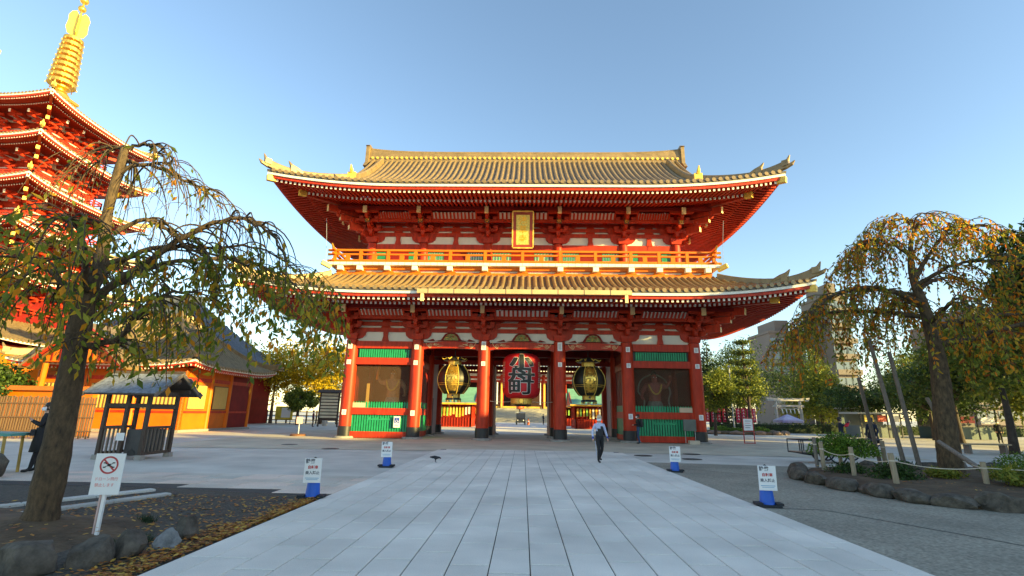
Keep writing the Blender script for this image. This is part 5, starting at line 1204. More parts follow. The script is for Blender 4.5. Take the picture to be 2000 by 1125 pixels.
# ================================================================= HANDCART
STEEL = mat('dark_steel_tube', (0.05, 0.05, 0.055), 0.4, metal=0.6); PLYW = mat('cart_deck', (0.32, 0.22, 0.15), 0.8)
hc = thing('handcart', 'flat steel-tube handcart with bicycle wheels parked by the right bed', 'cart', (11.15, -11.3, -0.012), R(4))
for z in (0.34, 0.78):
    for y in (-0.42, 0.42): MB().tube([(-1.2, y, z), (1.0, y, z), (1.9, y * 0.7, z + (0.05 if z > 0.5 else 0.35))], 0.028, 6).build('side_tube', STEEL, hc)
    MB().tube([(-1.2, -0.42, z), (-1.2, 0.42, z)], 0.02, 6).build('end_tube', STEEL, hc)
MB().tube([(1.9, -0.294, 0.83), (1.95, 0, 0.84), (1.9, 0.294, 0.83)], 0.018, 6).build('pull_bar', STEEL, hc)
for x in (-1.2, -0.75, -0.6, 0.3, 1.0):
    for y in (-0.42, 0.42): MB().tube([(x, y, 0.34), (x, y, 0.78)], 0.022, 6).build('upright', STEEL, hc)
MB().box(-1.18, 1.0, -0.40, 0.40, 0.355, 0.375).build('deck', PLYW, hc)
MB().prism([(-1.18, 0.33), (-0.5, 0.33), (-0.7, 0.24)], -0.3, 0.3).build('belly_brace', STEEL, hc)
def bike_wheel(parent, loc, r_=0.33):
    w_ = MB().tube([(r_ * math.cos(a), 0, r_ * math.sin(a)) for a in [2 * PI * k / 28 for k in range(29)]], 0.03, 6, caps=False).build('wheel', RUB, parent, loc=loc)
    q = MB()
    for k in range(14): a = 2 * PI * k / 14; q.tube([(0, 0.03 * (-1) ** k, 0), (r_ * 0.94 * math.cos(a), 0, r_ * 0.94 * math.sin(a))], 0.004, 4)
    q.build('spokes', mat('chrome', (0.6, 0.6, 0.62), 0.25, metal=0.9), w_, kind='stuff'); MB().tube([(0, -0.06, 0), (0, 0.06, 0)], 0.03, 8).build('hub', STEEL, w_)
bike_wheel(hc, (0.05, -0.49, 0.345)); bike_wheel(hc, (0.05, 0.49, 0.345))
bk_ = thing('bicycle', 'bicycle leaning behind the round bush at the right bed', 'bicycle', (12.1, -10.4, -0.012), R(8))
bike_wheel(bk_, (-0.5, 0, 0.35)); bike_wheel(bk_, (0.55, 0, 0.35))
for a, b in (((-0.5, 0, 0.35), (-0.1, 0, 0.33)), ((-0.1, 0, 0.33), (-0.25, 0, 0.85)), ((-0.1, 0, 0.33), (0.38, 0, 0.78)), ((-0.22, 0, 0.75), (0.36, 0, 0.82)), ((0.33, 0, 0.95), (0.55, 0, 0.35)), ((-0.5, 0, 0.35), (-0.22, 0, 0.72))): MB().tube([a, b], 0.017, 6).build('frame_tube', STEEL, bk_)
MB().cb((-0.27, 0, 0.90), (0.26, 0.14, 0.06)).build('saddle', RUB, bk_); MB().tube([(0.22, -0.26, 1.0), (0.33, 0, 0.98), (0.22, 0.26, 1.0)], 0.014, 6).build('handlebar', STEEL, bk_)

# ================================================================= FAR RIGHT: torii, tent, banners, lamp, island
GSTONE = mat('pale_granite', (0.50, 0.46, 0.40), 0.8, var=0.15, scale=3, bump=0.2)
to = thing('torii', 'pale stone torii with a straw rope and white paper strips behind the right trees', 'torii', (30.2, 28, -0.02))
for x in (-1.35, 1.35): MB().tube([(x * 1.08, 0, 0), (x, 0, 3.4)], [0.19, 0.16], 14).build('pillar', GSTONE, to)
MB().prism([(-2.3, 3.42), (2.3, 3.42), (2.45, 3.78), (1.2, 3.72), (-1.2, 3.72), (-2.45, 3.78)], -0.2, 0.2).build('lintel', GSTONE, to); MB().box(-1.75, 1.75, -0.12, 0.12, 2.75, 2.98).build('tie_beam', GSTONE, to)
sag_rope((-1.2, -0.2, 2.7), (1.2, -0.2, 2.7), 0.18, 0.05).build('straw_rope', ROPE, to)
for k in range(5):
    x = -0.9 + k * 0.45; q = MB(); q.add([(x, -0.22, 2.55), (x + 0.12, -0.22, 2.55), (x + 0.06, -0.25, 2.3), (x + 0.18, -0.25, 2.3), (x + 0.1, -0.23, 2.05), (x + 0.2, -0.23, 2.05)], [(0, 1, 3, 2), (2, 3, 5, 4)]); q.build('paper_strip', PLATE, to)
te = thing('canopy_tent', 'purple and white canopy tent under the torii', 'tent', (29.0, 26, -0.02))
q = MB(); q.add([(-1.1, -1.1, 1.3), (1.1, -1.1, 1.3), (1.1, 1.1, 1.3), (-1.1, 1.1, 1.3), (0, 0, 1.95), (-1.1, -1.1, 1.05), (1.1, -1.1, 1.05), (1.1, 1.1, 1.05), (-1.1, 1.1, 1.05)], [(0, 1, 4), (1, 2, 4), (2, 3, 4), (3, 0, 4), (0, 5, 6, 1), (1, 6, 7, 2), (2, 7, 8, 3), (3, 8, 5, 0)])
q.build('canopy', mat('tent_cloth', (0.42, 0.28, 0.62), 0.7, var=0.1, scale=0.6, col2=(0.75, 0.75, 0.85)), te)
for x in (-1.0, 1.0):
    for y in (-1.0, 1.0): MB().tube([(x, y, 0), (x, y, 1.35)], 0.025, 6).build('leg', PLATE, te)
MB().box(-0.8, 0.8, -0.5, 0.5, 0.3, 0.65).build('table', mat('tent_table', (0.75, 0.8, 0.82), 0.6), te)
BAN = mat('banner_red', (0.55, 0.02, 0.06), 0.7, var=0.1)
def banner(x, y, i, lab):
    t = thing('banner_flag', lab, 'banner', (x, y, -0.02), group='red banners beyond the gate')
    MB().tube([(0, 0, 0), (0, 0, 2.5)], 0.02, 5).build('pole', BLK, t)
    q = MB(); q.grid([[(0.02 + 0.42 * j / 4, 0.05 * math.sin(j + k + i), 2.45 - 1.45 * k / 5) for j in range(5)] for k in range(6)]); q.build('cloth', BAN, t)
    q = MB()
    for k in range(4): q.cb((0.23, -0.07, 2.2 - k * 0.3), (0.2, 0.012, 0.04)); q.cb((0.23, -0.07, 2.28 - k * 0.3), (0.04, 0.012, 0.16))
    q.build('lettering', PLATE, t)
rk = ['leftmost', 'second', 'third', 'fourth']
for i in range(4): banner(20.1 + i * 0.62, 26, i, '%s of the four red banners nearest the gate column' % (rk[i] if i == 0 else rk[i] + ' from the left'))
for i in range(4): banner(22.6 + i * 0.55, 24, i + 5, '%s of the four red banners by the pine' % (rk[i] if i == 0 else rk[i] + ' from the left'))
lp = thing('lamp_post', 'tall grey lamp post among the trees right of the gate', 'lamp post', (20.7, 20, -0.02))
MB().tube([(0, 0, 0), (0, 0, 6.4)], [0.08, 0.05], 8).build('pole', mat('grey_pole', (0.42, 0.45, 0.46), 0.5), lp); MB().tube([(-0.45, 0, 3.6), (0.3, 0, 3.6)], 0.05, 6).build('speaker_bar', mat('grey_pole', (0.4, 0.4, 0.4)), lp); MB().lathe([(0.05, 0), (0.16, 0.1), (0.05, 0.2)], (0, 0, 6.35), 10).build('lamp_head', PLATE, lp)
isl = struct(MB().lathe([(3.4, 0.0), (3.4, 0.18), (3.0, 0.3), (0.1, 0.35)], (0, 0, 0), 24, sx=1.35, sy=0.8), 'tree_island', SOIL, loc=(20.6, 19.5, -0.03))
for i in range(14):
    a = 2 * PI * i / 14; me = rock_mesh(90 + i, 0.75, 0.4, 0.28, 2); me.materials.append(mat('island_rock', (0.22, 0.15, 0.11), 0.9, var=0.3, bump=0.6)); o = ob('edge_rock', me, isl, (4.6 * math.cos(a), 2.75 * math.sin(a), 0.12), rz=a + PI / 2)
for i, (x, y, s_) in enumerate([(18.6, 18.4, 0.9), (19.8, 17.8, 0.7), (22.4, 18.0, 0.8)]): shrub('island_shrub', ['leftmost', 'middle', 'rightmost'][i] + ' low shrub on the tree island right of the gate', (x, y, 0.25), s_, s_ * 0.8, s_ * 0.6, 700, 0.14, GREENS, 50 + i, group='shrubs on the tree island')
# stalls, wall and boards at the back of the right-hand square
GLS = mat('stall_white', (0.34, 0.38, 0.39), 0.5)
for i, (x, y, wd, h, lab) in enumerate([(31.5, 15.5, 3.4, 2.0, 'white-panelled stall behind the props of the right cherry'), (38.5, 15, 5.0, 2.8, 'dark stall with a pale roof edge behind the right cherry trunk'), (36.5, 24, 4, 2.6, 'small grey booth right of the torii')]):
    t = thing('market_stall', lab, 'stall', (x, y, -0.02)); MB().box(-wd / 2, wd / 2, 0, 2, 0, 1.0).build('counter', mat('stall_counter%d' % i, [(0.10, 0.13, 0.13), (0.06, 0.1, 0.09), (0.2, 0.24, 0.25)][i], 0.6), t); MB().box(-wd / 2, wd / 2, 1.9, 2.0, 1.0, h).build('back_panel', [mat('stall_glass', (0.12, 0.17, 0.18), 0.3), BLK, mat('stall_glass', (0.12, 0.17, 0.18))][i], t)
    MB().box(-wd / 2 - 0.3, wd / 2 + 0.3, -0.5, 2.2, h, h + 0.14).build('roof', GLS, t)
    for xx in (-wd / 2, -wd / 6, wd / 6, wd / 2): MB().beam((xx, -0.3, 0), (xx, -0.3, h), 0.09, 0.09).build('post', BLK, t)
    for k in range(3): MB().box(-wd / 2 + 0.3 + k * wd / 3, -wd / 2 + 0.2 + (k + 0.75) * wd / 3, -0.35, -0.31, 1.35, 1.9).build('poster', [mat('poster_yellow', (0.7, 0.55, 0.12), 0.6), mat('poster_red', (0.6, 0.12, 0.08), 0.6), PLATE][k], t)
hd = thing('hedge', 'long low hedge at the back of the square on the right', 'hedge', (36, 24, 0)); rng = np.random.default_rng(9)
p = rng.uniform((-16, -0.5, 0), (16, 0.5, 1.0), (5000, 3)); ob('foliage', leaf_cloud(p, 0.2, DGREENS, [2, 2, 1], 9), hd); MB().box(-15.8, 15.8, -0.35, 0.35, 0.0, 0.85).build('core', mat('hedge_core', (0.02, 0.035, 0.012), 0.9), hd)
bench = thing('bench', 'low wooden bench under the far right trees', 'bench', (22.5, -4.8, 0)); MB().box(-1.1, 1.1, -0.2, 0.2, 0.40, 0.46).build('seat', PALEW, bench)
for x in (-0.85, 0.85): MB().box(x - 0.06, x + 0.06, -0.17, 0.17, 0, 0.40).build('leg', GREYW, bench)
# far buildings over the trees
def block(x, y, wd, dp, h, m, lab, fl=8, cols=6):
    t = thing('apartment_building', lab, 'building', (x, y, 0)); MB().box(-wd / 2, wd / 2, 0, dp, 0, h).build('wall', m, t); MB().box(-wd / 2 - 0.2, wd / 2 + 0.2, -0.2, dp + 0.2, h, h + 0.5).build('parapet', m, t)
    MB().box(-wd * 0.25, wd * 0.15, 1, dp - 1, h + 0.5, h + 3).build('roof_house', m, t)
    wm = MB().box(-0.8, 0.8, -0.06, 0.0, 0, 1.5).mesh('window', mat('window_glass', (0.12, 0.16, 0.2), 0.15)); bm2 = MB().box(-1.1, 1.1, -0.9, -0.02, -0.3, 0.7).mesh('balcony', m)
    for f in range(fl):
        for c in range(cols): xx = -wd / 2 + wd * (c + 0.5) / cols; z = h - 2.6 - f * 3.1; ob('window', wm, t, (xx, -0.01, z)); ob('balcony', bm2, t, (xx, 0, z - 0.75))
CONC = mat('pale_pink_concrete', (0.17, 0.135, 0.12), 0.8, var=0.06, scale=0.3); CONC2 = mat('tan_concrete', (0.16, 0.13, 0.105), 0.8, var=0.06, scale=0.3)
block(64.4, 70, 3.8, 10, 26.0, CONC2, 'tan apartment block rising behind the lower roof corner on the right', 8, 3); block(57.5, 78, 7.5, 10, 19.5, CONC, 'pale apartment block between the pine and the round trees', 5, 4); block(90, 66, 12, 12, 20, CONC, 'pale apartment block behind the right cherry crown', 6, 6)

# ================================================================= FAR LEFT: bamboo fence, boards
BAMB = mat('bamboo_brown', (0.11, 0.058, 0.028), 0.7, var=0.35, scale=3, stretch=(8, 8, 0.5))
bf = thing('bamboo_fence', 'brown upright bamboo fence behind the person in black', 'fence', (-23.2, -5.9, 0), R(8))
bmesh_ = MB().tube([(0, 0, 0), (0, 0, 1.95)], 0.045, 6).mesh('bamboo_pole', BAMB)
for k in range(74): ob('bamboo_pole', bmesh_, bf, (-6.3 + k * 0.115, 0.01 * (k % 2), 0.03 * ((k * 7) % 3)))
for z in (0.35, 1.0, 1.65): MB().box(-6.35, 2.2, -0.08, -0.045, z - 0.03, z + 0.03).build('rail', BAMB, bf)
ow = thing('garden_wall', 'low orange wall showing above the bamboo fence', 'wall', (-27.5, -3.2, 0)); MB().box(-6, 4.2, -0.15, 0.15, 0, 2.35).build('wall', ORNG, ow); MB().prism([(-0.35, 2.35), (0.35, 2.35), (0, 2.6)], -6.1, 4.3, axis='x').build('coping', ORNG, ow)
gb = thing('fortune_table', 'green-topped table with bamboo legs at the left frame edge', 'table', (-12.15, -18.6, 0), R(15))
MB().prism([(-0.6, 0.84), (0.5, 0.84), (0.5, 0.90), (-0.6, 0.94)], -0.4, 0.4).build('top', mat('teal_board', (0.10, 0.33, 0.28), 0.6), gb)
BAM2 = mat('bamboo_yellow', (0.45, 0.30, 0.07), 0.5, var=0.3)
for x, y in ((-0.5, -0.3), (0.4, -0.3), (-0.5, 0.3), (0.4, 0.3)): MB().tube([(x, y, 0), (x * 0.85, y, 0.84)], 0.035, 6).build('leg', BAM2, gb)
for k in range(3): MB().tube([(-0.45 + k * 0.2, -0.36, 0.15), (-0.25 + k * 0.25, -0.36, 1.5 - 0.25 * k)], 0.022, 6).build('bamboo_stick', BAM2, gb)
MB().tube([(-0.5, -0.38, 1.12), (0.12, -0.38, 1.15)], 0.02, 6).build('bamboo_rail', BAM2, gb)
me = rock_mesh(120, 0.34, 0.3, 0.42); me.materials.append(ROCK); tag(ob('stone_basin', me, None, (-11.55, -19.1, 0.12)), 'dark stone lump below the green-topped table at the left edge', 'stone')
sb = thing('prayer_board', 'tall wooden rack with white paper rows left of the gate', 'board', (-19.25, 20, -0.02))
for x in (-0.95, 0.95): MB().beam((x, 0, 0), (x, 0, 3.3), 0.12, 0.12).build('post', OLD, sb)
for k in range(8): MB().box(-0.85, 0.85, -0.06, -0.02, 0.85 + k * 0.31, 1.06 + k * 0.31).build('paper_row', mat('cream_paper', (0.72, 0.62, 0.42), 0.7), sb)
MB().box(-0.89, 0.89, 0.0, 0.04, 0.6, 3.3).build('back_panel', OLD, sb); MB().prism([(-0.4, 3.3), (0.4, 3.3), (0, 3.6)], -1.2, 1.2, axis='x').build('cap_roof', OLD, sb)
yb = thing('yellow_board', 'yellow notice panel before the far left fence', 'sign', (-27.5, 28, -0.02)); MB().box(-1.0, 1.0, -0.05, 0.05, 0.5, 1.95).build('panel', mat('board_yellow', (0.75, 0.58, 0.05), 0.6, var=0.25, scale=2), yb)
MB().box(-0.3, 0.75, -0.07, -0.052, 0.7, 1.8).build('paper', PLATE, yb)
for x in (-0.8, 0.8): MB().beam((x, 0.02, 0), (x, 0.02, 0.6), 0.08, 0.08).build('leg', OLD, yb)
ff = thing('timber_fence', 'low dark timber fence across the far left of the square', 'fence', (-28, 30, 0))
fp_ = MB().box(-0.07, 0.07, -0.07, 0.07, 0, 1.5).mesh('post', OLD)
for k in range(16): ob('post', fp_, ff, (-8.5 + k * 1.2, 0, 0))
for z in (0.4, 0.9, 1.35): MB().box(-9, 10, -0.04, 0.04, z - 0.05, z + 0.05).build('rail', OLD, ff)
tag(MB().lathe([(0.25, 0), (0.3, 0.5), (0.22, 1.1), (0.05, 1.2)], n=10).build('stone_marker', GSTONE, loc=(-20.3, 22, 0)), 'pale stone marker at the foot of the prayer board', 'stone')

# ================================================================= BEHIND THE GATE: stalls and the main hall
COPG = mat('verdigris_roof', (0.16, 0.36, 0.24), 0.6, var=0.15, scale=2); AMB = mat('amber_charm', (0.75, 0.40, 0.04), 0.5, var=0.3)
def kiosk(x, y, wd, dp, lab, roofm):
    t = thing('amulet_stall', lab, 'stall', (x, y, -0.01), group='amulet stalls behind the gate'); r_ = random.Random(int(abs(x) * 10))
    MB().box(-wd / 2, wd / 2, 0, dp, 0, 1.0).build('counter', RED, t); MB().box(-wd / 2, wd / 2, dp - 0.2, dp, 1.0, 2.6).build('back_wall', REDD, t)
    for k in range(5): MB().beam((-wd / 2 + wd * k / 4, 0, 0), (-wd / 2 + wd * k / 4, 0, 2.6), 0.12, 0.12).build('post', RED, t)
    for k in range(5): MB().beam((wd / 2 * (1 if x < 0 else -1), dp * k / 4, 0), (wd / 2 * (1 if x < 0 else -1), dp * k / 4, 2.6), 0.12, 0.12).build('post', RED, t)
    for k in range(14):
        xx = -wd / 2 + 0.2 + (wd - 0.4) * k / 13; m = [AMB, mat('charm_gold', (0.8, 0.6, 0.12), 0.5), mat('charm_green', (0.25, 0.5, 0.08), 0.5), AMB, mat('charm_white', (0.75, 0.72, 0.65), 0.6)][r_.randrange(5)]
        MB().box(xx - 0.10, xx + 0.10, -0.1, -0.06, 1.15 + r_.uniform(-0.1, 0.3), 2.2).build('hanging_charm', m, t)
    for k in range(16): xx = -wd / 2 + 0.15 + (wd - 0.3) * k / 15; MB().box(xx - 0.035, xx + 0.035, -0.14, -0.10, 0.1, 1.1).build('railing_slat', REDD, t)
    MB().lathe([(0.02, -0.1), (0.1, 0.0), (0.02, 0.1)], (0, -0.25, 2.45), 8).build('lamp', PLATE, t)
    s_ = 1 if x < 0 else -1
    q = MB(); n = 6; P = []
    for i in range(n + 1):
        u = i / n; P.append([(-wd / 2 - 0.7, dp / 2 - (dp / 2 + 0.9) * (1 - u), 2.62 + 1.9 * (0.5 * u + 0.5 * u * u)), (wd / 2 + 0.7, dp / 2 - (dp / 2 + 0.9) * (1 - u), 2.62 + 1.9 * (0.5 * u + 0.5 * u * u))])
    q.grid(P); q.grid([[(a, dp - b, c) for a, b, c in row] for row in P]); q.build('roof', roofm, t)
    MB().box(-wd / 2 - 0.72, wd / 2 + 0.72, -0.95, -0.83, 2.45, 2.64).build('eave_board', AMB, t); MB().box(-wd / 2 - 0.6, wd / 2 + 0.6, -0.7, dp + 0.7, 2.40, 2.5).build('soffit', REDD, t)
    for sx in (-1, 1):
        MB().prism([(-0.9, 2.55), (dp + 0.9, 2.55), (dp / 2, 4.4)], sx * (wd / 2 + 0.55) - 0.04, sx * (wd / 2 + 0.55) + 0.04, axis='x').build('gable', RED, t)
kiosk(-8.3, 27.5, 5.0, 5.0, 'red amulet stall with hanging charms seen under the left bronze lantern', COPG); kiosk(8.6, 27.5, 5.0, 5.0, 'red amulet stall with gold charms seen under the right bronze lantern', COPG)
kiosk(-8.8, 40, 5.0, 6.0, 'farther red amulet stall left of the courtyard', TILE); kiosk(8.8, 40, 6.0, 6.0, 'farther amulet stall with green roof right of the courtyard', COPG)
mh = thing('main_hall', 'great temple hall with steps and dark openings seen through the gate', 'hall', (0, 72, 0))
for k in range(12): MB().box(-9, 9, -10 + k * 0.7, 0, k * 0.21, (k + 1) * 0.21).build('step', mat('step_stone', (0.40, 0.37, 0.29), 0.85, var=0.1), mh)
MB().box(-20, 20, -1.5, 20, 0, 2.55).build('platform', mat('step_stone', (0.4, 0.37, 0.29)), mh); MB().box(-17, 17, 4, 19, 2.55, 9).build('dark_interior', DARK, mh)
for k in range(9):
    x = -17 + k * 4.25; MB().tube([(x, 0, 2.55), (x, 0, 9.2)], 0.38, 14).build('column', RED, mh)
for z0, z1, m in ((7.6, 8.1, RED), (8.35, 8.9, RED), (8.1, 8.35, PLAS), (8.9, 9.4, PLAS), (2.6, 2.95, GOLDP)): MB().box(-17.5, 17.5, -0.2, 0.2, z0, z1).build('beam', m, mh)
for x in (-4.2, 4.4): MB().box(x - 0.18, x + 0.18, -0.6, -0.4, 2.6, 7.6).build('gilt_jamb', GOLDP, mh); MB().tube([(x - 0.9, -1.5, 3.3), (x - 0.9, -1.5, 7.6)], 0.14, 8).build('hanging_rope', PLATE, mh)
mr = Roof(0, 9, 24, 15, 10.2, 15, 17, k=0.7, L=1.0, E=10)
mrp = ob('roof', MB().box(-19, 19, -1, 19, 9.8, 10.2).mesh('roof', REDD), mh); mr.pan(mrp, m=GTILE); mr.rows(mrp, 0, 0.62, 0.18, joined=True, mats=[mat('pale_grey_tile', (0.30, 0.33, 0.37), 0.6), GTILE])
mr.band(mrp, 'eave_edge_board', 0.05, 0.4, -0.35, 0, WHT, 30); mr.rafters(mrp, 'rafter', 0.55, 0.4, -0.6, 5.5, 0.3, 0.26, 0.28, sides=(0,)); mr.surface(mrp, 'soffit', 0.4, -0.4, 6, 0.5, RED)
ol = thing('offering_lantern', 'small red lantern on a gilt stand before the main hall steps', 'lantern', (-0.45, 58, 0))
MB().lathe([(0.5, 2.3), (0.62, 2.5), (0.62, 2.9), (0.5, 3.1)], n=14).build('shade', mat('orange_lamp', (0.75, 0.12, 0.02), 0.5), ol); MB().tube([(0, 0, 0), (0, 0, 2.3)], 0.15, 8).build('stand', BLK, ol); MB().lathe([(1.1, 3.1), (1.0, 3.3), (0.2, 3.6)], n=14).build('cap', BLK, ol)
# little utility vehicle
uv = thing('utility_cart', 'small dark utility vehicle with white roof in the courtyard behind the gate', 'vehicle', (-0.2, 44, -0.01))
UVB = mat('cart_dark', (0.025, 0.03, 0.035), 0.4); UVG = mat('windscreen', (0.10, 0.12, 0.12), 0.1)
MB().box(-0.62, 0.62, -1.1, 1.2, 0.3, 0.85).build('body', UVB, uv); MB().box(-0.58, 0.58, -0.7, -0.66, 0.85, 1.6).build('windscreen', UVG, uv); MB().box(-0.66, 0.66, -0.85, 0.9, 1.66, 1.78).build('roof', GLS, uv)
for x in (-0.6, 0.6):
    for y in (-0.7, 0.8): MB().beam((x, y, 0.8), (x, y, 1.68), 0.06, 0.06).build('pillar', UVB, uv)
    for y in (-0.75, 0.85): MB().lathe([(0.28, -0.1), (0.28, 0.1)], n=14).build('wheel', RUB, uv).matrix_local = Matrix.Translation((x, y, 0.28)) @ Matrix.Rotation(PI / 2, 4, 'Y')
    MB().lathe([(0.09, 0), (0.09, 0.03)], n=10).build('headlight', PLATE, uv).matrix_local = Matrix.Translation((x * 0.7, -1.13, 0.62)) @ Matrix.Rotation(PI / 2, 4, 'X')
bc = thing('barrier_cone', 'orange and white cone beside the utility vehicle in the courtyard', 'cone', (0.9, 43, 0)); MB().lathe([(0.2, 0.03), (0.04, 0.9)], n=12).build('cone', mat('cone_orange', (0.75, 0.16, 0.03), 0.5), bc); MB().box(-0.22, 0.22, -0.22, 0.22, 0, 0.03).build('base', RUB, bc); MB().lathe([(0.145, 0.4), (0.115, 0.55)], n=12).build('white_band', PLATE, bc)

# ================================================================= OFF TO THE RIGHT: unseen building added to shade the forecourt
shade_bld = thing('temple_office', 'unseen building added beyond the right frame edge to shade the forecourt', 'building', (33.0, -24, 0))
MB().box(0, 9, -22, 14.5, 0, 8.0).build('wall', PLAS, shade_bld)
MB().box(5, 17, -60, -10.5, 0, 13.4).build('tall_shade_block', PLAS, shade_bld)  # unseen taller block, added to keep the left tree's lower trunk in shade
MB().box(4.7, 17.3, -60.3, -10.2, 13.4, 13.8).build('parapet', STONE, shade_bld)
MB().prism([(-1.2, 8.0), (10.2, 8.0), (4.5, 10.6)], -23, 15.3).build('roof', GTILE, shade_bld)
owm = MB().box(-0.06, 0.0, -0.9, 0.9, 0, 1.6).mesh('window', mat('window_glass', (0.12, 0.16, 0.2)))
for z in (1.2, 4.9):
    for k in range(11): ob('window', owm, shade_bld, (0, -20 + k * 3.2, z))
# ---- lamp at the left frame edge whose roof corner just shows
ll = thing('street_lantern', 'tall lantern post whose gilt roof corner pokes in at the top left frame edge', 'lamp post', (-8.42, -24.35, 0))
MB().tube([(0, 0, 0), (0, 0, 6.9)], [0.07, 0.05], 10).build('post', REDD, ll)
MB().lathe([(0.50, 6.98), (0.56, 7.02), (0.30, 7.2), (0.08, 7.34)], n=4).build('cap_roof', mat('lamp_bronze', (0.10, 0.06, 0.04), 0.5, metal=0.3), ll, rz=R(-6))
MB().lathe([(0.16, 6.55), (0.24, 6.7), (0.24, 6.9), (0.16, 6.98)], n=6).build('lantern_box', PLATE, ll)
for k in range(4): a = k * PI / 2 - R(6); MB().cb((0.53 * math.cos(a), 0.53 * math.sin(a), 7.01), (0.08, 0.08, 0.07)).build('roof_tip', GOLDP, ll)
MB().tube([(0, 0, 7.3), (0, 0, 7.7)], [0.05, 0.02], 8).build('finial', RED, ll)
# ================================================================= TREES
BARK = mat('cherry_bark', (0.055, 0.036, 0.020), 0.9, var=0.4, scale=5, stretch=(3, 3, 1.2), bump=1.0, bscale=26, col2=(0.15, 0.098, 0.05))
BARK2 = mat('dark_bark', (0.055, 0.042, 0.034), 0.9, var=0.4, scale=4, bump=0.8, bscale=14)
CHL = leaf_mat('cherry_leaf', [(0.20, 0.25, 0.03), (0.36, 0.35, 0.04), (0.60, 0.38, 0.03), (0.75, 0.30, 0.02), (0.11, 0.17, 0.025)], 0.6)
CHR = leaf_mat('cherry_leaf_red', [(0.17, 0.22, 0.03), (0.34, 0.33, 0.04), (0.60, 0.36, 0.03), (0.78, 0.27, 0.02), (0.34, 0.09, 0.02)], 0.6)
def bez(p, n=10):
    """Catmull-Rom through the points"""
    p = [Vector(q) for q in p]; out = []
    for i in range(len(p) - 1):
        a, b, c, d = p[max(i - 1, 0)], p[i], p[i + 1], p[min(i + 2, len(p) - 1)]
        for k in range(n):
            t = k / n; out.append(0.5 * ((2 * b) + (c - a) * t + (2 * a - 5 * b + 4 * c - d) * t * t + (3 * b - a - 3 * c + d) * t ** 3))
    out.append(p[-1]); return out
def weeping(name, label, loc, trunk, limbs, rng_seed, ntwig, twig_len, leaf, lm, probs, per=0.07, group=None, bark=None, ttr=0.9, outw=0.8, leafy=0.18, bare=99.0, lowboost=1.0, minz=0.9):
    """trunk: [(point, radius)]; limbs: [([points], r0)]; twigs spring from the limbs, arch out and hang"""
    bark = bark or BARK
    t = thing(name, label, 'tree', loc, group=group); rnd_ = random.Random(rng_seed)
    tp_ = bez([p for p, _ in trunk], 6); rr = []
    for i in range(len(tp_)):
        u = i / (len(tp_) - 1) * (len(trunk) - 1); k = min(int(u), len(trunk) - 2); rr.append((trunk[k][1] * (1 - (u - k)) + trunk[k + 1][1] * (u - k)) * rnd_.uniform(0.95, 1.06))
    o = MB().tube(tp_, rr, 14).build('trunk', bark, t, smooth=True)
    origins = []
    for pts, r0 in limbs:
        c = bez(pts, 6); rad = [max(0.008, r0 * (1 - 0.85 * i / (len(c) - 1))) for i in range(len(c))]
        c = [p + Vector((rnd_.uniform(-1, 1), rnd_.uniform(-1, 1), rnd_.uniform(-1, 1))) * 0.025 for p in c]
        MB().tube(c, rad, 8).build('branch', bark, t, smooth=True)
        for i in range(len(c) // 5, len(c)): origins.append((c[i], (c[i] - c[i - 1]).normalized(), rad[i]))
    tw = MB(); lp_ = []
    for k in range(ntwig):
        p, d, r0 = origins[rnd_.randrange(len(origins))]
        h = Vector((d.x, d.y, 0)) * 0.7 + Vector((rnd_.gauss(0, 1), rnd_.gauss(0, 1), 0)) * outw
        h = h.normalized() if h.length > 1e-3 else Vector((1, 0, 0)); dr = (h + Vector((0, 0, rnd_.uniform(0.1, ttr)))).normalized()
        L = twig_len * rnd_.uniform(0.45, 1.25) * (lowboost if p.z < bare else 0.9); n = 11; st = L / n; q = [p.copy()]
        for j in range(n):
            dr = (dr + Vector((0, 0, -1)) * 0.34 + Vector((rnd_.gauss(0, 1), rnd_.gauss(0, 1), 0)) * 0.06).normalized(); q.append(q[-1] + dr * st)
            if q[-1].z + loc[2] < minz * rnd_.uniform(0.92, 1.2): break
        r1 = min(r0 * 0.6, 0.016); tw.tube(q, [max(0.0025, r1 * (1 - 0.85 * j / (len(q) - 1))) for j in range(len(q))], 4, caps=False)
        j = leafy * L
        acc = 0.0; dens = rnd_.uniform(0.6, 1.3)
        while acc < L * 0.99 and len(q) > 2:
            u = acc / L * n; i = min(int(u), len(q) - 2)
            if u > len(q) - 1: break
            if acc > j and (q[i].z < bare or rnd_.random() < 0.10): lp_.append(tuple(q[i].lerp(q[i + 1], u - i) + Vector((rnd_.gauss(0, 0.02), rnd_.gauss(0, 0.02), rnd_.gauss(0, 0.02)))))
            acc += per * dens * rnd_.uniform(0.5, 1.5)
        if k % 4 == 0 and len(q) > 5:     # side shoots
            for _ in range(2):
                i = rnd_.randrange(2, len(q) - 2); e = q[i] + Vector((rnd_.gauss(0, 0.18), rnd_.gauss(0, 0.18), -rnd_.uniform(0.2, 0.5))); tw.tube([q[i], q[i].lerp(e, 0.5) + Vector((0, 0, 0.06)), e], [0.005, 0.004, 0.0025], 4, caps=False)
                if q[i].z < bare:
                    for s_ in range(7): lp_.append(tuple(q[i].lerp(e, (s_ + 1) / 7)))
    tw.build('twigs', bark, t, kind='stuff', smooth=True)
    ob('crown', leaf_cloud(lp_, leaf, lm, probs, rng_seed, hang=0.9, aspect=0.42), t, kind='stuff')
    return t
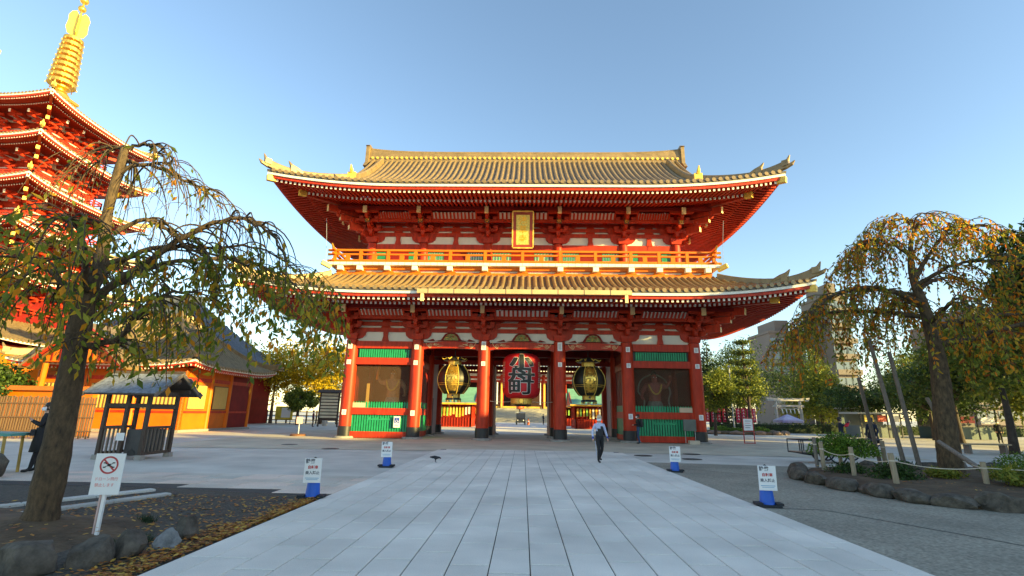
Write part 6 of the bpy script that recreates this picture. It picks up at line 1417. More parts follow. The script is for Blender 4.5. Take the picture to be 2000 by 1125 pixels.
# --- left weeping cherry (near); coordinates relative to its foot
LT = (-5.92, -23.8, 0.05)
ltr = [((0.0, 0, -0.1), 0.225), ((0.03, 0, 0.25), 0.175), ((0.02, 0, 1.2), 0.155), ((-0.05, 0.02, 2.3), 0.14), ((-0.10, 0.05, 2.95), 0.13), ((-0.05, 0.1, 3.5), 0.085), ((-0.12, 0.1, 4.3), 0.066), ((-0.10, 0.12, 5.35), 0.052)]
llm = [([(-0.05, 0, 2.35), (0.22, -0.05, 2.25), (0.65, -0.1, 2.42), (1.1, -0.15, 2.95), (1.6, -0.1, 3.0)], 0.061),
       ([(-0.08, 0.05, 2.85), (0.45, 0.1, 3.35), (1.05, 0.2, 3.95), (1.7, 0.3, 4.25), (2.25, 0.3, 4.0), (2.6, 0.35, 3.5)], 0.061),
       ([(-0.08, 0.1, 3.4), (0.5, 0.3, 3.75), (1.2, 0.6, 3.9), (1.9, 0.9, 3.95), (2.6, 1.1, 3.45)], 0.043),
       ([(-0.1, 0.1, 4.9), (0.25, 0.15, 5.05), (0.8, 0.25, 4.85), (1.35, 0.3, 4.55), (1.8, 0.3, 4.0)], 0.036),
       ([(-0.1, 0.12, 5.3), (0.2, 0.1, 5.38), (0.5, 0.05, 5.2), (0.85, 0.0, 4.85), (1.1, 0, 4.35)], 0.030),
       ([(-0.1, 0.12, 5.3), (-0.35, 0.2, 5.35), (-0.75, 0.3, 5.05), (-1.1, 0.4, 4.5)], 0.030),
       ([(-0.1, 0.1, 5.15), (-0.3, 0.6, 5.3), (-0.5, 1.1, 5.0), (-0.7, 1.6, 4.4)], 0.029),
       ([(-0.1, 0.1, 3.6), (-0.5, 0.1, 3.75), (-1.1, 0.2, 3.75), (-1.7, 0.3, 3.45), (-2.2, 0.3, 2.9)], 0.043),
       ([(-0.1, 0.05, 2.9), (-0.55, -0.2, 3.3), (-1.1, -0.5, 3.5), (-1.7, -0.7, 3.2)], 0.050),
       ([(-0.05, 0, 3.0), (0.2, -0.5, 3.5), (0.5, -1.0, 3.7), (0.8, -1.4, 3.45)], 0.043),
       ([(0, 0.1, 3.0), (0.3, 0.7, 3.6), (0.8, 1.5, 4.0), (1.5, 2.2, 3.9), (2.2, 2.8, 3.3)], 0.047),
       ([(-0.1, 0.1, 3.0), (-0.5, 0.8, 3.6), (-1.0, 1.6, 3.9), (-1.6, 2.2, 3.5)], 0.043),
       ([(0.0, 0.1, 3.9), (0.4, 0.15, 4.15), (0.8, 0.15, 4.0), (1.2, 0.2, 3.7), (1.9, 0.2, 3.55), (2.3, 0.25, 3.15), (2.6, 0.3, 2.7)], 0.036)]
weeping('weeping_cherry', 'large weeping cherry with green and orange leaves leaning over the left bed', LT, ltr, llm, 5, 400, 1.5, 0.125, CHL, [3.0, 3.8, 2.0, 1.4, 1.0], per=0.068, leafy=0.2, bare=3.7, lowboost=1.3, outw=0.5, minz=1.95)
# --- right weeping cherry
RT_ = (11.25, -16.5, 0.1)
rtr = [((0.05, 0, -0.1), 0.36), ((0.02, 0, 0.3), 0.27), ((0.08, 0, 1.3), 0.25), ((0.18, 0, 2.4), 0.22), ((0.22, 0, 3.4), 0.18), ((0.12, 0, 4.5), 0.14), ((0.02, 0.05, 5.4), 0.10), ((0.1, 0, 6.4), 0.055), ((0.45, 0, 7.1), 0.035)]
rlm = [([(0.1, 0, 5.4), (0.5, 0.1, 5.9), (1.0, 0.1, 6.5), (1.45, 0.1, 6.95), (2.2, 0.1, 7.0), (3.1, 0.1, 6.8), (4.0, 0.1, 6.3)], 0.07),
       ([(0.1, 0, 6.0), (-0.4, 0.1, 6.4), (-0.9, 0.1, 6.55), (-1.4, 0.1, 6.2), (-1.7, 0.1, 5.6)], 0.05),
       ([(0.1, 0, 6.5), (0.35, -0.1, 7.2), (0.9, -0.1, 7.3), (1.4, -0.2, 6.9)], 0.035),
       ([(0.3, 0, 7.0), (0.0, 0.1, 7.2), (-0.3, 0.2, 7.15), (-0.7, 0.3, 6.7)], 0.03),
       ([(0.1, 0, 4.6), (-0.7, -0.1, 4.9), (-1.5, -0.2, 5.0), (-2.4, -0.2, 4.8), (-3.2, -0.2, 4.2), (-3.7, -0.2, 3.5)], 0.09),
       ([(0.15, 0, 4.2), (-0.6, 0.3, 4.4), (-1.6, 0.6, 4.5), (-2.6, 0.9, 4.3), (-3.4, 1.1, 3.6)], 0.08),
       ([(0.2, 0, 3.9), (1.0, 0, 4.1), (2.0, 0.1, 4.3), (3.0, 0.2, 4.4), (4.2, 0.2, 4.5)], 0.10),
       ([(0.2, 0, 3.4), (1.0, -0.4, 3.6), (2.0, -0.8, 3.9), (3.0, -1.1, 4.0), (4.0, -1.3, 3.7)], 0.09),
       ([(0.15, 0, 4.4), (0.3, 0.8, 4.9), (0.6, 1.6, 5.1), (0.9, 2.4, 4.8), (1.1, 3.1, 4.1)], 0.08), ([(0.15, 0, 4.0), (0.0, -0.8, 4.3), (-0.3, -1.6, 4.4), (-0.7, -2.3, 3.9)], 0.07),
       ([(0.1, 0, 4.8), (-0.5, 0.8, 5.2), (-1.2, 1.6, 5.2), (-1.9, 2.3, 4.6)], 0.06), ([(0.1, 0, 5.0), (0.9, 0.5, 5.4), (1.8, 0.9, 5.6), (2.8, 1.2, 5.4), (3.6, 1.4, 4.8)], 0.06), ([(0.1, 0, 5.2), (0.8, -0.5, 5.6), (1.7, -0.9, 5.6), (2.5, -1.2, 5.1)], 0.06)]
weeping('weeping_cherry', 'weeping cherry with orange and green leaves held up by props in the right bed', RT_, rtr, rlm, 6, 560, 1.9, 0.14, CHR, [2.8, 3.4, 2.8, 2.6, 0.7], per=0.075, leafy=0.12)

# --- generic broad and conical trees built from leaf clumps
def clump_tree(name, label, loc, h, cr, seed, mats, probs, n=5000, size=0.25, trunk_h=0.35, tr=0.16, shape='round', group='trees behind the square', bark=None, squash=1.0, clumps=26, hang=0.2):
    t = thing(name, label, 'tree', loc, group=group); rng = np.random.default_rng(seed); rnd_ = random.Random(seed)
    cz0 = h * trunk_h; C_ = []
    for k in range(clumps):
        if shape == 'cone':
            u = (k + 0.5) / clumps; a = k * 2.4; z = cz0 + (h - cz0) * u; rr = cr * (1 - u) ** 0.85; C_.append((math.cos(a) * rr * 0.62, math.sin(a) * rr * 0.62, z, max(0.25, rr * 0.55), 0.6))
        elif shape == 'tier':
            tier = k // 6; nt = max(1, clumps // 6); u = (tier + 0.5) / nt; a = k * 1.05 + tier; rr = cr * (1.05 - u * 0.75) * rnd_.uniform(0.5, 1.0); C_.append((math.cos(a) * rr * 0.75, math.sin(a) * rr * 0.75, cz0 + (h - cz0) * u, cr * (0.48 - 0.25 * u), 0.38))
        else:
            d = rng.normal(size=3); d /= np.linalg.norm(d); rr = rng.uniform(0.35, 0.85); C_.append((d[0] * cr * rr, d[1] * cr * rr, cz0 + (h - cz0) * (0.5 + 0.42 * d[2] * rr * 1.1), cr * rng.uniform(0.28, 0.45), 0.8 * squash))
    C_ = np.array(C_); k = rng.choice(len(C_), n, p=C_[:, 3] ** 2 / (C_[:, 3] ** 2).sum()); d = rng.normal(size=(n, 3)); d /= np.linalg.norm(d, axis=1)[:, None]
    p = C_[k, :3] + d * (C_[k, 3] * rng.uniform(0.45, 1.08, n))[:, None] * np.stack([np.ones(n), np.ones(n), C_[k, 4]], 1)
    ob('crown', leaf_cloud(p, size, mats, probs, seed, hang=hang, aspect=0.55), t, kind='stuff')
    top = h * (0.93 if shape in ('cone', 'tier') else 0.75)
    MB().tube(bez([(0, 0, -0.1), (rnd_.uniform(-.05, .05) * h * 0.3, 0, h * 0.3), (rnd_.uniform(-.05, .05) * h * 0.4, 0, top)], 5), [tr * (1.15 - 0.9 * i / 10) for i in range(11)], 9).build('trunk', bark or BARK2, t, smooth=True)
    for i in range(min(9, clumps)):
        c = C_[(i * 3) % len(C_)]; z0 = min(c[2] * 0.72, top * 0.95); MB().tube([(0, 0, z0), (c[0] * 0.5, c[1] * 0.5, (z0 + c[2]) / 2 + 0.1), (c[0], c[1], c[2])], [tr * 0.42, tr * 0.3, tr * 0.12], 6).build('limb', bark or BARK2, t)
    return t
YEL = leaf_mat('ginkgo_leaf', [(0.72, 0.50, 0.02), (0.58, 0.40, 0.02), (0.34, 0.31, 0.03)], 0.5)
OLV = leaf_mat('olive_leaf', [(0.15, 0.19, 0.025), (0.26, 0.27, 0.03), (0.09, 0.12, 0.02)], 0.35)
CON = leaf_mat('conifer_needle', [(0.025, 0.055, 0.02), (0.04, 0.075, 0.025), (0.02, 0.04, 0.018)], 0.15)
DK = leaf_mat('evergreen_leaf', [(0.05, 0.095, 0.018), (0.09, 0.14, 0.024), (0.03, 0.06, 0.015)], 0.25)
RG = 'trees beyond the right of the gate'
clump_tree('conifer', 'tall dark conifer just right of the gate column', (21.8, 29, 0), 10.6, 3.0, 1, CON, [2, 2, 1], 7000, 0.34, 0.12, 0.2, 'cone', RG, clumps=40)
clump_tree('round_tree', 'glossy round green tree hugging the right gate column', (16.6, 14, 0), 5.9, 1.9, 2, OLV, [3, 2, 2], 5000, 0.22, 0.2, 0.14, 'round', RG)
clump_tree('broad_tree', 'olive tree behind the lamp post', (22.5, 26, 0), 7.6, 2.6, 3, OLV, [2, 2, 2], 5000, 0.28, 0.2, 0.16, 'round', RG)
clump_tree('pine', 'tiered pine with a bare trunk on the tree island', (21.6, 18.6, 0.2), 9.0, 1.9, 4, [OLV[0], OLV[1], CON[1]], [2, 2, 2], 5200, 0.22, 0.35, 0.20, 'tier', RG, clumps=36)
clump_tree('broad_tree', 'tall yellow-green pointed tree behind the torii', (38.5, 36, 0), 10.3, 4.6, 5, OLV, [2, 3, 1], 8000, 0.36, 0.18, 0.25, 'cone', RG, clumps=44)
clump_tree('spreading_pine', 'dark spreading pine right of the torii', (34.5, 22, 0), 5.0, 4.4, 6, DK, [2, 2, 2], 6500, 0.26, 0.42, 0.2, 'round', RG, squash=0.45)
clump_tree('spreading_pine', 'dark flat-topped pine behind the props of the right cherry', (33.0, 11.5, 0), 4.8, 4.0, 7, DK, [2, 2, 2], 6000, 0.24, 0.45, 0.18, 'round', RG, squash=0.45)
for i, (x, y, h, r_, lab) in enumerate([(40.5, 19, 8.2, 4.2, 'green tree behind the right cherry trunk'), (29.8, 5.2, 6.8, 3.2, 'olive tree with a bare trunk right behind the cherry'), (24.2, -4.4, 7.4, 3.6, 'olive tree with a thick trunk at the right frame edge'), (37, 6, 7.6, 4.0, 'green tree at the far right between the cherry branches'), (46, 30, 9.5, 4.5, 'far green tree at the right back of the square'), (30.5, 40, 8.0, 3.5, 'far tree left of the torii'), (54, 22, 10, 5, 'far tree beyond the right stalls')]):
    clump_tree('broad_tree', lab, (x, y, 0), h, r_, 20 + i, [OLV, DK][i % 2], [2, 2, 2], 6000, 0.27, 0.36, 0.2, 'round', RG)
for i, (x, y, h) in enumerate([(27.0, -12.2, 13.6), (27.2, -8.2, 13.8), (27.8, -4.2, 12.8)]):  # trees added here to shade the gate's right columns and lower roof
    clump_tree('tall_tree', ['tall tree added off the right frame edge to shade the gate', 'second tall tree added off the right frame edge for its shade', 'third tall tree added at the right frame edge for its shade'][i], (x, y, 0), h, 2.7, 40 + i, DK, [2, 2, 2], 9000, 0.34, 0.30, 0.3, 'round', 'shade trees added off the right edge', clumps=40)
for i, (x, y, h, r_, lab) in enumerate([(27.0, 33, 9.4, 3.8, 'leafy tree between the pine and the torii'), (31.5, 46, 14, 5.2, 'tall far tree directly behind the torii'), (42, 48, 14.5, 6, 'tall dark tree behind the pointed yellow-green one'), (36, 14.5, 7.0, 4.0, 'dark tree over the white stall'), (44, 12, 8.5, 4.4, 'dark tree behind the dark stall'), (31.5, 1.0, 7.2, 3.6, 'green tree right of the cherry trunk'), (50, 34, 11, 5, 'big far tree behind the hedge'), (24.5, 36, 8.5, 3.4, 'dark tree behind the conifer')]):
    clump_tree('broad_tree', lab, (x, y, 0), h, r_, 90 + i, [OLV, DK, DK, DK, OLV, OLV, DK, DK][i], [2, 2, 2], 7000, 0.30, 0.16, 0.2, 'round', RG, clumps=34)
LG = 'trees beyond the left of the gate'
clump_tree('ginkgo', 'bright yellow ginkgo just left of the gate column', (-24.0, 30, 0), 10.6, 4.4, 60, YEL, [3, 2, 1.5], 8000, 0.32, 0.2, 0.2, 'round', LG, clumps=36)
clump_tree('ginkgo', 'yellow-green ginkgo behind the far left fence', (-30.0, 30, 0), 10.2, 4.4, 61, YEL, [2, 2, 3], 7500, 0.32, 0.2, 0.2, 'round', LG, clumps=34)
for i, (x, y, h, r_, lab) in enumerate([(-27, 38, 9, 4, 'dark tree between the two ginkgos'), (-18.5, 34, 6.5, 2.6, 'dark tree beside the prayer board'), (-24.5, 25, 4.2, 1.9, 'small dark tree before the yellow board'), (-40, 36, 10, 4.5, 'dark tree behind the grey tiled roof'), (-33, 0.5, 4.2, 2.2, 'dark green tree above the bamboo fence'), (-29.5, -4.0, 3.4, 1.7, 'small dark tree behind the bamboo fence')]):
    clump_tree('broad_tree', lab, (x, y, 0), h, r_, 70 + i, DK if i != 2 else OLV, [2, 2, 2], 5500, 0.27, 0.25, 0.18, 'round', LG)

# --- fallen leaves
FL = leaf_mat('fallen_leaf', [(0.42, 0.15, 0.02), (0.5, 0.24, 0.04), (0.25, 0.09, 0.03), (0.55, 0.34, 0.06)], 0.1, 0.7)
def fallen(name, label, pts, size, seed):
    rng = np.random.default_rng(seed); n = len(pts); P = np.array([(x, y, z) for x, y, z in pts]); a = rng.uniform(0, 2 * PI, n); L = size * rng.uniform(0.5, 1.2, n)
    d = np.stack([np.cos(a), np.sin(a), rng.uniform(-.25, .25, n)], 1) * L[:, None]; s_ = np.stack([-np.sin(a), np.cos(a), rng.uniform(-.25, .25, n)], 1) * (L * 0.25)[:, None]
    v = np.stack([P - d / 2, P + s_, P + d / 2, P - s_], 1).reshape(-1, 3); f = [(i * 4, i * 4 + 1, i * 4 + 2, i * 4 + 3) for i in range(n)]
    me = bpy.data.meshes.new(name); me.from_pydata(v.tolist(), [], f)
    for m in FL: me.materials.append(m)
    me.polygons.foreach_set('material_index', rng.integers(0, 4, n).astype(np.int32)); o = ob(name, me, kind='stuff'); o['label'] = label; o['category'] = 'leaves'; return o
rf_ = random.Random(77); pts = []
for k in range(2600):      # drift against the path edge
    y = rf_.uniform(-25.6, -20.9); d = abs(rf_.gauss(0, 0.30 if y < -23 else 0.14)); pts.append((-3.5 - d - 0.01, y, -0.008 + rf_.uniform(0, 0.035)))
for k in range(1500): pts.append((rf_.uniform(-7.2, -3.55), rf_.uniform(-24.0, -20.8), -0.006 + rf_.uniform(0, 0.01)))
fallen('fallen_leaves', 'orange and brown fallen leaves drifted along the left path edge', pts, 0.075, 1)
pts = [(rf_.uniform(-8.5, -4.5), rf_.uniform(-25.5, -22.6), 0.16 + rf_.uniform(0, 0.03)) for k in range(260)] 
fallen('scattered_leaves', 'scattered dry leaves on the soil round the left tree foot', pts, 0.08, 2)
pts = [(rf_.uniform(8.3, 14), rf_.uniform(-20, -14), 0.2 + rf_.uniform(0, 0.02)) for k in range(420)]
fallen('bed_leaves', 'dry leaves lying in the right planting bed', pts, 0.08, 3)
# ================================================================= PEOPLE, STATUES, BIRD
def skin_body(name, V, E_, mats, mat_of, parent, sub=1):
    """V: list of (pos, radius, material index); one continuous skinned surface"""
    me = bpy.data.meshes.new(name); me.from_pydata([v[0] for v in V], E_, []); o = bpy.data.objects.new(name, me); C.objects.link(o)
    o.modifiers.new('skin', 'SKIN'); sv = me.skin_vertices[0].data
    for i, v in enumerate(V): sv[i].radius = v[1] if isinstance(v[1], tuple) else (v[1], v[1]); sv[i].use_root = (i == 0)
    ss = o.modifiers.new('sub', 'SUBSURF'); ss.levels = sub; ss.render_levels = sub
    dg = bpy.context.evaluated_depsgraph_get(); nm = bpy.data.meshes.new_from_object(o.evaluated_get(dg)); bpy.data.objects.remove(o); bpy.data.meshes.remove(me)
    nm.name = name; nm.materials.clear()
    for m in mats: nm.materials.append(m)
    pos = np.array([v[0] for v in V]); mi = [v[2] for v in V]
    # nearest bone segment decides the cloth
    seg = [(pos[a], pos[b], mi[a], mi[b]) for a, b in E_]
    for p in nm.polygons:
        c = np.array(p.center); best = (1e9, 0)
        for a, b, ma, mb_ in seg:
            ab = b - a; t = max(0.0, min(1.0, float((c - a) @ ab / max(1e-9, ab @ ab)))); dd = float(np.sum((a + ab * t - c) ** 2))
            if dd < best[0]: best = (dd, ma if t < 0.5 else mb_)
        p.material_index = best[1]; p.use_smooth = True
    return ob(name, nm, parent)
SKIN = mat('skin', (0.55, 0.32, 0.22), 0.6, var=0.08); HAIRK = mat('black_hair', (0.012, 0.01, 0.01), 0.5); HAIRW = mat('white_hair', (0.66, 0.52, 0.36), 0.7); MASK = mat('white_mask', (0.82, 0.82, 0.84), 0.7)
def person(label, loc, rz, h, jacket, lower, trousers, shoe, arms, legs, hair, mask=True, head_turn=0.0, group=None, sleeve=None, cuff=None):
    """facing -y before rz; arms: per side (elbow, wrist, hand dir); legs: per side (knee, ankle)"""
    t = thing('person', label, 'person', loc, rz, group); s_ = h / 1.70
    ms = [SKIN, jacket, lower, trousers, shoe, sleeve or jacket, cuff or jacket]
    V = [((0, 0, 0.96), (0.155, 0.12), 3), ((0, 0.005, 1.08), (0.15, 0.115), 2), ((0, 0.0, 1.24), (0.165, 0.125), 2), ((0, 0.0, 1.36), (0.165, 0.12), 1), ((0, 0.01, 1.445), (0.085, 0.075), 1), ((0, 0.0, 1.50), 0.055, 0), ((0, -0.015, 1.575), (0.078, 0.085), 0), ((0, -0.01, 1.63), (0.082, 0.095), 0), ((0, 0.0, 1.685), (0.055, 0.065), 0)]
    E_ = [(0, 1), (1, 2), (2, 3), (3, 4), (4, 5), (5, 6), (6, 7), (7, 8)]
    V.append(((0, -0.112, 1.605), 0.012, 0)); E_.append((7, 9))      # nose
    for sd, (el, wr, hd) in zip((-1, 1), arms):
        i = len(V); V += [((sd * 0.175, 0.005, 1.385), 0.068, 1), (el, 0.050, 5), (tuple((a + b) / 2 for a, b in zip(el, wr)), 0.045, 5), (wr, 0.036, 6), (tuple(a + b * 0.05 for a, b in zip(wr, hd)), (0.036, 0.02), 0)]
        E_ += [(3, i), (i, i + 1), (i + 1, i + 2), (i + 2, i + 3), (i + 3, i + 4)]
        hv = Vector(hd).normalized(); sv = hv.cross(Vector((0, 1, 0.2))); sv = sv.normalized() if sv.length > 0.1 else Vector((1, 0, 0)); b = Vector(V[i + 4][0]); bend = Vector((0, -1, 0)) * 0.25
        for f, (off, ln) in enumerate(((-0.024, 0.075), (-0.008, 0.085), (0.008, 0.08), (0.024, 0.062))):
            j = len(V); p1 = b + sv * off + hv * ln * 0.55; p2 = b + sv * off + (hv + bend).normalized() * ln; V += [(tuple(p1), 0.0085, 0), (tuple(p2), 0.007, 0)]; E_ += [(i + 4, j), (j, j + 1)]
        j = len(V); V.append((tuple(b - hv * 0.01 - sv * sd * 0.045 + Vector((0, -0.02, 0))), 0.009, 0)); E_.append((i + 4, j))
    for sd, (kn, an) in zip((-1, 1), legs):
        i = len(V); V += [((sd * 0.085, 0, 0.88), 0.098, 3), (kn, 0.064, 3), (tuple((a * 0.6 + b * 0.4) for a, b in zip(kn, an)), 0.062, 3), ((an[0], an[1], an[2]), 0.045, 3), ((an[0], an[1] - 0.05, max(0.035, an[2] - 0.05)), (0.045, 0.04), 4), ((an[0], an[1] - 0.17, max(0.03, an[2] - 0.055)), (0.036, 0.026), 4)]
        E_ += [(0, i), (i, i + 1), (i + 1, i + 2), (i + 2, i + 3), (i + 3, i + 4), (i + 4, i + 5)]
    b = skin_body('body', V, E_, ms, None, t); b.scale = (s_, s_, s_)
    hd = MB(); prof = [(0.04, 0.135), (0.085, 0.11), (0.103, 0.05), (0.104, -0.01), (0.09, -0.07)]
    hm = MB().lathe(prof[::-1], (0, 0.018, 1.62), 14, sx=0.93, sy=1.02)
    # open the face: pull the front lower part of the cap back
    hm.v = [(x, (max(y, -0.035) if z < 1.665 else y), z) for x, y, z in hm.v]
    ho = hm.build('hair', hair, t, smooth=True); ho.scale = (s_, s_, s_); ho.rotation_euler = (0, 0, head_turn)
    for sx in (-1, 1):
        e = MB().lathe([(0.004, -0.006), (0.011, 0), (0.004, 0.006)], (sx * 0.033, -0.098, 1.635), 6).build('eye', INK, t); e.scale = (s_, s_, s_); e.rotation_euler = (0, 0, head_turn)
        e = MB().lathe([(0.006, -0.03), (0.02, 0), (0.012, 0.028)], (sx * 0.092, 0.0, 1.61), 6, sx=0.5).build('ear', SKIN, t); e.scale = (s_, s_, s_); e.rotation_euler = (0, 0, head_turn)
    if mask:
        k = MB(); k.grid([[(0.084 * math.sin(a), -0.02 - (0.098 + 0.018 * math.sin(PI * j / 4)) * math.cos(a), 1.535 + 0.085 * j / 4) for a in [R(-75) + R(150) * i / 8 for i in range(9)]] for j in range(5)])
        mo = k.build('face_mask', MASK, t, smooth=True); mo.scale = (s_, s_, s_); mo.rotation_euler = (0, 0, head_turn)
    else:
        k = MB().cb((0, -0.098, 1.565), (0.045, 0.012, 0.012)).build('mouth', mat('lips', (0.4, 0.15, 0.13), 0.6), t); k.scale = (s_, s_, s_); k.rotation_euler = (0, 0, head_turn)
    return t, s_
BLKC = mat('black_cloth', (0.014, 0.014, 0.017), 0.85, var=0.3, bump=0.3, bscale=60); NAVY = mat('navy_cloth', (0.012, 0.016, 0.035), 0.85, var=0.2); JEAN = mat('blue_jeans', (0.025, 0.06, 0.13), 0.85, var=0.3, scale=8)
LAV = mat('pale_blue_cloth', (0.52, 0.56, 0.74), 0.8, var=0.08); ROY = mat('royal_blue_cloth', (0.02, 0.05, 0.30), 0.8); CHAR = mat('charcoal_cloth', (0.03, 0.03, 0.033), 0.85, var=0.2); REDC = mat('red_cloth', (0.62, 0.02, 0.045), 0.8); SHOE = mat('dark_shoe', (0.012, 0.012, 0.013), 0.5); WSOLE = mat('white_sole', (0.6, 0.6, 0.6), 0.6)
# 1 the walker
t, s_ = person('white-haired person in a pale blue and black jacket walking on the stone path', (2.66, -13.2, 0.0), R(18), 1.47, LAV, CHAR, BLKC, SHOE,
       (((-0.27, 0.05, 1.13), (-0.30, -0.04, 0.90), (0, -0.2, -1)), ((0.27, 0.02, 1.13), (0.29, -0.10, 0.91), (0, -0.2, -1))), (((-0.10, -0.12, 0.50), (-0.07, 0.0, 0.10)), ((0.09, -0.02, 0.50), (0.10, 0.24, 0.17))), HAIRW, True, R(-30), sleeve=LAV, cuff=ROY)
MB().tube([(0.175, 0.02, 0.80), (0.155, -0.0, 0.5), (0.13, 0.05, 0.25)], 0.012, 5).build('trouser_stripe', LAV, t).scale = (-s_, s_, s_)
# 2 backpacker by the right bay
t, s_ = person('person in dark jacket and jeans with a backpack standing at the right statue bay', (6.62, -1.25, -0.012), R(-100), 1.56, BLKC, BLKC, JEAN, SHOE,
       (((-0.22, -0.06, 1.13), (-0.16, -0.24, 1.10), (0.3, -1, 0)), ((0.22, -0.06, 1.13), (0.14, -0.24, 1.10), (-0.3, -1, 0))), (((-0.09, -0.03, 0.50), (-0.09, 0.04, 0.10)), ((0.09, -0.02, 0.50), (0.09, 0.06, 0.10))), HAIRK, True, 0.0)
bp = MB(); bp.lathe([(0.10, 0.98), (0.17, 1.02), (0.18, 1.25), (0.14, 1.40), (0.05, 1.44)], (0, 0.20, 0), 12, sy=0.62); bp.build('backpack', CHAR, t, smooth=True).scale = (s_, s_, s_)
for sx in (-1, 1): MB().tube([(sx * 0.11, 0.14, 1.40), (sx * 0.12, 0.0, 1.47), (sx * 0.12, -0.13, 1.32), (sx * 0.13, -0.08, 1.12), (sx * 0.13, 0.12, 1.05)], 0.014, 6).build('strap', CHAR, t).scale = (s_, s_, s_)
# 3 person in black by the left tree
t, s_ = person('person in a long black coat with white mask standing left of the near tree', (-11.5, -18.15, 0.0), R(-50), 1.57, BLKC, BLKC, BLKC, SHOE,
       (((-0.23, -0.06, 1.16), (-0.07, -0.24, 1.27), (0.4, -0.5, 0.6)), ((0.23, -0.06, 1.16), (0.08, -0.24, 1.26), (-0.4, -0.5, 0.6))), (((-0.09, -0.02, 0.50), (-0.10, 0.02, 0.10)), ((0.09, -0.03, 0.50), (0.11, -0.08, 0.10))), HAIRK, True, R(10))
ct = MB().lathe([(0.27, 0.50), (0.245, 0.75), (0.20, 1.0), (0.205, 1.1)], (0, 0.0, 0), 16, sy=0.72).build('coat_skirt', BLKC, t, smooth=True); ct.scale = (s_, s_, s_)
bg_ = MB(); bg_.cb((0.0, -0.19, 0.98), (0.26, 0.10, 0.16), taper=0.9); bg_.build('waist_bag', CHAR, t).scale = (s_, s_, s_); MB().cb((0.0, -0.245, 1.02), (0.09, 0.01, 0.02)).build('bag_label', PLATE, t).scale = (s_, s_, s_)
# 4, 5 the pair behind the round bush
t, s_ = person('person in navy vest and red sleeves raising a camera behind the round bush', (15.0, -6.0, -0.02), R(75), 1.58, NAVY, NAVY, NAVY, SHOE,
       (((-0.22, -0.22, 1.30), (-0.06, -0.38, 1.50), (0.2, -0.3, 0.8)), ((0.22, -0.22, 1.30), (0.07, -0.38, 1.50), (-0.2, -0.3, 0.8))), (((-0.09, -0.02, 0.5), (-0.1, 0.03, 0.1)), ((0.09, -0.02, 0.5), (0.1, 0.03, 0.1))), HAIRK, False, 0.0, sleeve=REDC)
MB().cb((0, -0.42, 1.56), (0.13, 0.06, 0.09)).build('camera', BLK, t).scale = (s_, s_, s_)
t, s_ = person('person in a dark coat standing right of the red-sleeved photographer', (15.75, -7.0, -0.02), R(-60), 1.58, NAVY, BLKC, BLKC, SHOE,
       (((-0.25, 0.0, 1.12), (-0.24, -0.12, 0.9), (0, -0.2, -1)), ((0.25, 0.0, 1.12), (0.22, -0.14, 0.9), (0, -0.2, -1))), (((-0.09, -0.02, 0.5), (-0.1, 0.03, 0.1)), ((0.09, -0.02, 0.5), (0.1, 0.03, 0.1))), HAIRK, False, 0.0)
MB().lathe([(0.28, 0.55), (0.24, 0.8), (0.20, 1.05)], (0, 0, 0), 14, sy=0.75).build('coat_skirt', BLKC, t, smooth=True).scale = (s_, s_, s_)
# 6 far figures
STD = ((((-0.23, 0.02, 1.12), (-0.22, -0.1, 0.9), (0, -0.2, -1)), ((0.23, 0.02, 1.12), (0.22, -0.1, 0.9), (0, -0.2, -1))), (((-0.09, -0.02, 0.5), (-0.1, 0.03, 0.1)), ((0.09, -0.02, 0.5), (0.1, 0.03, 0.1))))
person('far person in dark clothes on the courtyard steps right of the vehicle', (3.2, 47, 0.0), R(60), 1.5, NAVY, NAVY, NAVY, SHOE, *STD, HAIRK, True)
person('far person in a dark red top before the prayer board', (-19.9, 18, 0.0), R(120), 1.5, mat('maroon_cloth', (0.16, 0.02, 0.04), 0.8), BLKC, BLKC, SHOE, *STD, HAIRK, True)
person('far person in black standing under the right-hand trees', (34, 7, 0.0), R(-30), 1.55, BLKC, BLKC, BLKC, SHOE, *STD, HAIRK, True)
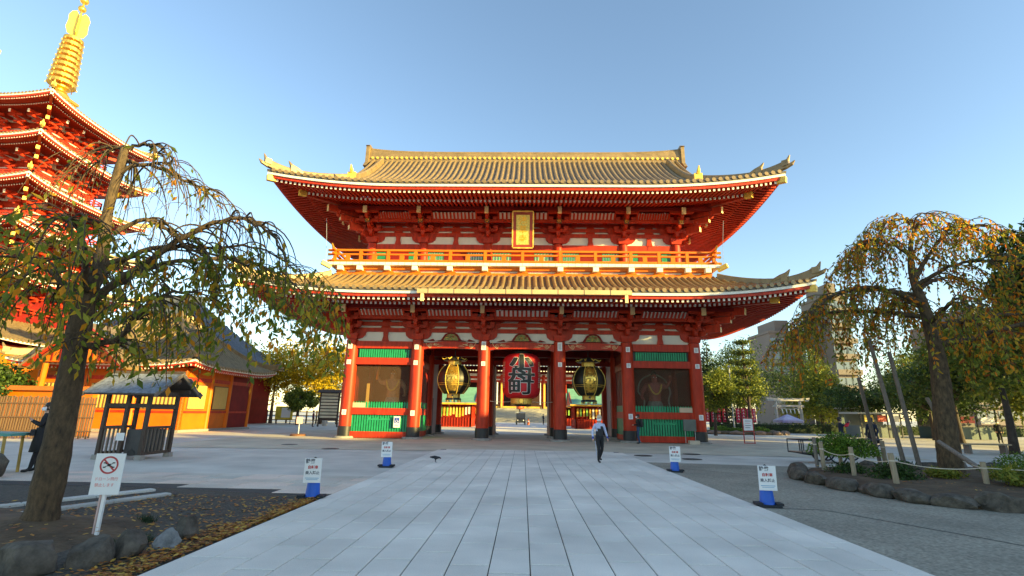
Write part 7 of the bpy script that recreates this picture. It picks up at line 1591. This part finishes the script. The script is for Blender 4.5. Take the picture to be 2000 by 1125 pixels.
# ---- guardian statues in the outer bays
def guardian(label, loc, flip, skinm):
    t = thing('guardian_statue', label, 'statue', loc, group='guardian statues in the gate bays')
    V = [((0, 0, 1.15), (0.36, 0.30), 0), ((0, 0, 1.55), (0.36, 0.29), 0), ((0, 0, 1.95), (0.46, 0.34), 0), ((0, -0.02, 2.22), (0.42, 0.30), 0), ((0, -0.05, 2.44), 0.17, 0), ((0, -0.08, 2.62), (0.23, 0.24), 0), ((0, -0.06, 2.80), (0.22, 0.22), 0), ((0, 0, 2.98), 0.10, 0), ((0, -0.33, 2.66), 0.05, 0)]
    E_ = [(0, 1), (1, 2), (2, 3), (3, 4), (4, 5), (5, 6), (6, 7), (5, 8)]
    arms = (((-0.80, 0.05, 2.15), (-1.0, -0.15, 2.62), (-0.95, -0.25, 2.78)), ((0.78, 0.0, 1.85), (0.88, -0.30, 1.48), (0.85, -0.40, 1.36)))
    if flip: arms = tuple(tuple((-p[0], p[1], p[2]) for p in a) for a in arms)
    for sd, (el, wr, hn) in zip((-1, 1) if not flip else (1, -1), arms):
        i = len(V); V += [((sd * 0.50, 0, 2.24), 0.19, 0), (el, 0.135, 0), (wr, 0.085, 0), (hn, 0.10, 0)]; E_ += [(3, i), (i, i + 1), (i + 1, i + 2), (i + 2, i + 3)]
        for f in range(4): j = len(V); V += [((hn[0] - 0.07 + 0.045 * f, hn[1] - 0.09, hn[2] + 0.06), 0.03, 0), ((hn[0] - 0.07 + 0.045 * f, hn[1] - 0.15, hn[2] - 0.02), 0.026, 0)]; E_ += [(i + 3, j), (j, j + 1)]
        j = len(V); V.append(((hn[0] - sd * 0.12, hn[1] - 0.05, hn[2]), 0.032, 0)); E_.append((i + 3, j))
    for sd in (-1, 1):
        i = len(V); V += [((sd * 0.22, 0, 0.98), 0.24, 0), ((sd * 0.34, -0.05, 0.55), 0.16, 0), ((sd * 0.38, 0.02, 0.14), 0.11, 0), ((sd * 0.42, -0.22, 0.07), 0.08, 0)]; E_ += [(0, i), (i, i + 1), (i + 1, i + 2), (i + 2, i + 3)]
    skin_body('figure', V, E_, [skinm], None, t)
    MB().lathe([(0.62, 0.55), (0.60, 0.7), (0.46, 1.1), (0.40, 1.28)], (0, 0, 0), 20, sy=0.8).build('loincloth', mat('statue_cloth', (0.22, 0.27, 0.22), 0.7, var=0.5, scale=5), t)
    for s_ in ((-1, 1) if flip else ()):
        MB().tube(bez([(s_ * 0.15, 0.1, 2.95), (s_ * 0.75, 0.2, 2.6), (s_ * 1.0, 0.1, 1.9), (s_ * 0.75, -0.35, 1.35), (s_ * 0.85, -0.3, 0.7)], 5), 0.05, 6).build('scarf', mat('statue_scarf', (0.30, 0.29, 0.23), 0.7), t, smooth=True)
    MB().tube(bez([(-0.40, -0.20, 2.3), (-0.22, -0.36, 1.85), (0, -0.38, 1.7), (0.22, -0.36, 1.85), (0.40, -0.20, 2.3)], 5), 0.05, 6).build('necklace', GOLDP, t, smooth=True)
    MB().lathe([(0.16, 0.0), (0.2, 0.1), (0.08, 0.26)], (0, 0.02, 2.9), 10).build('topknot', INK, t)
    for sx in (-1, 1): MB().lathe([(0.01, -0.03), (0.045, 0), (0.01, 0.03)], (sx * 0.09, -0.30, 2.74), 8).build('eye', PLATE, t)
    if not flip: MB().beam((-0.97, -0.34, 2.35), (-0.82, -0.42, 3.5), 0.10, 0.10).build('club', GOLD, t); MB().box(-1.55, -1.38, -0.45, -0.38, -0.1, 2.1).build('name_board', mat('gold_wood', (0.7, 0.42, 0.10), 0.6), t)
    MB().lathe([(1.0, -0.12), (1.0, 0.0), (0.9, 0.06)], n=16, sy=0.8).build('rock_base', BLK, t)
guardian('muscular guardian statue with a raised golden club in the left bay', (-8.15, 1.45, 1.12), False, mat('statue_gold_skin', (0.42, 0.20, 0.08), 0.5, var=0.35, scale=4))
guardian('dark red guardian statue behind the net in the right bay', (8.35, 1.45, 1.12), True, mat('statue_red_skin', (0.34, 0.075, 0.05), 0.55, var=0.35, scale=4))
# ---- crow-dark pigeon on the path
bd = thing('pigeon', 'small dark pigeon pecking on the left side of the stone path', 'bird', (-2.62, -14.0, 0.0), R(75))
PG = mat('pigeon_dark', (0.022, 0.022, 0.027), 0.6, var=0.3)
V = [((0, 0, 0.14), (0.055, 0.05), 0), ((0, -0.06, 0.145), (0.05, 0.045), 0), ((0, -0.12, 0.15), 0.03, 0), ((0, -0.155, 0.135), 0.024, 0), ((0, -0.185, 0.11), 0.007, 0), ((0, 0.08, 0.15), (0.04, 0.028), 0), ((0, 0.2, 0.165), (0.03, 0.007), 0)]
E_ = [(0, 1), (1, 2), (2, 3), (3, 4), (0, 5), (5, 6)]
for sx in (-1, 1):
    i = len(V); V += [((sx * 0.025, 0.0, 0.09), 0.012, 0), ((sx * 0.025, 0.01, 0.01), 0.006, 0), ((sx * 0.03, -0.04, 0.006), 0.006, 0)]; E_ += [(0, i), (i, i + 1), (i + 1, i + 2)]
skin_body('body', V, E_, [PG], None, bd)
for sx in (-1, 1): MB().lathe([(0.01, -0.10), (0.035, -0.04), (0.04, 0.03), (0.012, 0.13)], n=8, sx=0.35).build('wing', PG, bd).matrix_local = Matrix.Translation((sx * 0.052, 0.05, 0.155)) @ Matrix.Rotation(-PI / 2, 4, 'X')
